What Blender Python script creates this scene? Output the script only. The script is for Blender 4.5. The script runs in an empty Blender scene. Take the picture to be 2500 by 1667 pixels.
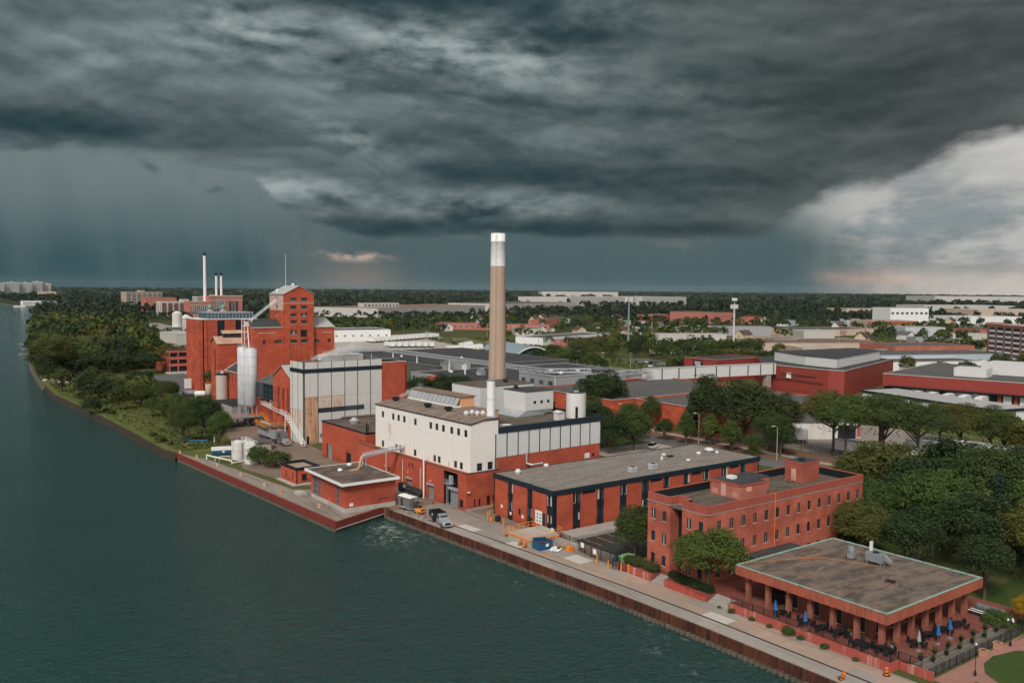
import bpy, math, random
import numpy as np
from mathutils import Matrix, Vector

# ------------------------------------------------------------------ camera
SC = bpy.context.scene
COL = SC.collection
R = math.radians
rnd = random.Random(7)
# world frame: +Y runs upstream along the quay, +X runs inland, z = 0 is the quay level (metres)
YAW, PITCH, ROLL = R(36.15), R(3.525), R(0.4985)
fwd = Vector((math.sin(YAW), math.cos(YAW), 0)); rgt = Vector((math.cos(YAW), -math.sin(YAW), 0)); upv = Vector((0, 0, 1))
Fv = fwd * math.cos(PITCH) - upv * math.sin(PITCH); Uv = fwd * math.sin(PITCH) + upv * math.cos(PITCH)
Rv = rgt * math.cos(ROLL) + Uv * math.sin(ROLL); Uv = Uv * math.cos(ROLL) - rgt * math.sin(ROLL)
cam = bpy.data.cameras.new('camera'); cam.sensor_width = 36; cam.sensor_fit = 'HORIZONTAL'
cam.lens = 2120 / 2500 * 36; cam.clip_start = .5; cam.clip_end = 40000
co = bpy.data.objects.new('camera', cam); COL.objects.link(co); SC.camera = co
co.matrix_world = Matrix(((Rv.x, Uv.x, -Fv.x, 0), (Rv.y, Uv.y, -Fv.y, 0), (Rv.z, Uv.z, -Fv.z, 44), (0, 0, 0, 1)))
SC.view_settings.view_transform = 'Standard'; SC.view_settings.look = 'None'
SC.view_settings.gamma = 1; SC.view_settings.use_curve_mapping = False
EXPO = 0.46
SC.view_settings.exposure = EXPO
SC.render.engine = 'CYCLES'
try:
    SC.cycles.use_denoising = True; SC.cycles.denoiser = 'OPENIMAGEDENOISE'
except Exception: pass
SC.cycles.max_bounces = 5; SC.cycles.diffuse_bounces = 2; SC.cycles.glossy_bounces = 2; SC.cycles.transmission_bounces = 3
SC.cycles.volume_bounces = 2; SC.cycles.use_adaptive_sampling = True; SC.cycles.adaptive_threshold = .03; SC.cycles.adaptive_min_samples = 12

def lin(r, g, b):
    return tuple(((c / 255) / 12.92 if c / 255 <= .04045 else ((c / 255 + .055) / 1.055) ** 2.4) for c in (r, g, b))

def sk(r, g, b): return tuple(v / 2 ** EXPO for v in lin(r, g, b))       # sky colour as exposed
# ------------------------------------------------------------------ node expressions
class X:
    """a socket with arithmetic; every operation adds a Math node"""
    nt = None
    def __init__(s, k): s.k = k
    @staticmethod
    def m(op, *a, clamp=False):
        n = X.nt.nodes.new('ShaderNodeMath'); n.operation = op; n.use_clamp = clamp
        for i, v in enumerate(a):
            if isinstance(v, X): X.nt.links.new(v.k, n.inputs[i])
            else: n.inputs[i].default_value = v
        return X(n.outputs[0])
    def __add__(s, o): return X.m('ADD', s, o)
    __radd__ = __add__
    def __sub__(s, o): return X.m('SUBTRACT', s, o)
    def __rsub__(s, o): return X.m('SUBTRACT', o, s)
    def __mul__(s, o): return X.m('MULTIPLY', s, o)
    __rmul__ = __mul__
    def __truediv__(s, o): return X.m('DIVIDE', s, o)
    def __rtruediv__(s, o): return X.m('DIVIDE', o, s)
    def clamp(s): return X.m('ADD', s, 0.0, clamp=True)
def smooth(a, b, v):
    n = X.nt.nodes.new('ShaderNodeMapRange'); n.interpolation_type = 'SMOOTHSTEP'
    X.nt.links.new(v.k, n.inputs[0]); n.inputs[1].default_value = a; n.inputs[2].default_value = b
    n.inputs[3].default_value = 0; n.inputs[4].default_value = 1
    return X(n.outputs[0])
def vec(x, y, z=0.0):
    n = X.nt.nodes.new('ShaderNodeCombineXYZ')
    for i, v in enumerate((x, y, z)):
        if isinstance(v, X): X.nt.links.new(v.k, n.inputs[i])
        else: n.inputs[i].default_value = v
    return n.outputs[0]
def noise(v, scale=1, detail=6, rough=.55, dist=0.0, lac=2.0):
    n = X.nt.nodes.new('ShaderNodeTexNoise'); X.nt.links.new(v, n.inputs['Vector'])
    n.inputs['Scale'].default_value = scale; n.inputs['Detail'].default_value = detail
    n.inputs['Roughness'].default_value = rough; n.inputs['Distortion'].default_value = dist; n.inputs['Lacunarity'].default_value = lac
    return X(n.outputs[0])
def noise2(u, v, seed=0.0, detail=4, rough=.55, dist=0.0):
    n = X.nt.nodes.new('ShaderNodeTexNoise'); n.noise_dimensions = '2D'; X.nt.links.new(vec(u + seed * 17.3, v + seed * 9.1), n.inputs['Vector'])
    n.inputs['Scale'].default_value = 1; n.inputs['Detail'].default_value = detail
    n.inputs['Roughness'].default_value = rough; n.inputs['Distortion'].default_value = dist
    return X(n.outputs[0])
def mixc(f, a, b):
    n = X.nt.nodes.new('ShaderNodeMix'); n.data_type = 'RGBA'
    for i, v in ((0, f), (6, a), (7, b)):
        if isinstance(v, X): X.nt.links.new(v.k, n.inputs[i])
        elif isinstance(v, bpy.types.NodeSocket): X.nt.links.new(v, n.inputs[i])
        elif isinstance(v, (int, float)): n.inputs[i].default_value = v
        else: n.inputs[i].default_value = (*v[:3], 1)
    return n.outputs[2]
def curve(v, pts, lo, hi, vmax):
    """piecewise smooth function of v given as (v, value) points"""
    n = X.nt.nodes.new('ShaderNodeFloatCurve'); c = n.mapping.curves[0]
    q = [((a - lo) / (hi - lo), b / vmax) for a, b in pts]
    c.points[0].location = q[0]; c.points[1].location = q[-1]
    for p in q[1:-1]: c.points.new(*p)
    n.mapping.update(); t = (v - lo) / (hi - lo)
    X.nt.links.new(t.clamp().k, n.inputs[1])
    return X(n.outputs[0]) * vmax

# ------------------------------------------------------------------ sky: a storm front ahead, brighter cloud behind the viewer
world = bpy.data.worlds.new('World'); SC.world = world; world.use_nodes = True
nt = world.node_tree; nt.nodes.clear(); X.nt = nt
tc = nt.nodes.new('ShaderNodeTexCoord'); sp = nt.nodes.new('ShaderNodeSeparateXYZ'); nt.links.new(tc.outputs['Generated'], sp.inputs[0])
dx, dy, dz = X(sp.outputs[0]), X(sp.outputs[1]), X(sp.outputs[2])
sf = dx * fwd.x + dy * fwd.y; sr = dx * rgt.x + dy * rgt.y
az = X.m('ARCTAN2', sr, sf) * (180 / math.pi)
el = X.m('ARCSINE', dz) * (180 / math.pi)
hz = X.m('MAXIMUM', dz, 0.0) + .10
pu, pv = sr / hz, sf / hz                                   # a cloud layer seen in perspective
w1 = noise2(az * .07 + 4.0, el * .15, 3.1, 3) - .5
w2 = noise2(az * .07, el * .15 + 2.0, 9.7, 3) - .5
mid = noise2(pu * .5 + w1 * 1.2, pv * .62 + w2 * 1.2, 4.4, 3, .5)
cu, cv = az * .065 + w1 * .4 + el * .02, el * .2 + w2 * .4
bil = X.m('ABSOLUTE', noise2(cu, cv, 15.2, 3, .5) * 2.0 - 1.0)
lump = noise2(cu * 1.6, cv * 1.5, 8.8, 5, .55); lump2 = noise2(cu * 1.6, cv * 1.5 + .15, 8.8, 5, .55)
relief = lump2 - lump                                       # lumps lighter above, darker below
band = noise2(az * .06 + w1 * .7 + el * .03, el * .28 + w2 * .9, 21.7, 4, .48)
wisp = noise2(az * .17 + w1 * .9, el * .42 + w2 * .9, 7.2, 6, .6)
puff = noise2(az * .34 + w2 * .6, el * .62 + w1 * .6, 12.4, 6, .6)
def blob(a, e, sa, se, k=1.0, tilt=0.0):
    u = (az - a) / sa; v = (el - e - (az - a) * tilt) / se
    return X.m('EXPONENT', (u * u + v * v) * -1.0) * k
# lower edge of the dark deck, degrees above the horizon
edge = curve(az, [(-60, 6.8), (-30, 7.5), (-25, 8.0), (-19.4, 7.3), (-16.5, 6.4), (-14.5, 5.0), (-12, 3.9), (-9.4, 3.1), (0, 3.3), (8, 3.0), (13, 3.0), (15.5, 3.3), (17.5, 4.3), (19.8, 5.8), (23.8, 7.0), (27, 8.1), (30.5, 8.9), (60, 13)], -60, 60, 20)
deck = smooth(-.30, .42, (el - edge + (wisp - .5) * 2.0 + (puff - .5) * 1.4) / (1.0 + smooth(8, 20, az) * .9))
lights = (blob(-16.5, 15.4, 4.6, 1.6, 1.0, -.06) + blob(-3.2, 14.7, 7.5, 1.7, 1.25, -.13) + blob(-10.2, 9.3, 3.2, 1.1, .62, -.3) + blob(-13.2, 6.0, 4.8, .9, .85, -.06)
          + blob(-1.2, 5.3, 6.4, .9, .9) + blob(2, 9.6, 4.5, .8, .22) + blob(5.5, 17.2, 3.2, 1.3, .42) + blob(12, 12.2, 5, .9, .2, -.12) + blob(-24, 13.2, 8, 1.6, .28) + blob(-8, 12.2, 8, 1.0, .22, -.1))
darks = (blob(-27, 9.1, 11, 1.0, .42) + blob(-17, 11, 6, .9, .12) + blob(0, 12.2, 6, .8, .18, -.1) + blob(-3, 7.3, 7.5, .9, .26) + blob(10, 6.6, 7, 1.8, .16) + blob(21, 11.2, 8, 2.6, .26) + blob(16, 8.6, 5, 1.6, .12)
         + blob(-6, 18.0, 8, .9, .30) + blob(3, 16.2, 4, 1.0, .30) + blob(3, 3.9, 12, .6, .40) + blob(-9, 4.0, 4, .7, .16))
tex = (band - .5) * .8 + (mid - .5) * .7 + (puff - .5) * .4 + (bil - .3) * .25 + relief * 1.7
t = smooth(-.36, 1.3, .16 + tex * .5 + lights * (.48 + (band - .5) * 1.0 + (puff - .5) * 1.3 + (bil - .3) * .4 + relief * 1.8) - darks * .95)
side = smooth(-4, 32, az)
dark_c = mixc(side, sk(38, 61, 66), sk(53, 61, 61))
light_c = mixc(side, sk(164, 176, 176), sk(146, 153, 149))
deck_c = mixc(t, dark_c, light_c)
# under the deck: falling rain on the left and ahead, a bright gap low on the right
streak = noise2(az * .5 + el * .05, el * .03, .6, 3, .55)
rain_l = mixc((smooth(.2, 7.5, el) + (streak - .5) * .45 + (wisp - .5) * .25).clamp(), sk(56, 83, 88), sk(112, 126, 127))
rain_m = mixc((smooth(0, 3.6, el) + (streak - .5) * .5).clamp(), sk(74, 96, 99), sk(80, 98, 100))
rain = mixc((smooth(-15, -6, az) + (streak - .5) * .6).clamp(), rain_l, rain_m)
shaft = (smooth(-18, -13.8, az + (streak - .5) * 3) - smooth(-13.2, -9, az + (streak - .5) * 3)).clamp()
rain = mixc(shaft * smooth(4.4, 2.4, el) * .26, rain, sk(128, 128, 124))
rain = mixc(blob(-11.2, 2.6, 3.0, .42, .75, -.12).clamp() * smooth(.4, .56, wisp), rain, sk(50, 74, 80))
rain = mixc(blob(-9.9, .55, 2.6, 1.0, .62).clamp(), rain, sk(140, 126, 118))
rain = mixc((blob(-10.3, 1.95, 1.9, .30, 1.3, -.03) * smooth(.36, .6, puff)).clamp() * .8, rain, sk(198, 174, 158))
rain = mixc((blob(-19.2, 5.9, .8, .22, 1.2, .02) + blob(-22.4, 7.0, .5, .25, 1.0, -.5)).clamp() * smooth(.35, .55, puff) * .7, rain, sk(62, 86, 92))
gapn = noise2(az * .14 + w1 * .9 - el * .05, el * .46 + w2 * .9, 5.5, 6, .56)
gap_c = mixc(smooth(.34, .62, gapn * .7 + puff * .3), sk(122, 132, 135), sk(184, 183, 180))
gap_c = mixc(smooth(22, 30, az) * smooth(4.6, 7.5, el) * .7, gap_c, sk(208, 205, 201))
gap_c = mixc(smooth(22.5, 17.5, az) * .8, gap_c, sk(138, 146, 146)); gap_c = mixc(blob(24, 4.2, 9, .7, .95, .04).clamp() * smooth(.62, .42, gapn), gap_c, sk(132, 145, 149))
gap_c = mixc(smooth(2.4, .2, el) * .7, gap_c, sk(204, 191, 181))
gap_c = mixc(blob(20.5, .75, 3.4, .5, .8).clamp() * smooth(.36, .58, wisp + .05), gap_c, sk(226, 186, 168))
gap_m = smooth(15.5, 25.5, az + (wisp - .5) * 6 + (streak - .5) * 3 + smooth(3.2, 5.4, el) * 5.5 - smooth(3.6, 1.2, el) * 1.5)
under = mixc(gap_m, rain, gap_c)
front = mixc(deck, under, deck_c)
# behind and above the viewer the overcast thins and brightens smoothly; a clear sky shows faintly through it
nish = nt.nodes.new('ShaderNodeTexSky'); nish.sky_type = 'NISHITA'; nish.sun_disc = False
SUN_EL, SUN_AZ = R(42), YAW + R(196)          # sun direction, azimuth clockwise from +Y: behind the viewer, a little to the left
nish.sun_elevation = SUN_EL; nish.sun_rotation = SUN_AZ
sc_n = nt.nodes.new('ShaderNodeVectorMath'); sc_n.operation = 'SCALE'; sc_n.inputs['Scale'].default_value = .07
nt.links.new(nish.outputs[0], sc_n.inputs[0])
bright = mixc(.62, sc_n.outputs[0], (.66, .65, .63))
bright = mixc(smooth(.3, .7, mid), mixc(.35, bright, (.3, .31, .32)), bright)
back = (smooth(.35, -.55, sf) + smooth(.55, .95, dz) * .55).clamp()
sky = mixc(back, front, bright)
bg = nt.nodes.new('ShaderNodeBackground'); nt.links.new(sky, bg.inputs[0]); bg.inputs[1].default_value = 1.0
wo = nt.nodes.new('ShaderNodeOutputWorld'); nt.links.new(bg.outputs[0], wo.inputs[0])
world.cycles.sampling_method = 'MANUAL'; world.cycles.sample_map_resolution = 512

sun = bpy.data.lights.new('sun', 'SUN'); sun.energy = 1.9; sun.angle = R(15); sun.color = (1, .94, .86)
so = bpy.data.objects.new('sun', sun); COL.objects.link(so)
sd = Vector((math.sin(SUN_AZ) * math.cos(SUN_EL), math.cos(SUN_AZ) * math.cos(SUN_EL), math.sin(SUN_EL)))
so.rotation_euler = sd.to_track_quat('Z', 'Y').to_euler(); so.location = (-50, -50, 150)

# ------------------------------------------------------------------ materials
def new_mat(name):
    m = bpy.data.materials.new(name); m.use_nodes = True; X.nt = m.node_tree
    b = m.node_tree.nodes['Principled BSDF']
    return m, b
def pos():
    g = X.nt.nodes.new('ShaderNodeNewGeometry'); s = X.nt.nodes.new('ShaderNodeSeparateXYZ')
    X.nt.links.new(g.outputs['Position'], s.inputs[0])
    return g.outputs['Position'], X(s.outputs[0]), X(s.outputs[1]), X(s.outputs[2])
def setin(b, k, v):
    if isinstance(v, X): X.nt.links.new(v.k, b.inputs[k])
    elif isinstance(v, bpy.types.NodeSocket): X.nt.links.new(v, b.inputs[k])
    else: b.inputs[k].default_value = (*v, 1) if isinstance(v, tuple) and len(v) == 3 else v
def bump(b, h, strength=.3, dist=.1):
    n = X.nt.nodes.new('ShaderNodeBump'); n.inputs['Strength'].default_value = strength; n.inputs['Distance'].default_value = dist
    X.nt.links.new(h.k, n.inputs['Height']); X.nt.links.new(n.outputs[0], b.inputs['Normal'])
def MT(name, c, rough=.8, var=.18, scale=.6, spec=.3, metal=0, dirt=None, dirt_amt=.0, streak=0, bmp=0, fine=.12):
    """paint, stone or metal: a base colour with cloudy variation, optional vertical streaks and dirt"""
    m, b = new_mat(name); P, x, y, z = pos()
    n1 = noise(P, scale, 5, .6); n2 = noise(P, scale * 9, 3, .6)
    f = (.5 + (n1 - .5) * 1.6 + (n2 - .5) * fine * 4).clamp()
    d = tuple(v * (1 - var) for v in c); l = tuple(min(1, v * (1 + var)) for v in c)
    col = mixc(f, d, l)
    if streak:
        s = noise(vec(x * 1.1, y * 1.1, z * .09), 1.0, 5, .65)
        col = mixc(smooth(.52, .74, s) * streak, col, dirt or tuple(v * .5 for v in c))
    if dirt_amt:
        dn = noise(P, scale * .35, 6, .65)
        col = mixc(smooth(.5, .72, dn) * dirt_amt, col, dirt or tuple(v * .4 for v in c))
    setin(b, 'Base Color', col); b.inputs['Roughness'].default_value = rough; b.inputs['Metallic'].default_value = metal
    b.inputs['Specular IOR Level'].default_value = spec
    if bmp: bump(b, n2, bmp, .05)
    return m
def BRICK(name, c, c2, cloud=.35):
    """brickwork from afar: fine horizontal coursing with patchy tone"""
    m, b = new_mat(name); P, x, y, z = pos()
    h = x + y
    course = noise(vec(h * 1.3, 0.0, z * 9), 1.0, 3, .7)
    patch = noise(vec(h * .35, y * .02, z * .5), 1.0, 5, .6)
    f = (.5 + (course - .5) * 2.4 + (patch - .5) * cloud * 4).clamp()
    col = mixc(f, c, c2)
    run = noise(vec(h * 1.6, 0.0, z * .12), 1.0, 4, .6)
    col = mixc(smooth(.6, .8, run) * .35, col, tuple(v * .55 for v in c))
    big = noise(vec(h * .09, y * .05, z * .16), 1.0, 4, .6); col = mixc(smooth(.46, .7, big) * .5, col, tuple(v * .62 + .012 for v in c))
    grime = smooth(1.6, .0, z + (patch - .5) * 2.5); col = mixc(grime * .4, col, tuple(v * .5 + .01 for v in c))
    setin(b, 'Base Color', col); b.inputs['Roughness'].default_value = .9; b.inputs['Specular IOR Level'].default_value = .2
    bump(b, course, .25, .03)
    return m
def ROOF(name, c, c2, c3, scale=.35, grain=6):
    """gravel or felt roofing with ponding stains"""
    m, b = new_mat(name); P, x, y, z = pos()
    n1 = noise(P, scale, 7, .68, .6); n2 = noise(P, grain, 2, .7)
    st = noise(vec(x * .25, y * .9, 0.0), .55, 6, .65, .5)
    col = mixc((.5 + (n2 - .5) * 2.2 + (n1 - .5) * .8).clamp(), c, c2)
    col = mixc(smooth(.40, .62, st * .6 + n1 * .4) * .8, col, c3)
    setin(b, 'Base Color', col); b.inputs['Roughness'].default_value = .92; b.inputs['Specular IOR Level'].default_value = .15
    bump(b, n2, .3, .03)
    return m
def GLASS(name, c=(.012, .018, .022), rough=.12, var=.6):
    m, b = new_mat(name)
    oi = X.nt.nodes.new('ShaderNodeObjectInfo'); r = X(oi.outputs['Random'])
    col = mixc(r, c, tuple(v * (1 + var * 3) for v in c))
    setin(b, 'Base Color', col); b.inputs['Roughness'].default_value = rough; b.inputs['Specular IOR Level'].default_value = .45
    return m
def CORR(name, c, pitch=.3, dirt=None, amt=.0, rough=.55, rust=0.0):
    """ribbed sheet: vertical ribs with faint runs of dirt or rust"""
    m, b = new_mat(name); P, x, y, z = pos()
    w = X.m('SINE', (x + y) * (2 * math.pi / pitch))
    n1 = noise(P, .5, 5, .6)
    col = mixc((.5 + w * .16 + (n1 - .5) * .9).clamp(), tuple(v * .87 for v in c), tuple(min(1, v * 1.06) for v in c))
    run = noise(vec((x + y) * 1.5, 0.0, z * .1), 1.0, 5, .65)
    if amt: col = mixc(smooth(.52, .78, run) * amt, col, dirt or (.25, .16, .1))
    if rust: col = mixc(smooth(.44, .58, noise(vec((x + y) * 2.6, 0.0, z * .16), 1.0, 4, .6) * .7 + n1 * .3) * rust, col, (.47, .14, .035))
    setin(b, 'Base Color', col); b.inputs['Roughness'].default_value = rough; b.inputs['Specular IOR Level'].default_value = .3
    bump(b, w, .25, .03)
    return m
def LEAF(name, c, c2, warm=.25):
    m, b = new_mat(name)
    g = X.nt.nodes.new('ShaderNodeNewGeometry'); isl = X(g.outputs['Random Per Island'])
    oi = X.nt.nodes.new('ShaderNodeObjectInfo'); r = X(oi.outputs['Random'])
    n1 = noise(g.outputs['Position'], .22, 3, .6)
    col = mixc((isl * .55 + n1 * .75 - .12).clamp(), c, c2)
    col = mixc(smooth(.55, 1, r) * warm * 1.6, col, (c2[0] * 1.7, c2[1] * 1.05, c2[2] * .7)); col = mixc(smooth(.45, 0, r) * warm * 1.8, col, (c[0] * 1.6, c[1] * 1.7, c[2] * 1.5))
    setin(b, 'Base Color', col); b.inputs['Roughness'].default_value = .75; b.inputs['Specular IOR Level'].default_value = .25
    tr = X.nt.nodes.new('ShaderNodeBsdfTranslucent'); X.nt.links.new(col, tr.inputs[0])
    mx = X.nt.nodes.new('ShaderNodeMixShader'); mx.inputs[0].default_value = .18
    out = X.nt.nodes['Material Output']
    X.nt.links.new(b.outputs[0], mx.inputs[1]); X.nt.links.new(tr.outputs[0], mx.inputs[2]); X.nt.links.new(mx.outputs[0], out.inputs[0])
    return m
RED = (.345, .064, .035); RED2 = (.53, .118, .064)
m_red = BRICK('painted_red_brick', RED, RED2)
m_red2 = BRICK('red_brick_upstream', (.36, .065, .034), (.56, .122, .064), .6)
m_orange = BRICK('orange_red_brick', (.33, .080, .050), (.56, .165, .105), .6)
m_pavbrick = BRICK('brown_brick', (.23, .08, .052), (.36, .135, .088), .3)
m_redmetal = MT('red_metal_cladding', (.38, .095, .064), .5, .14, .4, dirt=(.25, .05, .03), streak=.3)
m_redsheet = CORR('red_ribbed_sheet', (.29, .05, .038), .5, (.17, .035, .028), .25)
m_rustfascia = MT('weathered_red_fascia', (.36, .10, .060), .6, .22, .5, dirt=(.12, .06, .04), streak=.55, dirt_amt=.25)
m_pinkwall = MT('peeling_pink_paint', (.38, .085, .065), .85, .2, .5, dirt=(.55, .40, .33), streak=.9)
m_white = MT('off_white_render', (.80, .75, .69), .75, .035, .3, dirt=(.55, .42, .33), streak=.22)
m_panel = CORR('pale_ribbed_panel', (.66, .645, .625), .36, (.35, .33, .31), .28)
m_siding = CORR('pale_silo_siding', (.66, .635, .60), .42, (.42, .30, .22), .3)
m_rusty = CORR('rust_stained_siding', (.62, .45, .31), .42, (.46, .13, .035), .95, rust=.95)
m_rusty2 = CORR('lightly_rusted_siding', (.66, .60, .54), .42, (.46, .14, .045), .8, rust=.5)
m_grey = CORR('grey_ribbed_siding', (.33, .335, .34), .4, (.2, .2, .2), .25)
m_black = MT('near_black_trim', (.012, .018, .022), .5, .2)
m_navy = MT('dark_blue_black_trim', (.014, .026, .036), .5, .2)
m_steelgrey = MT('grey_painted_steel', (.22, .24, .25), .5, .15)
m_galv = MT('galvanised_steel', (.48, .50, .51), .4, .18, metal=.35)
m_silver = MT('brushed_silver_steel', (.56, .57, .58), .5, .1, .8, metal=.05, streak=.3, dirt=(.3, .32, .34))
m_whitepaint = MT('white_paint', (.78, .77, .74), .5, .06)
m_dirtywhite = MT('dirty_white_paint', (.62, .60, .56), .6, .12, dirt=(.35, .2, .12), streak=.5)
m_conc = MT('concrete', (.36, .32, .285), .9, .16, .5, dirt=(.16, .14, .12), dirt_amt=.5, bmp=.2)
m_conc2 = MT('pale_concrete', (.44, .40, .36), .9, .14, .5, dirt=(.2, .18, .15), dirt_amt=.4)
m_yellow = MT('safety_yellow_paint', (.72, .27, .03), .5, .15)
m_orangep = MT('orange_paint', (.78, .20, .02), .5, .12)
m_blue = MT('blue_paint', (.015, .085, .17), .5, .2)
m_bluesteel = MT('blue_grey_steel', (.045, .085, .11), .5, .2)
m_chimney = MT('tan_chimney_concrete', (.45, .33, .25), .9, .09, .12, dirt=(.30, .21, .155), streak=.5)
m_chimwhite = MT('white_chimney_band', (.80, .79, .77), .8, .04, .2, dirt=(.5, .46, .42), streak=.3)
m_glass = GLASS('dark_window_glass'); m_glass2 = GLASS('blueish_window_glass', (.03, .045, .055), .1)
m_blind = MT('pale_blind', (.52, .52, .49), .8, .1)
m_frame = MT('dark_window_frame', (.045, .045, .045), .6, .2)
m_frame_l = MT('pale_window_frame', (.50, .46, .41), .6, .1)
m_gravel = ROOF('gravel_roof', (.15, .13, .115), (.37, .325, .285), (.17, .145, .125), .3, 2.2)
m_gravel_d = ROOF('dark_gravel_roof', (.09, .074, .06), (.23, .185, .15), (.07, .057, .047), .4, 2.4)
m_pavroof = ROOF('stained_felt_roof', (.18, .13, .10), (.25, .19, .15), (.045, .043, .042), .5, 3)
m_pumproof = ROOF('weathered_felt_roof', (.15, .11, .085), (.22, .165, .13), (.045, .04, .036), .4, 3)
m_tar = ROOF('dark_grey_membrane', (.060, .060, .062), (.085, .085, .086), (.045, .045, .047), .12, 1)
m_tar2 = ROOF('mid_grey_membrane', (.11, .105, .10), (.15, .145, .14), (.08, .078, .075), .12, 1)
m_metalroof = CORR('pale_metal_roof', (.44, .43, .41), .6, (.3, .28, .25), .35)
m_rustroof = CORR('patchy_rusted_roof', (.52, .42, .33), .9, (.45, .13, .04), .9, rust=.7)
m_darkroof = CORR('dark_metal_roof', (.05, .055, .055), .8, (.3, .3, .28), .5)
m_bark = MT('bark', (.10, .075, .055), .95, .3, 2)
m_peach = MT('peach_render', (.72, .37, .20), .8, .1)
m_tire = MT('black_rubber', (.015, .015, .015), .9, .2)
m_chrome = MT('chrome', (.6, .6, .62), .2, .1, metal=.8)
m_carwhite = MT('white_car_paint', (.75, .75, .74), .25, .03, spec=.5)
m_carsilver = MT('silver_car_paint', (.36, .37, .38), .3, .05, spec=.5, metal=.3)
m_carblack = MT('black_car_paint', (.012, .013, .015), .25, .1, spec=.5)
m_carblue = MT('blue_car_paint', (.03, .10, .20), .3, .1, spec=.5)
m_cargrey = MT('grey_car_paint', (.10, .105, .11), .3, .1, spec=.5)
m_carred = MT('red_car_paint', (.35, .02, .02), .3, .1, spec=.5)
m_leaf = [LEAF('leaf_mid_green', (.018, .034, .011), (.108, .140, .038)), LEAF('leaf_dark_green', (.010, .024, .010), (.060, .092, .030), .14),
          LEAF('leaf_olive', (.026, .040, .011), (.118, .140, .036)), LEAF('leaf_fresh_green', (.020, .044, .011), (.116, .172, .040), .2),
          LEAF('leaf_spruce', (.012, .028, .018), (.038, .072, .046), .1), LEAF('leaf_yellow', (.22, .13, .008), (.50, .30, .02), .1), LEAF('leaf_far', (.018, .032, .020), (.042, .058, .032), .0), LEAF('leaf_grass', (.052, .075, .018), (.135, .165, .045), .0)]

# ------------------------------------------------------------------ mesh building
class MB:
    def __init__(s): s.v = []; s.f = []; s.sm = False
    def quad(s, *p):
        n = len(s.v); s.v += [tuple(q) for q in p]; s.f.append(tuple(range(n, n + len(p)))); return s
    def box(s, x0, x1, y0, y1, z0, z1):
        n = len(s.v)
        s.v += [(x0, y0, z0), (x1, y0, z0), (x1, y1, z0), (x0, y1, z0), (x0, y0, z1), (x1, y0, z1), (x1, y1, z1), (x0, y1, z1)]
        s.f += [tuple(n + i for i in q) for q in ((3, 2, 1, 0), (4, 5, 6, 7), (0, 1, 5, 4), (1, 2, 6, 5), (2, 3, 7, 6), (3, 0, 4, 7))]
        return s
    def prism(s, poly, z0, z1):
        """upright prism over a counter-clockwise polygon"""
        n = len(s.v); k = len(poly)
        s.v += [(x, y, z0) for x, y in poly] + [(x, y, z1) for x, y in poly]
        s.f.append(tuple(n + i for i in reversed(range(k)))); s.f.append(tuple(n + k + i for i in range(k)))
        for i in range(k):
            j = (i + 1) % k; s.f.append((n + i, n + j, n + k + j, n + k + i))
        return s
    def extr(s, prof, a, b):
        """profile of 3D points a swept straight to the same profile shifted by vector b"""
        n = len(s.v); k = len(prof)
        s.v += [tuple(p) for p in prof] + [tuple(p[i] + b[i] for i in range(3)) for p in prof]
        s.f.append(tuple(n + i for i in reversed(range(k)))); s.f.append(tuple(n + k + i for i in range(k)))
        for i in range(k):
            j = (i + 1) % k; s.f.append((n + i, n + j, n + k + j, n + k + i))
        return s
    def lathe(s, cx, cy, prof, k=16, cap=True):
        """(radius, z) rings around a vertical axis"""
        n = len(s.v)
        for r, z in prof:
            for i in range(k):
                a = 2 * math.pi * i / k; s.v.append((cx + r * math.cos(a), cy + r * math.sin(a), z))
        for j in range(len(prof) - 1):
            for i in range(k):
                q = (i + 1) % k; s.f.append((n + j * k + i, n + j * k + q, n + (j + 1) * k + q, n + (j + 1) * k + i))
        if cap:
            s.f.append(tuple(n + i for i in reversed(range(k)))); s.f.append(tuple(n + (len(prof) - 1) * k + i for i in range(k)))
        return s
    def tube(s, pts, r, k=6, r1=None):
        """tube along points, tapering from r to r1"""
        pts = [Vector(p) for p in pts]; n = len(s.v); m = len(pts)
        r1 = r if r1 is None else r1
        for i, p in enumerate(pts):
            d = (pts[min(i + 1, m - 1)] - pts[max(i - 1, 0)]).normalized()
            a = d.cross(Vector((0, 0, 1)) if abs(d.z) < .95 else Vector((1, 0, 0))).normalized(); b = d.cross(a)
            rr = r + (r1 - r) * i / max(1, m - 1)
            for j in range(k):
                t = 2 * math.pi * j / k; s.v.append(tuple(p + (a * math.cos(t) + b * math.sin(t)) * rr))
        for i in range(m - 1):
            for j in range(k):
                q = (j + 1) % k; s.f.append((n + i * k + j, n + i * k + q, n + (i + 1) * k + q, n + (i + 1) * k + j))
        s.f.append(tuple(n + j for j in reversed(range(k)))); s.f.append(tuple(n + (m - 1) * k + j for j in range(k)))
        return s
    def bar(s, a, b, w=.06): return s.tube([a, b], w / 2 * 1.25, 4)
    def mesh(s, name, mat):
        me = bpy.data.meshes.new(name); me.from_pydata(s.v, [], s.f); me.materials.append(mat)
        if s.sm: me.shade_smooth()
        me.update(); return me
def obj(name, me, parent=None, loc=(0, 0, 0), rz=0.0):
    o = bpy.data.objects.new(name, me); COL.objects.link(o); o.location = loc; o.rotation_euler = (0, 0, rz)
    if parent: o.parent = parent
    return o
def part(name, mb, mat, parent, label=None):
    o = obj(name, mb.mesh(name, mat), parent)
    if label: o['label'] = label
    return o
def tag(o, label, cat, group=None):
    o['label'] = label; o['category'] = cat
    if group: o['group'] = group
    return o
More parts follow.
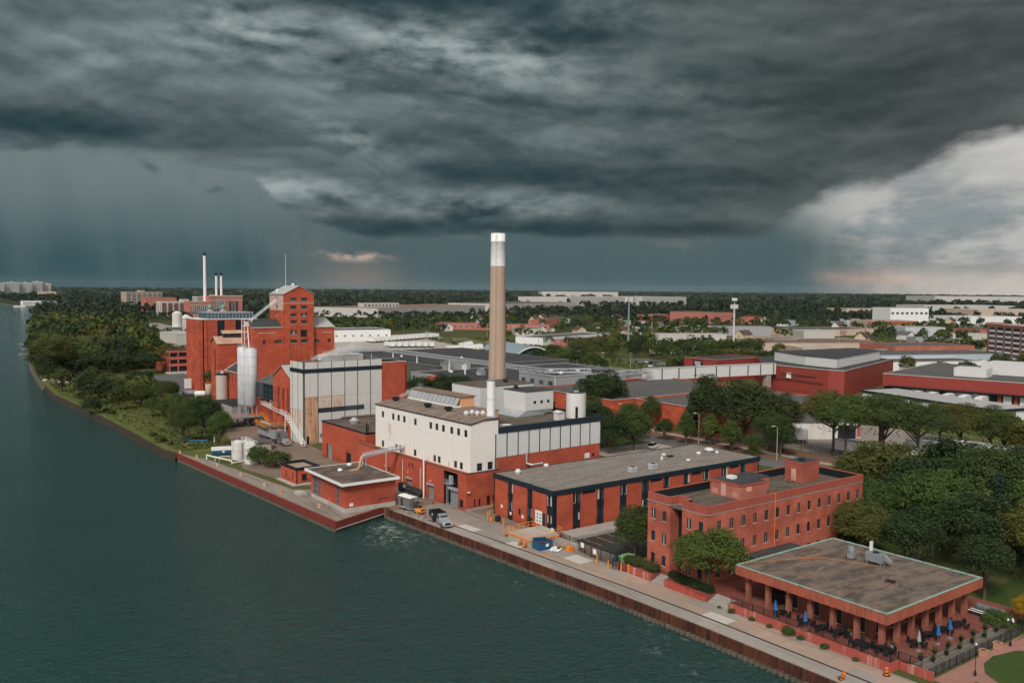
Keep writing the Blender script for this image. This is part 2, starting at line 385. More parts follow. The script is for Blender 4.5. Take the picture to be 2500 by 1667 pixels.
def thing(name, label, cat, loc=(0, 0, 0), rz=0.0, group=None):
    o = bpy.data.objects.new(name, None); COL.objects.link(o); o.location = loc; o.rotation_euler = (0, 0, rz)
    o.empty_display_size = .5
    return tag(o, label, cat, group)
def struct(name, mb, mat):
    o = obj(name, mb.mesh(name, mat)); o['kind'] = 'structure'; return o
def dup(root, loc, rz=0.0, label=None, group=None, scale=None, name=None):
    def cp(o, par):
        c = o.copy(); COL.objects.link(c); c.parent = par
        for ch in o.children: cp(ch, c)
        return c
    r = cp(root, None); r.location = loc; r.rotation_euler = (0, 0, rz)
    if scale: r.scale = scale if isinstance(scale, tuple) else (scale,) * 3
    if label: r['label'] = label
    if group: r['group'] = group
    return r
# facades: u along the wall, z up, depth inward
class FA:
    def __init__(s, ox, oy, dx, dy, nx, ny): s.o = (ox, oy); s.d = (dx, dy); s.n = (nx, ny)
    def p(s, u, z, dep=0.0): return (s.o[0] + s.d[0] * u - s.n[0] * dep, s.o[1] + s.d[1] * u - s.n[1] * dep, z)
    def box(s, mb, u0, u1, z0, z1, d0, d1):
        a, b = s.p(u0, z0, d0), s.p(u1, z1, d1)
        return mb.box(min(a[0], b[0]), max(a[0], b[0]), min(a[1], b[1]), max(a[1], b[1]), z0, z1)
def FS(x, y): return FA(x, y, 1, 0, 0, -1)
def FW(x, y): return FA(x, y, 0, 1, -1, 0)
def FN(x, y): return FA(x, y, 1, 0, 0, 1)
def FE(x, y): return FA(x, y, 0, 1, 1, 0)
def wall(mb, F, u0, u1, z0, z1, ops=(), rev=.16):
    """wall skin with real openings and their reveals"""
    us = sorted({u0, u1, *[a for o in ops for a in o[:2]]}); zs = sorted({z0, z1, *[a for o in ops for a in o[2:4]]})
    us = [u for u in us if u0 <= u <= u1]; zs = [q for q in zs if z0 <= q <= z1]
    for j in range(len(zs) - 1):
        run = None
        for i in range(len(us)):
            hole = i == len(us) - 1 or any(o[0] <= (us[i] + us[i + 1]) / 2 <= o[1] and o[2] <= (zs[j] + zs[j + 1]) / 2 <= o[3] for o in ops)
            if not hole and run is None: run = us[i]
            if hole and run is not None:
                mb.quad(F.p(run, zs[j]), F.p(us[i], zs[j]), F.p(us[i], zs[j + 1]), F.p(run, zs[j + 1])); run = None
    for a, b, c, d in [o[:4] for o in ops]:
        for q in (((a, c), (a, d)), ((b, d), (b, c)), ((a, d), (b, d)), ((b, c), (a, c))):
            mb.quad(F.p(*q[0]), F.p(*q[0], rev), F.p(*q[1], rev), F.p(*q[1]))
    return mb
_wcache = {}
def window(F, op, parent, fm=None, gm=None, nx=1, nz=1, rev=.16, fw=.07, blind=0, sill=False):
    """window part (frame bars) with its pane and, where the photo shows one, a blind"""
    a, b, c, d = op[:4]; fm = fm or m_frame; gm = gm or m_glass
    mb = MB()
    for q in (((a, a + fw), (c, d)), ((b - fw, b), (c, d)), ((a + fw, b - fw), (c, c + fw)), ((a + fw, b - fw), (d - fw, d))):
        F.box(mb, q[0][0], q[0][1], q[1][0], q[1][1], rev - .09, rev)
    for i in range(1, nx):
        u = a + (b - a) * i / nx; F.box(mb, u - fw * .4, u + fw * .4, c + fw, d - fw, rev - .08, rev - .005)
    for i in range(1, nz):
        q = c + (d - c) * i / nz; F.box(mb, a + fw, b - fw, q - fw * .4, q + fw * .4, rev - .085, rev - .003)
    w = part('window', mb, fm, parent)
    part('pane', MB().quad(F.p(a, c, rev), F.p(b, c, rev), F.p(b, d, rev), F.p(a, d, rev)), gm, w)
    if blind:
        e = a + fw + (b - a) * .38; g = e + (b - a) * blind
        part('blind', MB().quad(F.p(e, c + fw, rev - .02), F.p(g, c + fw, rev - .02), F.p(g, d - fw, rev - .02), F.p(e, d - fw, rev - .02)), m_blind, w)
    if sill:
        part('sill', F.box(MB(), a - .08, b + .08, c - .12, c - .02, -.06, rev - .1), m_conc2, w)
    return w
def panelpart(name, F, u0, u1, z0, z1, d0, d1, mat, parent, label=None):
    return part(name, F.box(MB(), u0, u1, z0, z1, d0, d1), mat, parent, label)
def parapet_roof(parent, x0, x1, y0, y1, z, mat, ph=.4, pt=.25, pm=None, cap=None):
    part('roof', MB().quad((x0 + pt, y0 + pt, z), (x1 - pt, y0 + pt, z), (x1 - pt, y1 - pt, z), (x0 + pt, y1 - pt, z)), mat, parent)
    mb = MB()
    for b in ((x0, x1, y0, y0 + pt), (x0, x1, y1 - pt, y1), (x0, x0 + pt, y0 + pt, y1 - pt), (x1 - pt, x1, y0 + pt, y1 - pt)):
        mb.box(*b, z - .15, z + ph)
    part('parapet', mb, pm, parent)

# ------------------------------------------------------------------ ground, water, quay
SHORE = [(86.4, -400), (86.3, 20), (86.1, 55), (85.9, 76), (85.3, 91), (83.2, 120), (80.8, 149.8), (80.6, 153.4), (67.9, 148.3), (62.0, 233.5), (60.3, 240), (60.1, 266), (59.4, 300), (57.8, 335), (55.6, 385), (57.2, 418), (60, 459), (65, 520), (77, 624), (93, 751), (130, 1031), (184, 1431), (240, 1800), (236, 2026), (215, 2330), (-300, 2520), (-5000, 2900)]
def sheet(name, poly, z, mat, kind='structure'):
    mb = MB(); mb.quad(*[(x, y, z) for x, y in poly]); o = obj(name, mb.mesh(name, mat))
    if kind: o['kind'] = kind
    return o
m, b = new_mat('ground_soil_and_grass'); P, x, y, z = pos()
g1 = noise(P, .03, 6, .6); g2 = noise(P, .6, 4, .65); g3 = noise(P, .004, 4, .6)
gc = mixc((g1 * 1.2 - .1 + (g2 - .5) * .6).clamp(), (.05, .065, .022), (.13, .125, .045))
gc = mixc(smooth(.55, .7, g2 * .5 + g1 * .5) * .5, gc, (.19, .15, .10))
gc = mixc(smooth(900, 1600, x + y) , gc, mixc(smooth(.4, .65, g3), (.028, .042, .02), (.055, .066, .03)))
setin(b, 'Base Color', gc); b.inputs['Roughness'].default_value = .95; b.inputs['Specular IOR Level'].default_value = .1; bump(b, g2, .4, .2)
m_ground = m
sheet('ground', SHORE + [(-8000, 12500), (12500, 12500), (12500, -400)], 0, m_ground)
m, b = new_mat('river_water'); P, x, y, z = pos()
# wave heights in the material; finer chop near the viewer
wv1 = noise(vec(x * .22 + y * .05, y * .34, 0.0), 1, 5, .6, .6); wv2 = noise(vec(x * .9, y * 1.25, 0.0), 1, 4, .6, .8); wv3 = noise(vec(x * .03, y * .02, 0.0), 1, 4, .6)
foamn = noise(vec(x * .5, y * .35, 1.0), 1, 7, .7, 1.2)
edge_d = x - 80 + (y - 150) * .057
wc = mixc((wv3 * 1.1 - .05).clamp(), (.009, .044, .040), (.026, .074, .065))
wc = mixc(smooth(.56, .70, foamn) * smooth(-12, -2, edge_d) * smooth(158, 140, y) * .55, wc, (.24, .30, .29))
eddy = X.m('EXPONENT', ((x - 74.5) * (x - 74.5) / 22 + (y - 139.5) * (y - 139.5) / 16) * -1.0) + X.m('EXPONENT', ((x - 77.5) * (x - 77.5) / 7 + (y - 147) * (y - 147) / 10) * -1.0)
wc = mixc((smooth(.46, .62, foamn) * eddy).clamp() * .7, wc, (.34, .40, .38))
setin(b, 'Base Color', wc); b.inputs['Roughness'].default_value = .11; b.inputs['IOR'].default_value = 1.33; b.inputs['Specular IOR Level'].default_value = .5
n = X.nt.nodes.new('ShaderNodeBump'); n.inputs['Strength'].default_value = .95; n.inputs['Distance'].default_value = .8
X.nt.links.new(((wv1 * .8 + wv2 * 1.1 * smooth(700, 120, y)) * (.35 + wv3 * 1.3)).k, n.inputs['Height']); X.nt.links.new(n.outputs[0], b.inputs['Normal'])
m_water = m
WZ = -2.0
sheet('water', [(-12000, -2500), (300, -2500), (300, 8000), (-12000, 8000)], WZ, m_water)
# natural river bank and low river wall upstream
emb = MB()
for (x0, y0), (x1, y1) in zip(SHORE[15:], SHORE[16:]):
    emb.quad((x0, y0, .02), (x1, y1, .02), (x1 - 1.5, y1, WZ - 1), (x0 - 1.5, y0, WZ - 1))
struct('river_bank', emb, MT('muddy_bank', (.10, .085, .06), .9, .3))
rw = MB(); rp = SHORE[9:16]
for (x0, y0), (x1, y1) in zip(rp, rp[1:]):
    rw.quad((x0, y0, .05), (x0 + .4, y0, .05), (x1 + .4, y1, .05), (x1, y1, .05)); rw.quad((x0, y0, .05), (x1, y1, .05), (x1 - .5, y1, WZ - 1), (x0 - .5, y0, WZ - 1))
    rw.quad((x0 + .7, y0, .05), (x0 + .7, y0, -.1), (x1 + .7, y1, -.1), (x1 + .7, y1, .05))
t = thing('river_wall', 'weathered low concrete river wall edging the overgrown bank upstream', 'wall', (0, 0, 0))
part('coping', rw, MT('stained_old_concrete', (.045, .035, .026), .9, .3, .5, dirt=(.05, .042, .03), dirt_amt=.7), t)

def SX(y):
    pts = SHORE[1:7]
    for (x0, y0), (x1, y1) in zip(pts, pts[1:]):
        if y0 <= y <= y1: return x0 + (x1 - x0) * (y - y0) / (y1 - y0)
    return pts[0][0] if y < pts[0][1] else pts[-1][0]
def UX(y): return 67.9 + (62.0 - 67.9) * (y - 148.3) / (233.5 - 148.3)
# rusty sheet piles: each pile is a piece; lower ends stand in the water
m, b = new_mat('rusty_sheet_steel'); P, x, y, z = pos()
oi = X.nt.nodes.new('ShaderNodeObjectInfo'); rr = X(oi.outputs['Random'])
ru = noise(vec(x * 2.5, y * 2.5, z * .5), 1, 5, .65)
rc = mixc((rr * .6 + (ru - .5) * 1.6 + .2).clamp(), (.024, .008, .006), (.135, .038, .016))
setin(b, 'Base Color', rc); b.inputs['Roughness'].default_value = .8; m_rust = m
m_redbeam = MT('red_oxide_paint', (.185, .036, .026), .7, .15, .5, dirt=(.08, .025, .02), streak=.4)
m_foot = MT('wet_pile_concrete', (.13, .105, .08), .7, .35, 1.2, dirt=(.03, .03, .028), dirt_amt=.6)
def pile_mesh():
    mb = MB()
    prof = [(.02, -.42), (.02, -.24), (-.28, -.15), (-.28, .15), (.02, .24), (.02, .42), (.05, .42), (.05, -.42)]
    mb.prism([(px, py) for px, py in reversed(prof)], -1.35, .02)
    me = mb.mesh('sheet_pile', m_rust); return me
def foot_mesh():
    mb = MB(); mb.lathe(-.02, 0, [(.24, -3.2), (.26, -1.9), (.24, -1.42), (.17, -1.3)], 8); return mb.mesh('pile_foot', m_foot)
pm_, fm_ = pile_mesh(), foot_mesh()
t = thing('quay_wall', 'rust-brown sheet pile quay wall along the concrete quay in the foreground', 'wall')
q = 20.5; npile = 0
while q < 152.5:
    o = obj('sheet_pile', pm_, t, (SX(q), q, 0), R(1.5))
    f_ = obj('pile_foot', fm_, t, (SX(q) - .05, q, rnd.uniform(-.08, .06)), rnd.random() * 6)
    q += .86; npile += 1
backing = MB()
for (x0, y0), (x1, y1) in zip(SHORE[1:7], SHORE[2:8]): backing.quad((x0 + .03, y0, .0), (x1 + .03, y1, .0), (x1 + .03, y1, -5), (x0 + .03, y0, -5))
part('backing', backing, m_foot, t)
t = thing('dock_wall', 'dark red painted steel dock wall below the small pump house and upstream', 'wall')
be = MB()
def strip(mb, a, b2, z0, z1, th):
    a, b2 = Vector(a), Vector(b2); d = (b2 - a).normalized(); nrm = Vector((d.y, -d.x)) * th
    mb.prism([tuple(a), tuple(b2), tuple(b2 + nrm), tuple(a + nrm)], z0, z1) if th < 0 else mb.prism([tuple(a + nrm), tuple(b2 + nrm), tuple(b2), tuple(a)], z0, z1)
be.prism([(67.9, 148.3), (67.9 + .5, 148.9), (62.5, 233.5), (62.0, 233.5)][::-1], -1.25, .06)
be.prism([(67.9, 148.3), (80.6, 153.4), (80.6, 153.9), (68.2, 148.95)], -1.25, .06)
part('fascia', be, m_redbeam, t)
lip = MB(); lip.prism([(67.8, 148.1), (80.6, 153.2), (80.6, 153.5), (68.0, 148.5)], -1.36, -1.252)
part('lower_lip', lip, m_conc2, t)
q = 149.2
while q < 233:
    obj('pile_foot', fm_, t, (UX(q) + .25, q, -.05), rnd.random() * 6); q += .86
for i in range(14): obj('pile_foot', fm_, t, (68.8 + i * .86, 149.0 + i * .86 * .4016, -.05), 0)
bk = MB(); bk.quad((68.5, 149, 0), (62.6, 233.5, 0), (62.6, 233.5, -5), (68.5, 149, -5)); bk.quad((68.5, 149, 0), (80.9, 153.9, 0), (80.9, 153.9, -5), (68.5, 149, -5)); part('backing', bk, m_foot, t)

# paved surfaces, each about 4 mm above the one below
def ASPH(name, c, c2, c3, amt=.6):
    m, b = new_mat(name); P, x, y, z = pos()
    a1 = noise(P, .12, 6, .65, .5); a2 = noise(P, 3, 3, .7); a3 = noise(vec(x * .7, y * .06, 0.0), 1, 5, .6, .3)
    col = mixc((.5 + (a1 - .5) * 2 + (a2 - .5) * .6).clamp(), c, c2)
    col = mixc(smooth(.5, .68, a3) * amt, col, c3)
    vo = X.nt.nodes.new('ShaderNodeTexVoronoi'); vo.feature = 'DISTANCE_TO_EDGE'; vo.inputs['Scale'].default_value = .3; X.nt.links.new(vec(x + a1 * 3, y + a2 * .6), vo.inputs['Vector'])
    col = mixc(smooth(.020, .004, X(vo.outputs[0])) * smooth(.45, .6, a1) * .45, col, tuple(v * .4 for v in c))
    oil = noise(P, .45, 3, .6); col = mixc(smooth(.64, .78, oil) * .5, col, tuple(v * .5 for v in c))
    setin(b, 'Base Color', col); b.inputs['Roughness'].default_value = .92; b.inputs['Specular IOR Level'].default_value = .15
    return m
m_yard = ASPH('dusty_yard_asphalt', (.15, .115, .092), (.27, .205, .16), (.30, .17, .10), .55)
m_quay = ASPH('worn_quay_concrete', (.22, .185, .155), (.34, .29, .245), (.15, .125, .11), .6)
m_asph = ASPH('grey_asphalt', (.10, .10, .10), (.16, .155, .15), (.075, .075, .075), .4)
m_asph_d = ASPH('fresh_dark_asphalt', (.030, .032, .034), (.048, .05, .05), (.075, .07, .065), .3)
m_lot = ASPH('pale_gravel_lot', (.34, .30, .26), (.48, .44, .39), (.26, .22, .19), .5)
m_walk = ASPH('pale_pavement', (.34, .27, .225), (.44, .36, .30), (.26, .21, .18), .4)
m_verge = ASPH('bare_brown_verge', (.15, .085, .055), (.22, .13, .09), (.10, .075, .04), .5)
m_lawn = MT('mown_lawn', (.042, .072, .014), .95, .3, .5, dirt=(.075, .085, .02), dirt_amt=.5)
m_field = MT('rough_grass', (.105, .115, .026), .95, .35, .15, dirt=(.17, .145, .055), dirt_amt=.5)
m_brickpave = MT('red_paving_brick', (.21, .066, .048), .9, .18, .4, dirt=(.17, .10, .08), dirt_amt=.5)
m_pathbrick = MT('pink_paving_brick', (.34, .17, .135), .9, .14, .5, dirt=(.2, .11, .09), dirt_amt=.4)
sheet('yard', [(81, 150), (88, 88), (100, 88), (100, 118), (98, 140), (95, 215), (100, 300), (84, 262), (70, 205), (74, 182), (82, 170)], .006, m_yard)
qb = sheet('quay', [(SX(y), y) for y in (20.5, 55, 76, 91, 120, 149.8)] + [(93.2, 150), (93.2, 112), (93.6, 20.5)], .010, m_quay)
sheet('dock_apron', [(67.9, 148.4), (80.8, 153.9), (84, 158), (84, 170), (71.5, 178), (66.6, 220), (62.6, 233)], .010, m_quay)
# concrete slabs of the quay, each its own piece
slab_m = [ASPH('slab_pink', (.36, .25, .195), (.47, .34, .27), (.23, .17, .14), .45), ASPH('slab_grey', (.28, .25, .22), (.40, .355, .31), (.16, .145, .13), .55),
          ASPH('slab_tan', (.33, .25, .195), (.43, .325, .255), (.2, .155, .125), .55), ASPH('slab_pale', (.50, .46, .41), (.58, .53, .47), (.42, .38, .34), .3)]
y0 = 21.0
while y0 < 134:
    ln = rnd.choice((3.1, 3.6, 4.2, 4.8)); y1 = y0 + ln
    for r_, (d0, d1) in enumerate(((.25, 2.75), (3.15, 5.2), (5.24, 8.0))):
        xa0, xa1 = SX(y0) + d0, SX(y0) + d1; xb0, xb1 = SX(y1) + d0, SX(y1) + d1
        if r_ == 2: xa1 = xb1 = min(92.9, max(xa1, 92.2))
        if r_ == 2 and y0 > 108: continue
        mt = slab_m[1] if r_ == 0 else rnd.choice((0, 0, 2, 2, 1)) if y0 < 100 else rnd.choice((1, 1, 2, 3, 2))
        if r_ and rnd.random() < .06: mt = 3
        mb = MB(); mb.prism([(xa0, y0 + .03), (xa1, y0 + .03), (xb1, y1 - .03), (xb0, y1 - .03)], .0, .030 + rnd.uniform(0, .012))
        part('slab', mb, mt if not isinstance(mt, int) else slab_m[mt], qb)
    y0 = y1
# old crane rails let into the quay
rail = MB()
for off in (2.85, 3.02):
    pts = [(SX(y) + off, y) for y in (20.5, 55, 76, 91, 120, 146)]
    for (x0, y0_), (x1, y1_) in zip(pts, pts[1:]): rail.prism([(x0, y0_), (x0 + .08, y0_), (x1 + .08, y1_), (x1, y1_)], .0, .05)
tag(obj('crane_rail', rail.mesh('crane_rail', m_black)), 'old sunken crane rails running the length of the quay', 'rail')
# streets, lots, lawns
sheet('lawn', [(153.6, 96), (163, 96), (178, 112), (178, 205), (150, 205), (150, 138), (153.6, 138)], .006, m_lawn)
sheet('lawn', [(137, 80), (176, 70), (176, 112), (137, 112)], .008, m_lawn)
sheet('road', [(179, -60), (187, -60), (187, 330), (179, 330)], .004, m_asph)
sheet('road', [(138, 98), (179, 104), (179, 112), (138, 112)], .011, m_asph)
sheet('driveway', [(153.6, 158), (179, 166), (179, 176), (153.6, 178)], .012, m_walk)
sheet('verge', [(187.2, 60), (203.8, 60), (203.8, 205), (187.2, 205)], .006, m_verge)
sheet('pavement', [(193, 60), (195.6, 60), (195.6, 205), (193, 205)], .010, m_walk)
sheet('truck_yard', [(204, 40), (262, 40), (262, 182), (204, 182)], .006, ASPH('pale_truck_yard', (.24, .20, .17), (.33, .28, .24), (.19, .16, .14), .5))
sheet('car_park', [(97.5, 98), (131, 98), (131, 114.2), (97.5, 114.2)], .012, m_asph_d)
for i in range(7):
    x0 = 99.2 + i * 2.75
    tag(sheet('bay_line', [(x0, 109.2), (x0 + .13, 109.2), (x0 + .13, 114.0), (x0, 114.0)], .018, m_yellow, None), 'faded yellow parking bay line on the dark car park', 'road marking', 'bay lines of the dark car park')
sheet('car_park', [(88, 352), (128, 352), (150, 400), (128, 443), (100, 440)], .014, m_asph)
sheet('field', [(84, 262), (98, 300), (96, 345), (70, 470), (60.5, 459), (57.5, 418), (56.2, 385), (58.3, 335), (60, 300), (61, 240), (66, 222), (72, 215)], .008, m_field)
sheet('rail_bed', [(388, 640), (420, 640), (366, 470), (330, 330), (306, 236), (300, 100), (262, 100), (270, 190), (300, 300), (318, 400), (352, 520)], .008, m_field)
m_ballast = ASPH('rail_ballast', (.26, .21, .18), (.36, .30, .26), (.2, .16, .14), .4)
def rails(pts, nm, lab):
    mb = MB(); bl = MB()
    for (x0, y0), (x1, y1) in zip(pts, pts[1:]):
        bl.prism([(x0 - 1.8, y0), (x0 + 1.8, y0), (x1 + 1.8, y1), (x1 - 1.8, y1)], .0, .16)
        for s_ in (-.72, .72): mb.prism([(x0 + s_ - .06, y0), (x0 + s_ + .06, y0), (x1 + s_ + .06, y1), (x1 + s_ - .06, y1)], .16, .34)
    t = thing(nm, lab, 'railway'); part('ballast', bl, m_ballast, t); part('rail', mb, MT('rail_steel', (.10, .085, .075), .5, .2), t)
rails([(404, 640), (372, 555), (350, 480), (336, 430), (317, 355), (300, 270), (296, 215), (288, 150), (284, 100)], 'railway_track', 'nearer railway track curving past the curved-roof station')
rails([(412, 640), (381, 555), (359, 480), (345, 430), (326, 355), (309, 270), (305, 215), (297, 150), (293, 100)], 'railway_track', 'farther railway track curving past the curved-roof station')
sheet('trailer_lot', [(268, 470), (330, 450), (352, 500), (400, 640), (405, 700), (300, 760), (262, 600)], .016, m_lot)
sheet('trailer_lot', [(210, 440), (268, 430), (300, 640), (240, 700), (215, 600)], .012, ASPH('worn_lot', (.20, .18, .16), (.30, .27, .24), (.15, .13, .12), .5))
sheet('car_park', [(346, 332), (372, 330), (392, 392), (372, 404)], .010, m_asph)
sheet('sand_lot', [(640, 505), (700, 610), (850, 570), (800, 500), (720, 495)], .01, ASPH('sandy_waste_ground', (.27, .20, .14), (.36, .28, .20), (.12, .13, .05), .5))
sheet('road', [(206, 700), (230, 700), (262, 1050), (240, 1050)], .010, ASPH('pale_far_road', (.26, .24, .22), (.34, .31, .28), (.2, .18, .16), .4))
sheet('road', [(196, 640), (230, 640), (230, 705), (206, 705)], .014, m_asph)
sheet('park_clearing', [(90, 560), (150, 545), (165, 600), (110, 640)], .006, m_field)
sheet('park_clearing', [(100, 640), (128, 640), (136, 700), (112, 705)], .01, MT('bare_pink_earth', (.36, .20, .14), .95, .2))

# ------------------------------------------------------------------ pavilion on its terrace
TZ = 1.0
PX0, PX1, PY0, PY1 = 95.0, 118.0, 54.6, 77.1
ter = MB(); ter.prism([(93.4, 53.1), (95.2, 53.1), (95.2, 51.9), (124, 51.9), (124, 98), (93.4, 98), (93.4, 91.3), (95.2, 91.3), (95.2, 88.8), (93.4, 88.8), (93.4, 80.5), (95.4, 80.5), (95.4, 76.8), (93.4, 76.8)], -.4, TZ); terr = struct('terrace', ter, m_brickpave)
def plinth(nm, lab, pts, h0, h1, th=.35, mat=None):
    mb = MB()
    for (x0, y0), (x1, y1) in zip(pts, pts[1:]):
        a, b2 = Vector((x0, y0)), Vector((x1, y1)); d = (b2 - a).normalized(); n_ = Vector((-d.y, d.x)) * th
        mb.prism([tuple(a), tuple(b2), tuple(b2 + n_), tuple(a + n_)], h0, h1)
    t = thing(nm, lab, 'wall'); part('wall', mb, mat or m_pinkwall, t)
    part('coping', MB().box(min(p[0] for p in pts) - .02, min(p[0] for p in pts) + .36, min(p[1] for p in pts), max(p[1] for p in pts), h1, h1 + .05), mat or m_pinkwall, t)
    return t
plinth('terrace_wall', 'peeling pink retaining wall below the pavilion terrace railing', [(93.3, 53.0), (93.3, 76.6)][::-1], -.1, 1.06)
plinth('terrace_wall', 'short pink wall return at the corner by the traffic drum', [(95.1, 49.0), (95.1, 52.9)][::-1], -.1, .95)
plinth('terrace_wall', 'pink wall facing the lawn between the two wall corners', [(93.66, 53.0), (95.1, 53.0)], -.1, 1.04, .3)
plinth('planter_wall', 'red planter wall under the leafy tree at the office corner', [(93.2, 80.7), (93.0, 88.6)][::-1], -.1, 1.05, .35, MT('worn_red_paint', (.40, .075, .05), .8, .15, .5, dirt=(.5, .35, .28), streak=.35))
plinth('planter_wall', 'red planter wall with white scrapes beside the upper steps', [(93.0, 91.4), (93.0, 98.6)][::-1], -.1, 1.05)
def steps(nm, lab, x0, x1, y0, y1, n=5, axis='x', zt=TZ, mat=None):
    t = thing(nm, lab, 'steps')
    for i in range(n):
        z = zt * (i + 1) / (n + 1)
        if axis == 'x': part('step', MB().box(x0 + (x1 - x0) * i / n, x1, y0, y1, 0, z), mat or m_conc, t)
        else: part('step', MB().box(x0, x1, y1 - (y1 - y0) * (1 - i / n), y1, 0, z), mat or m_conc, t)
    return t
steps('steps', 'curved-sided concrete steps rising from the quay beside the pavilion', 93.2, 95.39, 76.85, 80.45, 6)
steps('steps', 'concrete steps between the two red planter walls', 93.1, 95.19, 88.85, 91.25, 6)
steps('steps', 'broad timber-grey steps from the lawn path up to the terrace', 95.6, 118.5, 49.8, 51.9, 4, 'y', TZ, MT('grey_timber', (.17, .15, .125), .9, .2))
pv_ = thing('pavilion', 'low flat-roofed brick pavilion with colonnade and wide rust-red fascia', 'building', (PX0, PY0, TZ))
w_, h_ = PX1 - PX0, PY1 - PY0
fb, ft = 3.7, 5.0
part('roof', MB().box(.12, w_ - .12, .12, h_ - .12, ft - .35, ft - .06), m_pavroof, pv_)
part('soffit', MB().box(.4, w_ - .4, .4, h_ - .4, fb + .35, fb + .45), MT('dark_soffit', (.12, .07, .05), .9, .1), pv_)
def fascia_run(F, L, pitch, z0, z1, mat, parent, th=.14, gap=.04, nm='fascia_panel'):
    n = max(1, round(L / pitch)); pw = L / n; me = {}
    for i in range(n):
        panelpart(nm, F, i * pw + gap / 2, (i + 1) * pw - gap / 2, z0, z1, -.02 - (i % 2) * .012, th, mat, parent)
fascia_run(FS(0, 0), w_, .82, fb, ft, m_rustfascia, pv_); fascia_run(FW(0, .15), h_ - .15, .95, fb, ft, m_rustfascia, pv_)
fascia_run(FN(0, h_), w_, 3.2, fb, ft, m_rustfascia, pv_); fascia_run(FE(w_, .15), h_ - .3, 3.2, fb, ft, m_rustfascia, pv_)
m_copper = MT('verdigris_flashing', (.26, .40, .33), .6, .15, dirt=(.10, .14, .12), streak=.2)
for (x0, x1, y0, y1) in ((-.02, .28, 0, h_), (w_ - .28, w_ + .02, 0, h_)):
    n = 11
    for i in range(n): part('roof_edge', MB().box(x0, x1, y0 + i * (y1 - y0) / n + .03, y0 + (i + 1) * (y1 - y0) / n - .13, ft - .05, ft + .07), m_copper, pv_)
for (y0, y1) in ((-.02, .28), (h_ - .28, h_ + .02)):
    n = 11
    for i in range(n): part('roof_edge', MB().box(.29 + i * (w_ - .58) / n + .03, .29 + (i + 1) * (w_ - .58) / n - .13, y0, y1, ft - .05, ft + .07), m_copper, pv_)
colm = MB()
for q in ((-.28, .28, -.28, .28),): colm.box(*q, 0, fb + .3)
colm.box(-.30, -.22, -.30, .30, .02, fb + .2); colm.box(.22, .30, -.30, .30, .02, fb + .2)
cme = colm.mesh('column', m_pavbrick)
for i in range(7):
    obj('column', cme, pv_, (1.35, 1.4 + i * 3.3, 0))
    if i: obj('column', cme, pv_, (1.35 + i * 3.3, 1.4, 0))
    if 0 < i: obj('column', cme, pv_, (1.35 + 6 * 3.3, 1.4 + i * 3.3, 0))
cw = MB(); ix0, ix1, iy0, iy1 = 3.9, 20.0, 4.2, 16.2
opsS = [(1.0 + i * 3.3, 2.1 + i * 3.3, .1, 2.9) for i in range(5)]; opsW = [(.9 + i * 3.3, 2.0 + i * 3.3, .1, 2.9) for i in range(4)]
wall(cw, FS(ix0, iy0), 0, ix1 - ix0, 0, fb + .4, opsS); wall(cw, FW(ix0, iy0), 0, iy1 - iy0, 0, fb + .4, opsW)
wall(cw, FN(ix0, iy1), 0, ix1 - ix0, 0, fb + .4); wall(cw, FE(ix1, iy0), 0, iy1 - iy0, 0, fb + .4)
part('wall', cw, m_pavbrick, pv_)
for o in opsS: window(FS(ix0, iy0), o, pv_, m_frame_l, nz=1, fw=.09)
for o in opsW: window(FW(ix0, iy0), o, pv_, m_frame_l, nz=1, fw=.09)
bar_ = thing('bar_counter', 'dark outdoor bar counter in the shade of the pavilion roof', 'bar', (99.5, 71.6, TZ)); part('counter', MB().box(0, 5, 0, .8, 0, 1.1).box(0, .8, .8, 4, 0, 1.1), m_black, bar_); part('top', MB().box(-.1, 5.1, -.1, .9, 1.1, 1.16), m_steelgrey, bar_)
# things on the pavilion roof
def hvac(nm, lab, loc, sx, sy, sz, rz=0, mat=None, leg=.4, group=None):
    t = thing(nm, lab, 'air conditioner', loc, rz, group)
    part('casing', MB().box(-sx / 2, sx / 2, -sy / 2, sy / 2, leg, leg + sz), mat or m_galv, t)
    for a, c in ((-1, -1), (1, -1), (1, 1), (-1, 1)): part('leg', MB().box(a * sx * .42 - .05, a * sx * .42 + .05, c * sy * .42 - .05, c * sy * .42 + .05, 0, leg), m_steelgrey, t)
    g = MB()
    for i in range(5): g.box(-sx / 2 - .015, sx / 2 + .015, -sy / 2 - .015, sy / 2 + .015, leg + sz * (.18 + i * .14), leg + sz * (.23 + i * .14))
    part('louvre', g, m_steelgrey, t)
    part('fan', MB().lathe(0, 0, [(min(sx, sy) * .38, leg + sz), (min(sx, sy) * .38, leg + sz + .1), (min(sx, sy) * .3, leg + sz + .12)], 14), m_black, t)
    return t
hv = hvac('roof_unit', 'grey box air handler with sloped duct on the pavilion roof', (111.3, 66.0, TZ + ft - .06), 1.2, 2.4, 1.2, R(0), m_steelgrey, .55)
part('duct', MB().extr([(0, -1.2, .9), (0, -2.2, .75), (0, -2.2, .95), (0, -1.2, 1.7)], 0, (.6, 0, 0)), m_steelgrey, hv)
part('panel', MB().box(.3, .9, 1.0, 1.15, 1.6, 3.0), m_whitepaint, hv)
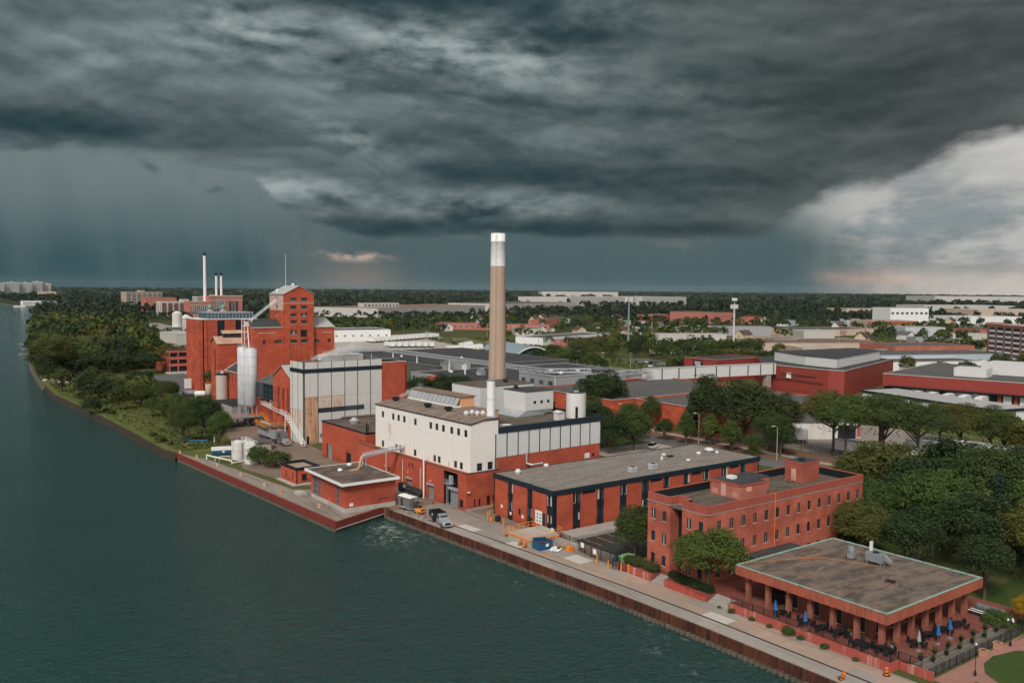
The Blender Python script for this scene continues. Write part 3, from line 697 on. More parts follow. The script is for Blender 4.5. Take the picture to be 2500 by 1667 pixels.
for i, (x, y) in enumerate(((111.1, 69.6), (112.0, 70.2))):
    t = thing('roof_condenser', ('nearer' if i == 0 else 'farther') + ' blue-grey round fan condenser on the pavilion roof', 'air conditioner', (x, y, TZ + ft - .06), 0, 'pavilion condensers')
    part('casing', MB().box(-.4, .4, -.4, .4, .1, .75), m_carsilver, t); part('drum', MB().lathe(0, 0, [(.45, .75), (.47, 1.3), (.4, 1.45), (.3, 1.45)], 16), m_steelgrey, t); part('base', MB().box(-.5, .5, -.5, .5, 0, .1), m_black, t)
gp = MB(); zr = TZ + ft + .1
gp.tube([(96.2, 77, zr), (104.5, 73.5, zr), (107.4, 72.0, zr), (110.6, 65.4, zr), (111.2, 64.9, zr), (111.2, 64.9, zr + .7)], .035, 6); gp.tube([(104.5, 73.5, zr), (108.2, 73.2, zr), (109.1, 73.0, zr), (109.1, 73.0, zr + .6), (109.5, 72.8, zr + .6)], .035, 6)
tag(obj('gas_pipe', gp.mesh('gas_pipe', MT('orange_gas_pipe', (.55, .2, .05), .5, .15))), 'thin orange gas pipe zigzagging over the pavilion roof', 'pipe')
t = thing('roof_hatch', 'small dark hatch with brick curb on the pavilion roof', 'hatch', (105.9, 60.6, TZ + ft - .06)); part('curb', MB().box(-.4, .4, -.5, .5, 0, .25), m_pavbrick, t); part('lid', MB().box(-.45, .45, -.55, .55, .25, .33), m_black, t)
# terrace railings: posts, top rail and pickets
def railing(nm, lab, pts, z, h=1.0, post=1.8, pick=.16, mat=None, cat='railing', pk=True):
    t = thing(nm, lab, cat); mat = mat or m_black; rl = MB(); pp = MB()
    for (x0, y0), (x1, y1) in zip(pts, pts[1:]):
        L = math.hypot(x1 - x0, y1 - y0); n = max(1, round(L / post))
        rl.bar((x0, y0, z + h), (x1, y1, z + h), .06); rl.bar((x0, y0, z + .12), (x1, y1, z + .12), .045)
        for i in range(n + 1):
            f = i / n; part('post', MB().box(x0 + (x1 - x0) * f - .035, x0 + (x1 - x0) * f + .035, y0 + (y1 - y0) * f - .035, y0 + (y1 - y0) * f + .035, z, z + h + .05), mat, t)
        if pk:
            k = int(L / pick)
            for i in range(1, k):
                f = i / k; a = x0 + (x1 - x0) * f; c = y0 + (y1 - y0) * f; pp.box(a - .011, a + .011, c - .011, c + .011, z + .12, z + h)
    part('rail', rl, mat, t)
    if pk: o = part('pickets', pp, mat, t); o['kind'] = 'stuff'
    return t
railing('terrace_railing', 'black picket railing on the peeling pink terrace wall', [(93.5, 76.4), (93.5, 53.2), (95.3, 53.2), (95.3, 50.4)], TZ + .06, .95)
railing('garden_fence', 'black picket fence at the foot of the broad terrace steps', [(95.4, 49.6), (118.6, 49.6)], 0, 1.25, 1.55, .15, None, 'fence')
for i, x in enumerate((99.4, 103.2, 106.6, 110.2)):
    mb = MB(); mb.tube([(x, 52.2, TZ), (x, 52.2, TZ + .95), (x, 49.9, .95), (x, 49.9, 0)], .025, 6)
    tag(obj('handrail', mb.mesh('handrail', m_black)), ('first', 'second', 'third', 'fourth')[i] + ' black handrail from the quay end on the broad terrace steps', 'handrail', 'terrace step handrails')
# terrace furniture
def table_set(loc, rz, lab, chairs=4, long=False):
    t = thing('dining_table', lab, 'table', loc, rz, 'terrace dining tables'); L = 1.0 if long else .5
    part('table_top', MB().box(-L, L, -.5, .5, .7, .75), m_black, t); lg = MB().box(-L + .05, -L + .12, -.45, -.38, 0, .7)
    for a in (-1, 1):
        for c in (-1, 1): part('leg', MB().box(a * (L - .08) - .03, a * (L - .08) + .03, c * .42 - .03, c * .42 + .03, 0, .7), m_black, t)
    return t
ch = MB(); ch.box(-.25, .25, -.25, .25, .40, .48); chair_seat = ch.mesh('seat', m_black)
ch = MB(); ch.box(-.25, .25, .21, .27, .48, .95); chair_back = ch.mesh('backrest', m_black)
ch = MB(); ch.box(-.02, .02, -.02, .02, 0, .4); chair_leg = ch.mesh('leg', m_black)
ch = MB(); ch.box(-.27, -.22, -.22, .24, .62, .67).box(.22, .27, -.22, .24, .62, .67).box(-.26, -.23, -.22, -.19, .4, .62).box(.23, .26, -.22, -.19, .4, .62); chair_arm = ch.mesh('armrest', m_black)
def chair(x, y, rz, lab):
    t = thing('patio_chair', lab, 'chair', (x, y, TZ), rz, 'black patio chairs on the terrace')
    obj('seat', chair_seat, t); obj('backrest', chair_back, t); obj('armrest', chair_arm, t)
    for a in (-.21, .21):
        for c in (-.21, .21): obj('leg', chair_leg, t, (a, c, 0))
TABS = [((95.5, 69.6), 0, 'by the leftmost blue umbrella', 1), ((95.6, 66.0), 0, 'behind the second blue umbrella', 0), ((95.4, 63.4), 0, 'along the railing near the planter pot', 0), ((95.8, 61.2), 0, 'nearest the glass screen', 0),
        ((94.9, 57.6), 1, 'at the railing before the corner column', 1), ((95.6, 55.0), 1, 'at the terrace corner above the traffic drum', 1), ((100.8, 54.0), 0, 'beside the grey umbrella', 0), ((104.4, 54.4), 0, 'between grey and blue umbrellas', 0),
        ((107.4, 54.2), 0, 'beside the middle blue umbrella on the south side', 0), ((111.0, 54.0), 0, 'beside the farthest blue umbrella', 0)]
for (x, y), lg, w, r_ in TABS:
    table_set((x, y, TZ), R(90) if lg else R(rnd.uniform(-20, 20)), 'black dining table ' + w, 4, lg)
    for k, (dx_, dy_) in enumerate(((-.95, 0), (.95, 0), (0, -.95), (0, .95)) if not lg else ((-.85, -.5), (-.85, .5), (.85, -.5), (.85, .5), (0, 1.4))):
        chair(x + dx_ + rnd.uniform(-.08, .08), y + dy_, math.atan2(dy_, dx_) - math.pi / 2 + rnd.uniform(-.3, .3), 'black patio chair at the table ' + w)
m_umb = MT('blue_canvas', (.012, .15, .40), .8, .15); m_umbg = MT('grey_canvas', (.30, .33, .33), .8, .12)
for (x, y), mt, lab in (((93.95, 69.5), m_umb, 'closed blue umbrella farthest left above the pink wall'), ((94.0, 65.0), m_umb, 'closed blue umbrella second from the left above the pink wall'), ((99.7, 53.2), m_umbg, 'closed grey umbrella on the south terrace'),
                      ((103.6, 52.9), m_umb, 'closed blue umbrella in the middle of the south terrace'), ((106.6, 53.0), m_umb, 'closed blue umbrella farthest along the south terrace')):
    t = thing('patio_umbrella', lab, 'umbrella', (x, y, TZ), 0, 'closed terrace umbrellas'); part('pole', MB().tube([(0, 0, 0), (0, 0, 2.5)], .025), m_steelgrey, t)
    part('base', MB().lathe(0, 0, [(.3, 0), (.3, .06), (.06, .1)], 12), m_steelgrey, t)
    c_ = MB(); prof = [(.24, 1.15), (.27, 1.3), (.2, 1.7), (.12, 2.2), (.03, 2.5)]; k = 10; n0 = 0
    for r_, z in prof:
        for i in range(k): a = 2 * math.pi * i / k; rr_ = r_ * (1 if i % 2 else .7); c_.v.append((rr_ * math.cos(a), rr_ * math.sin(a), z))
    for j in range(4):
        for i in range(k): q2 = (i + 1) % k; c_.f.append((j * k + i, j * k + q2, (j + 1) * k + q2, (j + 1) * k + i))
    part('canopy', c_, mt, t); part('print', MB().box(-.02, .02, -.29, -.27, 1.25, 1.4) if mt is m_umb else MB().box(-.01, .01, -.27, -.26, 1.3, 1.32), m_whitepaint, t)
t = thing('serving_table', 'round table under a white cloth by the pavilion columns', 'table', (97.3, 63.2, TZ)); part('tablecloth', MB().lathe(0, 0, [(.34, .25), (.42, .5), (.5, .78), (.48, .8)], 14), m_whitepaint, t); part('leg', MB().tube([(0, 0, 0), (0, 0, .3)], .05), m_black, t)
def pot(x, y, z, lab, r_=.28, h=.4, mt=None, grp='potted plants of the terrace', lf=2):
    t = thing('plant_pot', lab, 'plant pot', (x, y, z), 0, grp); part('pot', MB().lathe(0, 0, [(r_ * .65, 0), (r_, h), (r_ * .9, h), (r_ * .85, h * .9)], 12), mt or m_black, t)
    mb = MB()
    for i in range(46):
        a, b_ = rnd.random() * 6.28, rnd.random(); c = Vector((math.cos(a) * r_ * b_, math.sin(a) * r_ * b_, h + rnd.random() * .35)); d = Vector((rnd.uniform(-1, 1), rnd.uniform(-1, 1), rnd.random())).normalized() * .16
        e = d.orthogonal().normalized() * .06; mb.quad(c - e, c + e, c + e + d, c - e + d)
    part('foliage', mb, m_leaf[lf], t)
k_ = 0
for i in range(6):
    for (dx_, dy_, zz) in ((0, 51.75, TZ), (1.3, 51.0, TZ * .75)):
        k_ += 1; pot(97.6 + i * 3.1 + dx_, dy_, zz, 'dark bowl planter on the broad terrace steps, %s from the quay end' % ('first', 'second', 'third', 'fourth', 'fifth', 'sixth', 'seventh', 'eighth', 'ninth', 'tenth', 'eleventh', 'twelfth')[k_ - 1])
for i, (x, y) in enumerate(((96.9, 70.4), (97.1, 66.8), (97.1, 60.6), (98.2, 57.3))): pot(x, y, TZ, 'pale flower pot by the %s colonnade bay' % ('first', 'second', 'fourth', 'corner')[i], .3, .5, m_steelgrey)
pot(97.7, 55.3, TZ, 'cream bowl pot at the terrace corner column', .32, .45, m_frame_l)
# fire table and sofas
t = thing('fire_table', 'long black fire table with white top at the terrace end', 'table', (117.6, 52.9, TZ)); part('base', MB().box(-.4, .4, 0, 3, 0, .45), m_black, t); part('rim', MB().box(-.5, -.3, -.05, 3.05, .45, .52).box(.3, .5, -.05, 3.05, .45, .52), m_whitepaint, t)
t = thing('outdoor_sofa', 'grey corner sofa facing the fire table on the terrace', 'sofa', (119.4, 52.4, TZ)); part('frame', MB().box(-.4, .4, 0, 3.6, 0, .3), m_black, t)
for i in range(4): part('seat_cushion', MB().box(-.4, .32, .03 + i * .9, .87 + i * .9, .3, .46), m_cargrey, t); part('back_cushion', MB().box(.2, .42, .03 + i * .9, .87 + i * .9, .46, .85), m_steelgrey, t)
# lawn path, round lawn, lamps, planters beyond the fence
sheet('garden_path', [(95.6, 46.5), (97, 40), (132, 30), (134, 49.3), (95.6, 49.3)], .014, m_pathbrick)
sheet('lawn', [(102.2, 46.6), (104.8, 48.0), (108, 48.4), (112, 47.5), (116, 44), (118, 38), (104, 33), (100.4, 41), (100.4, 43.6)], .02, m_lawn)
sheet('lawn', [(95.6, 44.6), (97.4, 46.2), (99.3, 46.2), (99.4, 42), (98, 38), (95, 38)], .02, m_field)
sheet('lawn', [(114.2, 48.9), (140, 49.0), (140, 60), (119, 60), (119, 49.2)], .022, m_lawn)
for i, (x, y) in enumerate(((106.9, 49.0), (110.7, 49.1))):
    t = thing('square_planter', ('nearer' if i == 0 else 'farther') + ' square terracotta planter outside the garden fence', 'planter', (x, y, .02), 0, 'terracotta planters')
    part('tub', MB().extr([(-.3, -.3, 0), (.3, -.3, 0), (.3, .3, 0), (-.3, .3, 0)], 0, (0, 0, .01)).prism([(-.4, -.4), (.4, -.4), (.4, .4), (-.4, .4)], .01, .75), MT('terracotta_%d' % i, (.50, .24, .16), .8, .1), t); part('rim', MB().box(-.46, .46, -.46, -.36, .75, .83).box(-.46, .46, .36, .46, .75, .83).box(-.46, -.36, -.36, .36, .75, .83).box(.36, .46, -.36, .36, .75, .83), MT('terracotta_rim_%d' % i, (.55, .27, .18), .8, .1), t); part('soil', MB().box(-.36, .36, -.36, .36, .75, .76), m_bark, t)
def lamp_post(x, y, lab, heads=3, h=3.2):
    t = thing('garden_lamp', lab, 'street lamp', (x, y, 0)); part('base', MB().lathe(0, 0, [(.16, 0), (.14, .5), (.06, .6)], 10), m_black, t); part('pole', MB().tube([(0, 0, .5), (0, 0, h)], .045, 8, .035), m_black, t)
    for i in range(heads):
        a = 2.1 * i; r_ = .35 if heads > 1 else 0; x1, y1 = math.cos(a) * r_, math.sin(a) * r_
        if r_: part('arm', MB().tube([(0, 0, h - .2), (x1 * .7, y1 * .7, h - .25), (x1, y1, h - .05)], .02), m_black, t)
        part('globe', MB().lathe(x1, y1, [(.05, h - .05), (.12, h + .06), (.12, h + .16), (.04, h + .26)], 10), m_whitepaint, t)
lamp_post(112.9, 48.6, 'black three-headed garden lamp beside the round lawn'); lamp_post(100.7, 47.0, 'slim single-headed garden lamp at the path fork', 1, 3.6)

# ------------------------------------------------------------------ three-storey brick office
of = thing('brick_office', 'three-storey orange-red brick office with metal parapet and narrow windows', 'building', (96.3, 83.5, 0))
OL, OD, OH = 39.7, 11.9, 12.5
F = FS(0, 0); rows = ((8.6, 10.15), (5.1, 6.65), (1.65, 3.2))
opS = [(2.75 + i * 2.73 - .42, 2.75 + i * 2.73 + .42, a, c) for i in range(14) for a, c in rows]
w = MB(); wall(w, F, 0, OL, 0, OH - 1.15, opS)
for o in opS: window(F, o, of, m_frame, nx=2, fw=.06, blind=.22 if rnd.random() < .38 else 0, sill=True)
Fw = FW(0, 0); opW = []
for u in (1.1, 3.4, 8.4, 10.7): opW += [(u - .42, u + .42, a, c) for a, c in rows]
wall(w, Fw, 0, 4.8, 0, OH - 1.15, [o for o in opW if o[0] < 4.5]); wall(w, Fw, 7.2, OD, 0, OH - 1.15, [o for o in opW if o[0] > 7])
for o in opW: window(Fw, o, of, m_frame, nx=2, fw=.06, blind=.3 if rnd.random() < .45 else 0, sill=True)
w.quad((0, 4.8, 0), (2.2, 4.8, 0), (2.2, 4.8, OH - 1.15), (0, 4.8, OH - 1.15)); w.quad((0, 7.2, 0), (2.2, 7.2, 0), (2.2, 7.2, OH - 1.15), (0, 7.2, OH - 1.15))
wall(w, FN(0, OD), 0, OL, 0, OH - 1.15); wall(w, FE(OL, 0), 0, OD, 0, OH - 1.15)
part('wall', w, m_orange, of)
part('stair_glazing', MB().box(1.9, 2.1, 5.9, 7.2, 0, OH - 1.3), m_black, of); part('stair_wall', MB().box(2.0, 2.2, 4.8, 5.9, 0, OH - 1.3), m_orange, of)
part('roof', MB().box(.3, OL - .3, .3, OD - .3, 10.9, 11.2), m_gravel_d, of)
# parapet of red metal pans, one piece per pan
outl = [(0, 0), (OL, 0), (OL, OD), (0, OD), (0, 7.2), (1.9, 7.2), (1.9, 4.8), (0, 4.8)]
z0, z1 = OH - 1.12, OH
pan_cache = {}
for i in range(len(outl)):
    a, b2 = Vector(outl[i]), Vector(outl[(i + 1) % len(outl)]); L = (b2 - a).length; d = (b2 - a) / L; n_ = Vector((d.y, -d.x))
    k = max(1, round(L / .68)) if i in (0, 3, 4, 5, 6, 7) else max(1, round(L / 2.0)); pw = L / k
    key = round(pw, 3)
    if key not in pan_cache: pan_cache[key] = MB().box(.015, pw - .015, -.06, .04, z0, z1 - .06).mesh('parapet_panel', m_redmetal)
    for j in range(k):
        p = a + d * pw * j; obj('parapet_panel', pan_cache[key], of, (p.x, p.y, 0), math.atan2(d.y, d.x))
inner = MB(); capm = MB(); fl = MB()
for i in range(len(outl)):
    a, b2 = Vector(outl[i]), Vector(outl[(i + 1) % len(outl)]); d = (b2 - a).normalized(); n_ = Vector((-d.y, d.x))
    inner.prism([tuple(a + n_ * .05), tuple(b2 + n_ * .05), tuple(b2 + n_ * .3), tuple(a + n_ * .3)], 11.0, z1 - .08)
    capm.prism([tuple(a - n_ * .09 - d * .09), tuple(b2 - n_ * .09 + d * .09), tuple(b2 + n_ * .36), tuple(a + n_ * .36)], z1 - .05 + i * .0012, z1 + .03 + i * .0012)
    fl.prism([tuple(a - n_ * .08 - d * .08), tuple(b2 - n_ * .08 + d * .08), tuple(b2 + n_ * .02), tuple(a + n_ * .02)], z0 - .14 + i * .001, z0 - .03 + i * .001)
part('parapet_inside', inner, m_black, of); part('coping', capm, m_redmetal, of); part('flashing', fl, m_galv, of)
def penthouse(nm, lab, x0, x1, y0, y1, z0, z1, parent_mat, door_u=None, extra=None):
    t = thing(nm, lab, 'roof structure', (x0, y0, z0)); L, D, h = x1 - x0, y1 - y0, z1 - z0
    part('wall', MB().box(0, L, 0, D, 0, h - .08), parent_mat, t); part('roof', MB().box(-.06, L + .06, -.06, D + .06, h - .08, h + .04), m_tar, t)
    trim = MB().box(-.1, L + .1, -.1, -.061, h - .25, h + .06).box(-.1, -.061, -.1, D + .1, h - .25, h + .06); part('trim', trim, m_redmetal, t)
    if door_u is not None: panelpart('door', FW(0, 0), door_u, door_u + .95, .15, 2.2, -.05, .02, MT('pale_pink_door', (.58, .33, .29), .6, .06), t)
    return t
m_pent = BRICK('weathered_pink_brick', (.36, .105, .07), (.50, .19, .14), .5)
p1_ = penthouse('roof_plant_room', 'low brick plant room nearer the river on the office roof', 107.9, 114.1, 86.8, 93.0, 11.2, 13.6, m_pent, 3.0)
part('extension', MB().box(6.22, 9.5, 2.0, 6.2, 0, 2.3), m_pent, p1_); part('extension_roof', MB().box(6.24, 9.6, 1.94, 6.26, 2.3, 2.42), m_tar, p1_); part('skylight', MB().box(2.2, 3.4, 3.6, 4.8, 2.44, 2.9), m_whitepaint, p1_)
for u in (.6, 4.6): panelpart('louvre', FW(0, 0), u, u + 1.1, .3, 1.1, -.04, .02, MT('pink_louvre_%d' % int(u), (.50, .25, .2), .6, .08), p1_)
panelpart('vent_grille', FS(0, 0), 1.3, 2.5, 1.2, 1.95, -.04, .02, m_peach, p1_)
p2_ = penthouse('roof_stair_tower', 'tall brick stair tower with pale door on the office roof', 126.7, 131.2, 88.9, 92.6, 11.2, 14.6, m_orange, 1.4); part('vent', MB().box(1.5, 2.4, 1.4, 2.2, 3.44, 3.75), m_black, p2_)
t = thing('roof_ladder_steps', 'small rust-red metal steps below the roof stair door', 'steps', (126.0, 90.3, 11.2))
for i in range(4): part('step', MB().box(-.9 + i * .22, -.7 + i * .22, -.1, 1.1, .15 + i * .2, .2 + i * .2), m_redmetal, t)
part('stringer', MB().bar((-.9, -.12, .1), (0, -.12, .95), .1).bar((-.9, 1.12, .1), (0, 1.12, .95), .1).bar((-.9, -.12, .9), (0, -.12, 1.7), .05).bar((-.9, 1.12, .9), (0, 1.12, 1.7), .05), m_redmetal, t)
gp = MB().tube([(112.0, 83.42, 2.4), (112.0, 83.42, 12.6), (111.2, 83.6, 12.62), (111.2, 84.6, 12.0)], .06)
tag(obj('gas_pipe', gp.mesh('gas_pipe', m_orangep)), 'orange gas pipe running up the south face of the brick office', 'pipe')
lk = thing('link_roof', 'low flat link roof between the brick office and the pavilion', 'roof', (104, 77.2, 0)); part('roof', MB().box(0, 12, 0, 6.2, 3.9, 4.1), m_tar, lk); part('edge', MB().box(-.1, 12, -.02, .1, 3.7, 4.4).box(-.12, -.02, 0, 6.2, 3.7, 4.4), m_black, lk); part('wall', MB().box(.4, 11.8, .3, 6.2, 1, 3.9), m_pavbrick, lk)

# ------------------------------------------------------------------ long flat-roofed office
fo = thing('flat_office', 'long two-storey red brick office with black fascia and gravel roof', 'building', (96, 118.6, 0))
FL, FD, FH = 57.3, 18.4, 8.0
part('roof', MB().box(.1, FL - .1, .1, FD - .1, FH - .3, FH - .02), m_gravel, fo)
fas = MB().box(-.15, FL + .15, -.15, .1, 7.15, FH + .06).box(-.15, .1, .1, FD + .15, 7.15, FH + .06).box(.1, FL + .15, FD - .1, FD + .15, 7.15, FH + .06).box(FL - .1, FL + .15, .1, FD - .1, 7.15, FH + .06)
part('fascia', fas, m_navy, fo)
core = MB().box(.35, FL - .3, .35, FD - .3, 0, 7.2); part('core', core, m_black, fo)
def bay_strip(F, u0, u1, parent, lit=False):
    """dark glazed strip between brick panels: mullion, two panes, spandrels"""
    panelpart('spandrel', F, u0, u1, 3.5, 5.1, .12, .22, m_navy, parent); panelpart('spandrel', F, u0, u1, 0, 1.9, .12, .22, m_navy, parent)
    um = (u0 + u1) / 2
    panelpart('mullion', F, um - .17, um + .17, 0, 7.15, -.02, .2, m_black, parent)
    for a, c in ((u0 + .05, um - .2), (um + .2, u1 - .05)):
        for z0, z1 in ((1.95, 3.45), (5.15, 7.1)):
            window(F, (a, c, z0, z1), parent, m_frame_l if rnd.random() < .45 else m_frame, m_glass2 if rnd.random() < .5 else m_glass, rev=.2, fw=.05, blind=.45 if rnd.random() < .25 else 0)
def brick_panel(F, u0, u1, parent, z1=7.15):
    panelpart('brick_panel', F, u0 + .22, u1 - .22, 0, z1, 0, .3, m_red, parent)
    for a in (u0, u1 - .2): panelpart('brick_pier', F, a, a + .2, 0, 7.15 if z1 > 7 else 7.1, -.1, .3, m_red, parent)
Fs, Fw = FS(0, 0), FW(0, 0)
for u0, u1 in ((1.9, 5.9), (7.7, 12.0), (13.8, 17.9)): brick_panel(Fw, u0, u1, fo)
for u0, u1 in ((5.95, 7.65), (12.05, 13.75)): bay_strip(Fw, u0, u1, fo)
bay_strip(Fw, 17.95, 18.4, fo); bay_strip(Fw, .3, 1.85, fo)
panelpart('corner_post', Fw, -.05, .28, 0, 7.15, -.05, .3, m_black, fo)
u = .95
segs = [(.95, 4.55), (6.55, 10.3), (12.3, 16.1), (18.1, 21.8), (24.0, 27.7), (29.7, 33.5), (35.5, 39.1), (41.3, 44.9), (47.2, 50.8), (52.8, 56.6)]
bay_strip(Fs, .3, .95, fo)
for i, (a, c) in enumerate(segs):
    if i in (1, 4, 6, 8): 
        brick_panel(Fs, a, c, fo, 6.5); panelpart('dark_band', Fs, a + .2, c - .2, 6.52, 7.12, .05, .25, m_black, fo)
    else: brick_panel(Fs, a, c, fo)
    nx_ = segs[i + 1][0] if i < len(segs) - 1 else FL - .1
    bay_strip(Fs, c + .03, nx_ - .03, fo)
panelpart('loading_door', Fw, 3.1, 5.1, 1.25, 3.7, -.06, .1, m_whitepaint, fo)
for i in range(3):
    for j in range(2): panelpart('door_window', Fw, 3.3 + j * .85, 3.75 + j * .85, 1.75 + i * .6, 1.95 + i * .6, -.09, .05, m_black, fo)
panelpart('side_door', Fw, 1.95, 3.0, 1.25, 3.5, -.04, .1, m_navy, fo); panelpart('small_window', Fw, 9.6, 10.2, 1.6, 2.8, -.03, .1, m_black, fo)
for u, z in ((15.4, 1.4), (12.5, .6), (8.7, .8)): panelpart('wall_sign', Fw, u, u + .5, z + .4, z + 1.0, -.05, .02, m_whitepaint, fo)
def roof_vent(x, y, z, lab, r_=.45, h=.7, mt=None, grp=None, kind='roof_vent'):
    t = thing(kind, lab, 'roof vent', (x, y, z), 0, grp)
    part('curb', MB().lathe(0, 0, [(r_ * .8, 0), (r_ * .8, h * .35)], 14), mt or m_whitepaint, t)
    part('hood', MB().lathe(0, 0, [(r_ * 1.15, h * .35), (r_ * 1.2, h * .5), (r_ * .95, h * .62), (r_ * .75, h * .95), (r_ * .6, h), (r_ * .2, h * 1.02)], 14), mt or m_whitepaint, t)
VD = [((99.6, 134.0), .55, .95, 'big white mushroom vent at the river corner of the flat office roof'), ((108.2, 136.0), .5, .7, 'white vent on the far edge of the flat office roof'), ((132.7, 127.7), .28, .9, 'tall white cone vent mid-roof on the flat office'), ((136.8, 131.1), .5, .55, 'wide low vent behind the dark roof hatch'),
      ((144.2, 127.8), .5, .65, 'white vent before the big round vent'), ((148.9, 128.9), .95, .9, 'biggest round vent at the inland end of the flat office roof'), ((148.6, 126.4), .45, .55, 'small vent beside the biggest round vent'), ((136.9, 124.1), .45, .5, 'low vent near the south edge of the flat office roof')]
for (x, y), r_, h, lab in VD: roof_vent(x, y, FH - .02, lab, r_, h, MT('vent_white_%d' % int(x * 10), (.62, .61, .58), .5, .08), 'vents on the flat office roof')
hvac('roof_unit', 'silver air conditioner nearer the river on the flat office roof', (119.3, 122.6, FH - .02), 1.5, 1.2, .95, 0, m_silver, .1, 'silver roof units'); hvac('roof_unit', 'silver air conditioner farther inland on the flat office roof', (124.8, 122.5, FH - .02), 1.5, 1.2, 1.0, 0, m_silver, .1, 'silver roof units')
tag(obj('roof_hatch', MB().box(136.6, 137.9, 129.2, 130.0, FH, FH + .25).mesh('roof_hatch', m_black)), 'flat dark hatch on the gravel roof', 'hatch')
ex = MB(); ex.box(96.8, 131, 114.3, 118.4, -.2, .55); tag(obj('walkway', ex.mesh('walkway', m_conc)), 'raised concrete walkway along the south side of the flat office', 'walkway')

# ------------------------------------------------------------------ white plant building on its red brick base
RW = R(2.5)
wb = thing('white_plant_building', 'tall white rendered plant building on a red brick base by the quay', 'building', (93.4, 141.3, 0), RW)
F = FW(0, 0); ups = [34.0, 29.5, 27.2, 24.8, 20.3, 14.3, 12.0, 9.6, 6.6, 4.2, 1.7]; lows = [34.0, 28.1, 26.4, 20.4, 12.8, 11.1, 5.2, 3.2]
op = [(u - .52, u + .52, 14.45, 15.85) for u in ups] + [(u - .52, u + .52, 7.75, 9.15) for u in lows]
w = MB(); wall(w, F, 0, 37.3, 7.5, 17.2, op)
opS = [(1.55, 2.85, 7.7, 9.25), (4.2, 5.5, 7.7, 9.25)]
wall(w, FS(0, 0), 0, 6.8, 7.5, 17.2, opS); w.quad((0, 0, 17.2), (6.8, 0, 17.2), (6.8, 0, 17.85), (3.2, 0, 17.85))
w.quad((0, 37.3, 7.5), (13, 37.3, 7.5), (13, 37.3, 17.85), (3.2, 37.3, 17.85), (0, 37.3, 17.2)); w.quad((6.8, 0, 7.5), (6.8, 8, 7.5), (6.8, 8, 17.85), (6.8, 0, 17.85)); w.quad((13, 8, 7.5), (13, 37.3, 7.5), (13, 37.3, 17.85), (13, 8, 17.85))
part('white_wall', w, m_white, wb)
part('peach_wall', MB().box(6.85, 13, 7.98, 8.1, 15, 17.8), m_peach, wb)
for o in op: window(F, o, wb, m_frame, nx=2, nz=3, fw=.06)
for o in opS: window(FS(0, 0), o, wb, m_frame, nx=2, nz=2, fw=.06)
j = MB()
for u in (5.9, 13.0, 22.5, 31.5): j.box(-.012, .02, u - .025, u + .025, 7.5, 17.15)
for z in (9.6, 11.5, 13.4): j.box(-.008, .02, 0, 37.3, z, z + .03)
part('panel_joint', j, MT('joint_line_grey', (.62, .57, .52), .8, .05), wb)  # narrow grey strips along the joints of the wall's panel grid
r_ = MB(); r_.quad((-.15, -.15, 17.2), (3.2, -.15, 17.9), (3.2, 37.4, 17.9), (-.15, 37.4, 17.2)); r_.quad((3.2, -.15, 17.9), (6.9, -.15, 17.9), (6.9, 37.4, 17.9), (3.2, 37.4, 17.9)); r_.quad((6.9, 8, 17.9), (13.1, 8, 17.9), (13.1, 37.4, 17.9), (6.9, 37.4, 17.9))
part('roof', r_, m_gravel_d if 0 else ROOF('tan_gravel_roof', (.20, .15, .12), (.34, .265, .215), (.15, .115, .092), .4, 2.4), wb)
ed = MB(); ed.quad((-.17, -.16, 17.02), (-.17, 37.4, 17.02), (-.17, 37.4, 17.24), (-.17, -.16, 17.24)); ed.quad((-.17, -.17, 17.0), (3.2, -.17, 17.68), (3.2, -.17, 17.93), (-.17, -.17, 17.24)); ed.box(3.2, 7, -.19, -.12, 17.66, 17.94); part('eave_trim', ed, m_navy, wb)
rs0 = MB()
for u, z0, z1, w_ in ((31.3, 11.6, 13.6, .12), (30.7, 11.0, 13.4, .16), (30.9, 9.6, 11.0, .06), (27.2, 8.6, 9.2, .05), (24.6, 7.6, 9.4, .14), (7.6, 7.6, 8.6, .1)): rs0.box(-.014, .0, u - w_, u + w_, z0, z1)
part('rust_run', rs0, m_rusty, wb)
# red base
g0, g1 = 2.85, 7.9
rop = [(20.0, 22.0, 0, 2.8), (11.4, 13.8, 0, 3.0), (20.9, 21.5, 5.4, 6.3), (19.5, 20.1, 5.4, 6.3), (1.0, 2.4, .5, 2.1), (g0, g1, 0, 7.0), (26.5, 27.6, 1.2, 2.0), (29.2, 30.1, 3.0, 3.9)]
rb = MB(); Fr = FW(-1.05, 0); wall(rb, Fr, 0, 44, 0, 7.5, rop, .5)
rb.quad((-1.05, 0, 7.5), (.05, 0, 7.5), (.05, 44, 7.5), (-1.05, 44, 7.5))
rop2 = [(1.95, 2.35, .55, 2.2), (3.1, 3.65, .55, 2.1), (5.1, 6.0, .5, 2.4), (6.6, 7.5, 1.1, 2.4)]
wall(rb, FS(-1.05, 0), 0, 7.0, 0, 7.5, rop2, .3); wall(rb, FS(5.95, 0), 0, 29.4, 0, 9.8)
wall(rb, FE(35.35, 0), 0, 24, 0, 9.8); wall(rb, FN(-1.05, 44), 0, 14, 0, 7.5)
part('red_wall', rb, m_red, wb)
part('base_coping', MB().box(-1.2, -.9, -.15, 44, 7.46, 7.62).box(-.9, 7.0, -.15, .02, 7.46, 7.62), m_gravel_d, wb)
part('plinth', MB().box(-1.1, 6, -.06, -.001, 0, .5), m_conc, wb)
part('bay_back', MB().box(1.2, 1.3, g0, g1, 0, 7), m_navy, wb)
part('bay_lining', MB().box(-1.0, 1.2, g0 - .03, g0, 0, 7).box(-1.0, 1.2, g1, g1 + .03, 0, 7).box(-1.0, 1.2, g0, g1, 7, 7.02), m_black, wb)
rd = MB()
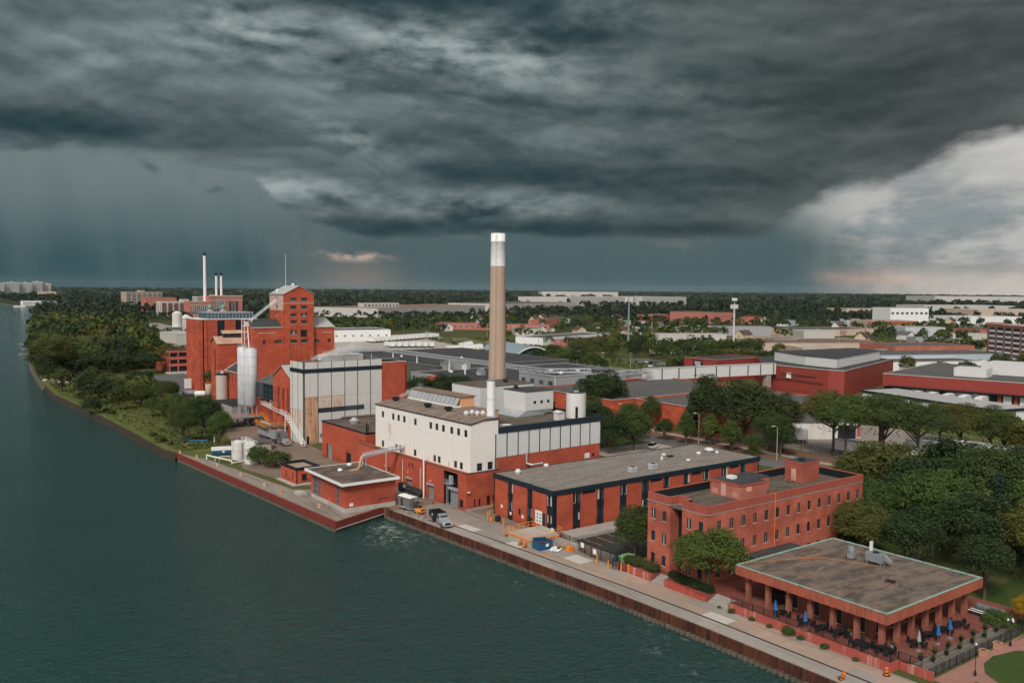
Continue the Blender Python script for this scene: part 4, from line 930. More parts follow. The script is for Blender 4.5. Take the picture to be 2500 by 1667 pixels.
for i in range(14): rd.box(-.62 - (i % 2) * .02, -.5, g0 + .1, g0 + 3.1, i * .25, i * .25 + .245)
part('roller_door', rd, m_steelgrey, wb); part('roller_box', MB().box(-1.3, -.5, g0, g0 + 3.3, 3.5, 3.9), m_galv, wb)
ld = MB()
for yy in (g1 - 1.4, g1 - .9): ld.bar((-.9, yy, 0), (-.9, yy, 5.4), .06)
for i in range(18): ld.bar((-.9, g1 - 1.4, .3 * i), (-.9, g1 - .9, .3 * i), .04)
ld.box(-1.0, .6, g1 - 1.9, g1, 4.2, 4.3)
for i in range(5): ld.bar((-1.0, g1 - 1.9 + i * .45, 4.3), (-1.0, g1 - 1.9 + i * .45, 5.3), .05)
part('caged_ladder', ld, m_galv, wb); part('cabinet', MB().box(-1.1, -.6, g0 + 2.2, g0 + 3.1, 4.4, 6.2), m_galv, wb)
for u0, u1, z1 in ((20.0, 22.0, 2.8), (11.4, 13.8, 3.0)):
    panelpart('roller_door', Fr, u0 + .05, u1 - .05, 0, z1 - .1, .3, .4, m_steelgrey, wb); panelpart('roller_box', Fr, u0 - .1, u1 + .1, z1, z1 + .35, -.3, .1, m_galv, wb)
for o in (rop[2], rop[3], rop[6], rop[7]): window(Fr, o, wb, m_frame, fw=.05, rev=.3)
panelpart('dark_panel', Fr, 1.0, 2.4, .5, 2.1, .2, .3, m_black, wb)
for o in rop2: panelpart('door', FS(-1.05, 0), o[0], o[1], o[2], o[3], .18, .26, m_black, wb)
pp = MB()
for u, zt in ((30.5, 7.2), (23.5, 6.6), (16.4, 6.0)): pp.tube([(-1.2, u, .3), (-1.2, u, zt)], .06)
part('downpipe', pp, m_whitepaint, wb); part('mast', MB().tube([(-1.7, 14.3, 0), (-1.7, 14.3, 10)], .17, 10), m_whitepaint, wb)
lt = MB()
for u, z in ((21.5, 4.2), (12.6, 3.9), (31.0, 4.0)): lt.lathe(-1.15, u, [(.05, z - .1), (.16, z), (.1, z + .12)], 8)
part('wall_lamp', lt, m_whitepaint, wb)
sdm = MB().lathe(-.6, -.25, [(.1, 3.6), (.3, 3.75), (.34, 3.9)], 10); part('floodlight', sdm, m_whitepaint, wb)
# panel facade
for i in range(10):
    u0 = 6.15 + i * 2.9; panelpart('cladding_panel', FS(0, 0), u0 + .1, u0 + 2.78, 9.85, 14.75, -.06, .1, m_panel, wb)
    panelpart('dark_batten', FS(0, 0), u0 - .08, u0 + .08, 9.8, 14.7, -.12, .1, m_black, wb)
panelpart('cladding_panel', FS(0, 0), 35.15, 35.4, 9.85, 14.75, -.05, .1, m_panel, wb)
part('side_wall', MB().box(7, 35.35, .1, 24, 9.8, 15.2), m_panel, wb)
part('dark_fascia', MB().box(6.85, 35.6, -.2, .2, 14.72, 15.95).box(35.36, 35.6, .2, 24, 14.72, 15.95).box(6.85, 7.2, .2, 8, 14.72, 15.95), m_navy, wb)
part('flat_roof', MB().box(7.2, 35.3, .2, 24, 15.2, 15.3), m_gravel_d, wb)
panelpart('white_door', FS(0, 0), 30.8, 32.3, 6.9, 8.0, -.03, .05, m_whitepaint, wb); panelpart('small_louvre', FS(0, 0), 33.1, 33.7, 7.1, 7.8, -.03, .05, m_black, wb)
part('wall_duct', MB().tube([(14.0, -.35, 10.0), (14.0, -.35, 7.9), (14.8, -1.2, 7.6), (17.5, -1.4, 7.7)], .22, 8).tube([(14.0, -.35, 10.0), (14.0, -.05, 10.15)], .22, 8), m_galv, wb)
# roof things (world coordinates)
for i, (x, y) in enumerate(((95.4, 175.6), (96.0, 162.2), (96.9, 155.2))):
    t = thing('turbine_vent', ('farthest', 'middle', 'nearest')[i] + ' black mushroom vent along the white building roof edge', 'roof vent', (x, y, 17.5), 0, 'black vents on the white building')
    part('curb', MB().lathe(0, 0, [(.55, 0), (.5, .8)], 14), m_black, t); part('hood', MB().lathe(0, 0, [(.85, .8), (.9, 1.2), (.7, 1.35), (.3, 1.4), (.1, 1.5)], 14), m_black, t)
for i, (x, y) in enumerate(((96.7, 148.0), (98.5, 148.6), (98.6, 146.8), (99.7, 146.4))): roof_vent(x, y, 17.85, ('leftmost', 'second', 'third', 'rightmost') [i] + ' white drum vent clustered beside the small stack', .5, 1.0, m_dirtywhite, 'white drum vents')
t = thing('white_stack', 'short white cylindrical stack on the white building roof', 'chimney', (100.5, 144.7, 17.4)); st = MB().lathe(0, 0, [(.86, 0), (.86, 7.8), (.8, 7.85)], 20); st.sm = False; part('shaft', st, m_whitepaint, t); part('collar', MB().lathe(0, 0, [(1.1, 0), (1.1, .4)], 16).lathe(0, 0, [(.9, 3.9), (.9, 4.0)], 20), m_galv, t); part('rim', MB().lathe(0, 0, [(.9, 7.7), (.9, 7.87)], 20), m_steelgrey, t)
t = thing('roof_monitor', 'long raised skylight with sloped panes on the white building roof', 'skylight', (101.0, 158.5, 17.9), RW)
part('body', MB().box(1.2, 4.8, 0, 20, 0, 2.2), m_peach, t); part('roof', MB().box(.8, 5.1, -.3, 20.2, 2.2, 2.35), ROOF('tan_felt', (.22, .16, .12), (.3, .22, .17), (.16, .12, .09)), t)
for i in range(12): part('pane', MB().quad((0, .1 + i * 1.66, .35), (0, 1.62 + i * 1.66, .35), (1.1, 1.62 + i * 1.66, 2.1), (1.1, .1 + i * 1.66, 2.1)), m_galv, t)
part('curb', MB().box(-.1, 1.2, 0, 20, 0, .33), m_whitepaint, t)
t = thing('roof_box', 'pale ribbed plant box with three small windows on a hopper base', 'roof structure', (116.6, 154.2, 15.3), RW)
bx = MB(); bo = [(2.3 + i * 2.0, 3.1 + i * 2.0, 2.6, 3.3) for i in range(3)]; wall(bx, FS(0, 0), 0, 8.2, 1.2, 5.4, bo, .12); wall(bx, FW(0, 0), 0, 8, 1.2, 5.4); wall(bx, FE(8.2, 0), 0, 8, 1.2, 5.4); wall(bx, FN(0, 8), 0, 8.2, 1.2, 5.4); part('wall', bx, m_panel, t)
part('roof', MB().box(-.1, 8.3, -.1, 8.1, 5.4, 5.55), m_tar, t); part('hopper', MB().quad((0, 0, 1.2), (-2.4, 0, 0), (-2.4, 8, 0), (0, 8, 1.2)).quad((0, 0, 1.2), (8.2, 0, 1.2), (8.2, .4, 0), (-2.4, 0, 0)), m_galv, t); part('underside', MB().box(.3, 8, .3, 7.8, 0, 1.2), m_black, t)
for o in bo: window(FS(0, 0), o, t, m_frame, rev=.12, fw=.05)
roof_vent(118.5, 160.5, 20.85, 'black roof vent on the ribbed plant box', .5, .8, m_black)
t = thing('roof_box', 'larger pale box behind the small white stack at the chimney foot', 'roof structure', (118.0, 174.5, 13.5), RW); part('wall', MB().box(0, 17, 0, 12, 0, 6.2), m_panel, t); part('roof', MB().box(-.1, 17.1, -.1, 12.1, 6.2, 6.35), m_gravel_d, t)
part('wall_duct', MB().tube([(11, -.3, 0), (11, -.3, 4), (9.5, -.3, 4.6)], .12), m_black, t)
roof_vent(129.5, 180, 19.85, 'black roof vent in front of the tall chimney', .6, 1.0, m_black)
t = thing('roof_tank', 'round ribbed white tank at the inland end of the dark-edged roof', 'tank', (125.4, 147.2, 15.3)); part('shell', MB().lathe(0, 0, [(2.2, 0), (2.2, 5.4), (2.15, 5.5)], 28), m_panel, t); part('lid', MB().lathe(0, 0, [(2.1, 5.5), (1.2, 5.6)], 24), m_tar, t); part('hatch', MB().box(-.4, .5, -.3, .4, 5.6, 6.0), m_galv, t); part('doorway', MB().box(-1.6, -1.1, -1.98, -1.7, .2, 2.6), m_black, t)
t = thing('roof_hut', 'small white gabled ventilator hut on the dark-edged roof', 'roof structure', (119.6, 146.0, 15.3)); part('wall', MB().box(-.9, .9, -.8, .8, 0, 1.7), m_dirtywhite, t); part('roof', MB().extr([(-1.1, -1, 1.7), (1.1, -1, 1.7), (0, -1, 2.1)], 0, (0, 2, 0)), m_dirtywhite, t)
t = thing('roof_bench', 'white slatted frame lying near the roof corner', 'frame', (103.2, 143.2, 15.3)); part('top', MB().box(-1, 1, -.6, .6, .7, .8), m_whitepaint, t)
for a in (-.9, .9):
    for c in (-.5, .5): part('leg', MB().box(a - .04, a + .04, c - .04, c + .04, 0, .7), m_whitepaint, t)
t = thing('screen_wall', 'dark screen wall along the back of the panelled roof', 'wall', (124, 152.5, 15.3), RW); part('screen', MB().box(0, 5, 6, 6.2, 0, 2.0).box(-3, 0, 6, 6.2, 0, 1.8), m_black, t)

# ------------------------------------------------------------------ tall chimney
ch_ = thing('tall_chimney', 'tall tan concrete chimney with a white top band', 'chimney', (160, 227, 0))
H = 61.3; rad = lambda z: 2.98 + (2.25 - 2.98) * z / H
mb = MB()
for i in range(17): 
    z0, z1 = 50.9 * i / 17, 50.9 * (i + 1) / 17 - (.05 if i < 16 else 0); mb.lathe(0, 0, [(rad(z0), z0), (rad(z1), z1)], 40, False); 
    if i < 16: mb.lathe(0, 0, [(rad(z1), z1), (rad(z1) - .015, z1 + .02), (rad(z1 + .05), z1 + .05)], 40, False)
mb.sm = True; part('shaft', mb, m_chimney, ch_)
mb = MB(); mb.lathe(0, 0, [(rad(50.9) + .005, 50.9), (rad(58.5), 58.5), (rad(58.5) + .1, 58.6), (rad(58.8) + .1, 58.8), (rad(58.8), 58.85), (rad(H), H), (rad(H) - .35, H), (rad(H) - .35, H - 2)], 40, False); mb.sm = True; part('white_band', mb, m_chimwhite, ch_)
part('rim', MB().lathe(0, 0, [(rad(H) + .06, H - .05), (rad(H) + .06, H + .1)], 40, False), m_steelgrey, ch_)
ln = MB(); dirn = (-.72, -.69)
for i in range(60):
    z = 2 + i; r1 = rad(z) + .16
    ln.box(dirn[0] * r1 - .25, dirn[0] * r1 + .25, dirn[1] * r1 - .04, dirn[1] * r1 + .04, z, z + .08) if i % 2 == 0 else None
for s_ in (-.22, .22): ln.tube([(dirn[0] * (rad(0) + .2) + s_ * .7, dirn[1] * (rad(0) + .2) - s_ * .7, 0), (dirn[0] * (rad(H) + .2) + s_ * .7, dirn[1] * (rad(H) + .2) - s_ * .7, H)], .03, 4)
part('ladder', ln, MT('grey_brown_ladder', (.30, .22, .17), .6, .1), ch_)

# ------------------------------------------------------------------ pump house, hut and brick annex
pu_ = thing('pump_house', 'red brick pump house with white-edged flat roof on the dock corner', 'building', (72.3, 153.5, 0))
PL, PD, PH = 10.9, 16.5, 5.5
opW = [(2.9, 4.3, .9, PH), (11.6, 13.0, .9, PH), (13.3, 15.6, .9, PH)]
w = MB(); wall(w, FW(0, 0), 0, PD, .9, PH, opW, .25); wall(w, FS(0, 0), 0, PL, .9, PH); wall(w, FE(PL, 0), 0, PD, .9, PH); wall(w, FN(0, PD), 0, PL, .9, PH); part('wall', w, m_red, pu_)
for o in opW: window(FW(0, 0), (o[0], o[1], .95, PH - .1), pu_, m_steelgrey, m_glass2, nx=2, nz=4, rev=.25, fw=.1)
for i in range(5): part('plinth_block', MB().box(-.1 + i * 2.22, 2.1 + i * 2.22 - .03, -.12, .6, -.1, .9), m_conc2, pu_)
for i in range(6): part('plinth_block', MB().box(-.12, .5, .62 + i * 2.6, 3.2 + i * 2.6 - .03, -.1, .9), m_conc2, pu_)
part('plinth_core', MB().box(.55, PL, .65, PD, -.1, .88), m_conc, pu_)
part('roof', MB().box(-1.0, PL + .4, -.9, PD + .5, PH + .1, PH + .42), m_pumproof, pu_)
part('roof_edge', MB().box(-1.15, PL + .55, -1.05, -.9, PH, PH + .55).box(-1.15, -1.0, -.9, PD + .65, PH, PH + .55).box(-1, PL + .4, PD + .5, PD + .65, PH, PH + .5).box(PL + .4, PL + .55, -.9, PD + .65, PH, PH + .5), m_whitepaint, pu_)
part('notice', MB().box(.9, 1.7, -.04, -.005, 1.2, 1.8), m_whitepaint, pu_); part('wall_bracket', MB().bar((7.3, -.1, .9), (7.3, -.1, 1.9), .08).bar((7.3, -.1, 1.9), (9, -.1, 1.9), .08).bar((9, -.1, 1.9), (9, -.02, 1.5), .06), m_rust, pu_)
for x, y, lab in ((76.2, 164.2, 'white dome vent on the pump house roof nearest the river edge'), (80.2, 168.2, 'white dome vent on the pump house roof beside the pipe bridge')): roof_vent(x, y, 5.92, lab, .5, .55)
# pipe bridge from the pump house to the white building
pb = thing('pipe_bridge', 'grey truss pipe bridge from the pump house roof to the red wall', 'pipe bridge', (0, 0, 0))
a_, b_ = Vector((81.6, 164.8, 8.2)), Vector((92.6, 166.5, 8.6)); tr = MB(); pi = MB()
for s_ in (-.45, .45):
    for dz_ in (0, .8): tr.bar(a_ + Vector((0, s_, dz_)), b_ + Vector((0, s_, dz_)), .1)
    for i in range(10):
        p, q = a_.lerp(b_, i / 10), a_.lerp(b_, (i + 1) / 10); tr.bar(p + Vector((0, s_, 0)), q + Vector((0, s_, .8)), .06); tr.bar(q + Vector((0, s_, 0)), q + Vector((0, s_, .8)), .06)
for s_ in (-.25, 0, .25): pi.tube([a_ + Vector((0, s_, .3)), b_ + Vector((0, s_, .3))], .12); pi.tube([a_ + Vector((.1, s_, .3)), a_ + Vector((-.2, s_, 0)), a_ + Vector((-.2, s_, -2.2))], .12)
part('truss', tr, m_galv, pb); part('pipe', pi, m_silver, pb); part('leg', MB().bar((82.2, 164.4, 5.9), (82.2, 164.4, 8.3), .2).bar((82.2, 165.2, 5.9), (82.2, 165.2, 8.3), .2), m_steelgrey, pb)
ho = MB()
for i in range(3): ho.tube([(81.2, 164.6 + i * .2, 8.0), (80.6, 163.8 + i * .3, 6.6), (79.6, 162.6 + i * .4, 6.1), (77.8, 162.4 + i * .5, 6.05)], .09)
part('hose', ho, MT('peach_hose', (.55, .30, .18), .6, .1), pb)
hu = thing('brick_hut', 'small square red brick hut with dark roof rim beside the dock', 'building', (73.9, 182.0, 0), R(2))
w = MB(); oW = [(1.4, 2.0, .9, 2.3), (5.0, 5.6, .9, 2.3)]; oS = [(1.4, 2.6, .6, 2.2)]; wall(w, FW(0, 0), 0, 8.2, 0, 3.4, oW); wall(w, FS(0, 0), 0, 5.6, 0, 3.4, oS); wall(w, FE(5.6, 0), 0, 8.2, 0, 3.4); wall(w, FN(0, 8.2), 0, 5.6, 0, 3.4); part('wall', w, m_red, hu)
for o in oW: window(FW(0, 0), o, hu, m_frame)
for o in oS: window(FS(0, 0), o, hu, m_frame)
part('roof', MB().box(.1, 5.5, .1, 8.1, 3.0, 3.15), ROOF('pale_gravel', (.30, .26, .2), (.42, .36, .28), (.35, .2, .1)), hu)
part('roof_rim', MB().box(-.15, 5.75, -.15, .25, 3.2, 3.75).box(-.15, 5.75, 7.95, 8.35, 3.2, 3.75).box(-.15, .25, .25, 7.95, 3.2, 3.75).box(5.35, 5.75, .25, 7.95, 3.2, 3.75), m_black, hu); part('apron', MB().box(-1.2, 5.4, -1.2, 8.4, 0, .12), m_conc2, hu); part('downpipe', MB().tube([(.1, -.1, 0), (.1, -.1, 3.2)], .07), m_black, hu)
an = thing('brick_annex', 'plain red brick annex with big sliding doors beside the yard', 'building', (92.6, 185.4, 0), R(1.0))
w = MB(); oW = [(7.6, 10.4, 0, 3.2), (18.2, 21.3, 0, 3.7), (1.6, 2.6, 6.2, 7.4)]; wall(w, FW(0, 0), 0, 24, 0, 9.2, oW, .3); wall(w, FN(0, 24), 0, 15, 0, 9.2); wall(w, FS(0, 0), 0, 15, 0, 9.2); wall(w, FE(15, 0), 0, 24, 0, 9.2); part('wall', w, m_red, an)
panelpart('sliding_door', FW(0, 0), 7.7, 10.3, 0, 3.1, .15, .28, m_black, an); panelpart('sliding_door', FW(0, 0), 18.3, 20.2, 0, 3.6, -.05, .2, m_steelgrey, an); panelpart('door_gap', FW(0, 0), 20.3, 21.2, 0, 3.6, .2, .28, m_black, an); panelpart('louvre', FW(0, 0), 1.6, 2.6, 6.2, 7.4, .1, .28, m_black, an)
part('roof', MB().box(.1, 14.9, .1, 23.9, 9.0, 9.15), m_pumproof, an); part('roof_edge', MB().box(-.1, .1, -.1, 24.1, 9.05, 9.35).box(.1, 15, 23.9, 24.1, 9.05, 9.35).box(.1, 15, -.1, .1, 9.05, 9.35), m_black, an)
part('pipe_stack', MB().tube([(.8, 1.0, 9.2), (.8, 1.0, 11.6)], .16, 8).tube([(.8, .2, 9.2), (.8, .2, 11.2)], .16, 8), m_black, an)
t = thing('roof_ventilator', 'round galvanised ventilator on the brick annex roof', 'roof vent', (97.5, 201.5, 9.15)); part('base', MB().lathe(0, 0, [(1.0, 0), (1.0, .5)], 16), m_galv, t); part('hood', MB().lathe(0, 0, [(1.25, .5), (1.3, .8), (.8, 1.1), (.7, 1.4), (.3, 1.5)], 16), m_galv, t)
t = thing('low_brick_wing', 'low red brick roof step behind the annex against the white building', 'building', (100.5, 209.6, 0)); part('wall', MB().box(0, 10, 0, 6, 0, 8.6), m_red, t); part('roof', MB().box(-.1, 10.1, -.1, 6.1, 8.6, 8.8), m_pumproof, t)

# ------------------------------------------------------------------ rust-stained white silo building
sb = thing('silo_building', 'tall white clad silo building with orange rust stains and dark band', 'building', (94.1, 226.1, 0), RW)
SH = 23.0; bats = [0.3, 4.35, 8.5, 12.65, 16.75, 20.9, 24.75]
Fs, Fw = FS(0, 0), FW(0, 0)
part('core', MB().box(.15, 24.6, .15, 8.4, 0, SH - .4), m_siding, sb)
for i in range(6):
    a, c = bats[i] + .09, bats[i + 1] - .09
    for z0, z1, k in ((21.15, SH, 0), (13.3, 19.95, 0), (10.05, 13.25, 1), (.3, 8.65, 2), (8.7, 10.0, 3)):
        mt = m_siding
        if k == 1: mt = m_rusty if i == 0 else m_rusty2 if i < 3 else m_siding
        if k == 2: mt = m_rusty if i == 0 else m_siding
        if k == 3:
            if i == 0: mt = m_rusty
            elif i < 5:
                c2 = c if i < 4 else a + 2.0
                part('strip_window', Fs.box(MB(), a, c2, 8.7, 10.0, .02, .1), m_glass2, sb); fr = MB()
                for q in range(5): u = a + (c2 - a) * q / 4; Fs.box(fr, max(a, u - .04), min(c2, u + .04), 8.7, 10.0, -.05, .0)
                Fs.box(fr, a, c2, 9.3, 9.38, -.045, .0); part('window_frame', fr, m_frame, sb)
                if i == 4: panelpart('cladding_panel', Fs, c2, c, z0, z1, -.03, .12, m_siding, sb)
                continue
        panelpart('cladding_panel', Fs, a, c, z0, z1 - .03, -.03 - (k == 1) * .012, .12, mt, sb)
for u in bats[:6]: panelpart('dark_batten', Fs, u - .07, u + .07, .2, SH, -.09, .1, m_frame, sb)
for a, c in ((.25, 3.3), (3.45, 7.0), (7.1, 8.4)):
    for z0, z1, mt in ((21.15, SH, m_siding), (15.8, 19.95, m_siding), (9.6, 15.75, m_siding), (4.8, 9.55, m_rusty2), (.2, 4.75, m_siding)): panelpart('cladding_panel', Fw, a, c, z0, z1 - .03, -.03, .12, mt, sb)
for u in (.15, 3.38, 7.05): panelpart('dark_batten', Fw, u - .06, u + .06, .2, SH, -.09, .1, m_frame, sb)
part('dark_band', MB().box(-.12, 24.8, -.12, .1, 20.0, 21.1).box(-.12, .1, .1, 8.5, 20.0, 21.1), m_navy, sb)
part('red_wall', MB().box(24.8, 32.6, .02, 9, 0, 21.9), m_red2, sb); part('red_return', MB().box(32.6, 34, 1.2, 9, 0, 21.6), m_red2, sb); part('red_coping', MB().box(24.78, 32.75, -.1, .3, 21.9, 22.05), m_whitepaint, sb)
part('roof', MB().box(.1, 32, .2, 9, SH - .5, SH - .35), m_tar2, sb)
part('penthouse', MB().box(8.5, 21, 4.5, 8.3, SH - .35, SH + 1.2), m_panel, sb); part('penthouse_roof', MB().box(8.4, 21.1, 4.4, 8.4, SH + 1.2, SH + 1.3), m_whitepaint, sb)
dk = MB()
for x in (9.2, 11, 13, 15.4, 17, 19.2, 23): dk.tube([(x, 3, SH - .4), (x, 3, SH + 1.0 + (x % 2) * .4)], .12)
part('vent_pipe', dk, m_galv, sb); part('ladder_door', Fs.box(MB(), .9, 1.6, .3, 2.4, -.08, .1), m_black, sb); part('wall_louvre', Fs.box(MB(), 4.8, 5.8, 1.8, 2.9, -.08, .1), m_steelgrey, sb)
gb2 = thing('gabled_brick_house', 'red brick gabled process house with three tall windows beside the silo building', 'building', (94.4, 234.9, 0), RW)
w = MB(); ow = [(2.4, 3.6, 5, 14.5), (5.5, 6.7, 4, 14.5), (8.9, 10.1, 6, 14.5)]; wall(w, Fw, 0, 13.3, 0, 17.6, ow, .4); w.quad((0, 0, 17.6), (0, 13.3, 17.6), (0, 6.5, 21)); wall(w, FN(0, 13.3), 0, 22, 0, 17.6); wall(w, FS(0, 0), 0, 22, 0, 17.6); w.quad((22, 0, 0), (22, 13.3, 0), (22, 13.3, 17.6), (22, 6.5, 21), (22, 0, 17.6)); part('wall', w, m_red2, gb2)
for o in ow: window(Fw, o, gb2, m_frame, m_glass, 2, 8, .4, .08)
part('roof', MB().quad((-.3, -.3, 17.45), (22, -.3, 17.45), (22, 6.5, 21.1), (-.3, 6.5, 21.1)).quad((-.3, 13.6, 17.45), (22, 13.6, 17.45), (22, 6.5, 21.1), (-.3, 6.5, 21.1)), m_metalroof, gb2)
part('verge', MB().bar((-.32, -.3, 17.4), (-.32, 6.5, 21.05), .18).bar((-.32, 13.6, 17.4), (-.32, 6.5, 21.05), .18), m_frame_l, gb2)
lk = thing('glazed_link', 'dark glazed link with sloping roof between the tower and the gabled house', 'building', (96.3, 248.6, 0), RW)
part('glazing', MB().box(0, 6, 0, 18, 9.2, 14.0), m_glass, lk); fr = MB()
for i in range(8): fr.box(-.06, 0, i * 2.55, i * 2.55 + .1, 9.2, 14)
for z in (9.2, 10.6, 12.2, 13.9): fr.box(-.07, -.01, 0, 18, z, z + .1)
part('mullion', fr, m_bluesteel, lk); part('roof', MB().quad((-.3, -.1, 14.05), (-.3, 18, 14.05), (8, 18, 17.6), (8, -.1, 17.6)), m_tar2, lk); part('lower_wall', MB().box(2, 8, .2, 18, 0, 9.2), m_red2, lk)

# ------------------------------------------------------------------ red grain tower
m_towerw = MT('bleached_red_brick', (.56, .38, .33), .9, .2, .3, dirt=(.46, .11, .065), streak=.8)
gt = thing('grain_tower', 'tall red brick grain tower with gabled grey top and paired windows', 'building', (97.6, 268, 0))
w = MB(); tops = []
for z0, z1 in ((39.2, 40.3), (36.6, 37.7), (34.2, 35.3), (31.9, 33.0), (28.4, 29.8), (25.7, 26.8)):
    tops += [(9.35, 11.45, z0, z1), (12.85, 15.0, z0 if z0 != 28.4 else 27.5, z1)]
F = FS(0, -.9); wall(w, F, 7.0, 17.4, 0, 41.5, tops, .35); w.quad((7, -.9, 41.5), (17.4, -.9, 41.5), (12.2, -.9, 44.1))
wall(w, FE(17.4, -.9), 0, 12, 0, 41.5); w.quad((7, 11.1, 30), (17.4, 11.1, 30), (17.4, 11.1, 41.5), (12.2, 11.1, 44.1), (7, 11.1, 41.5)); part('tower_wall', w, m_red2, gt)
for i, o in enumerate(tops):
    if i == 9: panelpart('dark_opening', F, o[0], o[1], o[2], o[3], .3, .35, m_black, gt)
    else: window(F, o, gt, m_frame, m_glass2, 4, 2, .35, .07, blind=.3 if i in (5, 8) else 0, sill=True)
w = MB(); wops = [(4.0 + .9, 6.4 + .9, 39.2, 40.4), (4.9, 7.2, 36.7, 37.8), (4.9, 7.2, 34.3, 35.4)]; wall(w, FW(7.0, -.9), 0, 12, 36.2, 41.5, wops[:2], .3); part('bleached_wall', w, m_towerw, gt); w = MB(); wall(w, FW(7.0, -.9), 0, 12, 0, 36.2, wops[2:], .3); part('tower_side', w, m_red2, gt)
for o in wops: window(FW(7.0, -.9), o, gt, m_frame_l, m_glass2, 3, 2, .3, .08)
rf = MB(); rf.quad((6.7, -1.1, 41.35), (12.2, -1.1, 44.15), (12.2, 11.3, 44.15), (6.7, 11.3, 41.35)); rf.quad((17.7, -1.1, 41.35), (12.2, -1.1, 44.15), (12.2, 11.3, 44.15), (17.7, 11.3, 41.35)); part('roof', rf, m_metalroof, gt)
part('cornice', MB().box(6.75, 7.0, -1.0, 11.2, 41.2, 41.45).bar((6.7, -1.1, 41.3), (12.2, -1.1, 44.1), .22).bar((17.7, -1.1, 41.3), (12.2, -1.1, 44.1), .22), m_galv, gt)
part('antenna', MB().tube([(9.0, 2, 42), (9.0, 2, 54.2)], .09, 6, .05), m_whitepaint, gt); part('dome_vent', MB().lathe(12.2, 4, [(.4, 44), (.5, 44.5), (.2, 44.9)], 10).lathe(8, 7, [(.4, 42), (.5, 42.6), (.2, 43)], 10), m_whitepaint, gt)
part('floor_band', MB().box(7.0, 17.42, -.94, -.9, 38.45, 38.6).box(6.96, 7, -.9, 11, 38.45, 38.6), m_frame_l, gt)
for u in (7.05, 9.2, 11.55, 12.75, 15.1, 17.3): panelpart('brick_seam', F, u - .05, u + .05, 12, 38 if u in (7.05, 17.3) else 31, -.05, 0, m_bark, gt)
w = MB(); lo = [(3.0, 4.0, 25.5, 26.8), (6.9, 9.2, 25.7, 26.7)]; F = FS(-2.7, 0); wall(w, F, 0, 9.7, 0, 30.9, [(3.2, 4.2, 25.5, 26.8), (7.0, 9.3, 25.7, 26.7)], .3); wall(w, FW(-2.7, 0), 0, 10, 0, 30.9); w.quad((-2.7, 0, 30.9), (-2.7, 10, 30.9), (-2.7, 5, 33.3)); wall(w, FN(-2.7, 10), 0, 10, 0, 30.9)
ro_ = [(.15, 2.2, 25.7, 26.6), (5.2, 6.2, 25.5, 26.7)]; wall(w, FS(17.42, 0), 0, 7.5, 0, 30.7, ro_, .3); wall(w, FE(24.92, 0), 0, 10, 0, 30.7); part('wing_wall', w, m_red2, gt)
for o in ((3.2, 4.2, 25.5, 26.8), (7.0, 9.3, 25.7, 26.7)): window(F, o, gt, m_frame, m_glass2, 3, 2, .3, .07)
for o in ro_: window(FS(17.42, 0), o, gt, m_frame, m_glass2, 3, 2, .3, .07)
part('wing_roof', MB().quad((-3, -.2, 30.85), (7, -.2, 30.85), (7, 5, 33.4), (-3, 5, 33.4)).quad((-3, 10.2, 30.85), (7, 10.2, 30.85), (7, 5, 33.4), (-3, 5, 33.4)), m_darkroof, gt); part('wing_roof', MB().quad((17.4, -.2, 30.65), (25.2, -.2, 30.65), (24.2, 6, 33.6), (17.4, 6, 33.6)).quad((24.9, 0, 30.7), (25.2, 10, 30.7), (24.2, 6, 33.6)), m_metalroof, gt)
part('eave', MB().box(-3, 7, -.28, -.2, 30.65, 30.95), m_frame_l, gt); part('eave', MB().box(17.4, 25.2, -.28, -.2, 30.5, 30.8), m_frame_l, gt); part('flue', MB().tube([(19.6, 2.5, 31), (19.6, 2.5, 35)], .15), m_galv, gt)
for a, c, z in ((-1.0, 4.6, 29.0), (20.5, 24.9, 28.8)): part('string_course', MB().box(a, c, -.06, -.005, z, z + .18), m_frame_l, gt)
# conveyor tube from the wing roof to the tower
cv = thing('tower_conveyor', 'white inclined conveyor bridge climbing to the grain tower', 'conveyor', (0, 0, 0)); tr = MB()
a_, b_ = Vector((94.8, 272.0, 32.0)), Vector((104.3, 271.6, 39.4))
for s_ in (-.4, .4):
    for dz_ in (0, .7): tr.bar(a_ + Vector((0, s_, dz_)), b_ + Vector((0, s_, dz_)), .09)
    for i in range(9): p, q = a_.lerp(b_, i / 9), a_.lerp(b_, (i + 1) / 9); tr.bar(p + Vector((0, s_, 0)), q + Vector((0, s_, .7)), .05)
part('truss', tr, m_galv, cv); hd = MB()
for x in (93.2, 95.6):
    for y in (270.8, 273.2): hd.bar((x, y, 25), (x, y, 33.6), .16)
for z in (29.3, 31.2, 33.4):
    for (p, q) in (((93.2, 270.8), (95.6, 270.8)), ((93.2, 273.2), (95.6, 273.2)), ((93.2, 270.8), (93.2, 273.2)), ((95.6, 270.8), (95.6, 273.2))): hd.bar((*p, z), (*q, z), .12)
hd.bar((93.2, 270.8, 27), (95.6, 270.8, 29.3), .1); part('head_frame', hd, m_whitepaint, cv); part('drive', MB().box(93.7, 95.1, 271.3, 272.7, 31.2, 32.6), m_whitepaint, cv)
part('spout', MB().tube([(94.4, 271.2, 31), (94.5, 270.2, 24.2)], .22, 8), m_whitepaint, cv); part('orange_frame', MB().bar((95.6, 268.4, 25), (95.6, 268.4, 28), .2).bar((95.6, 268.4, 28), (98, 268.2, 28), .2).bar((98, 268.2, 28), (98, 268.2, 25.5), .2), m_orangep, cv)

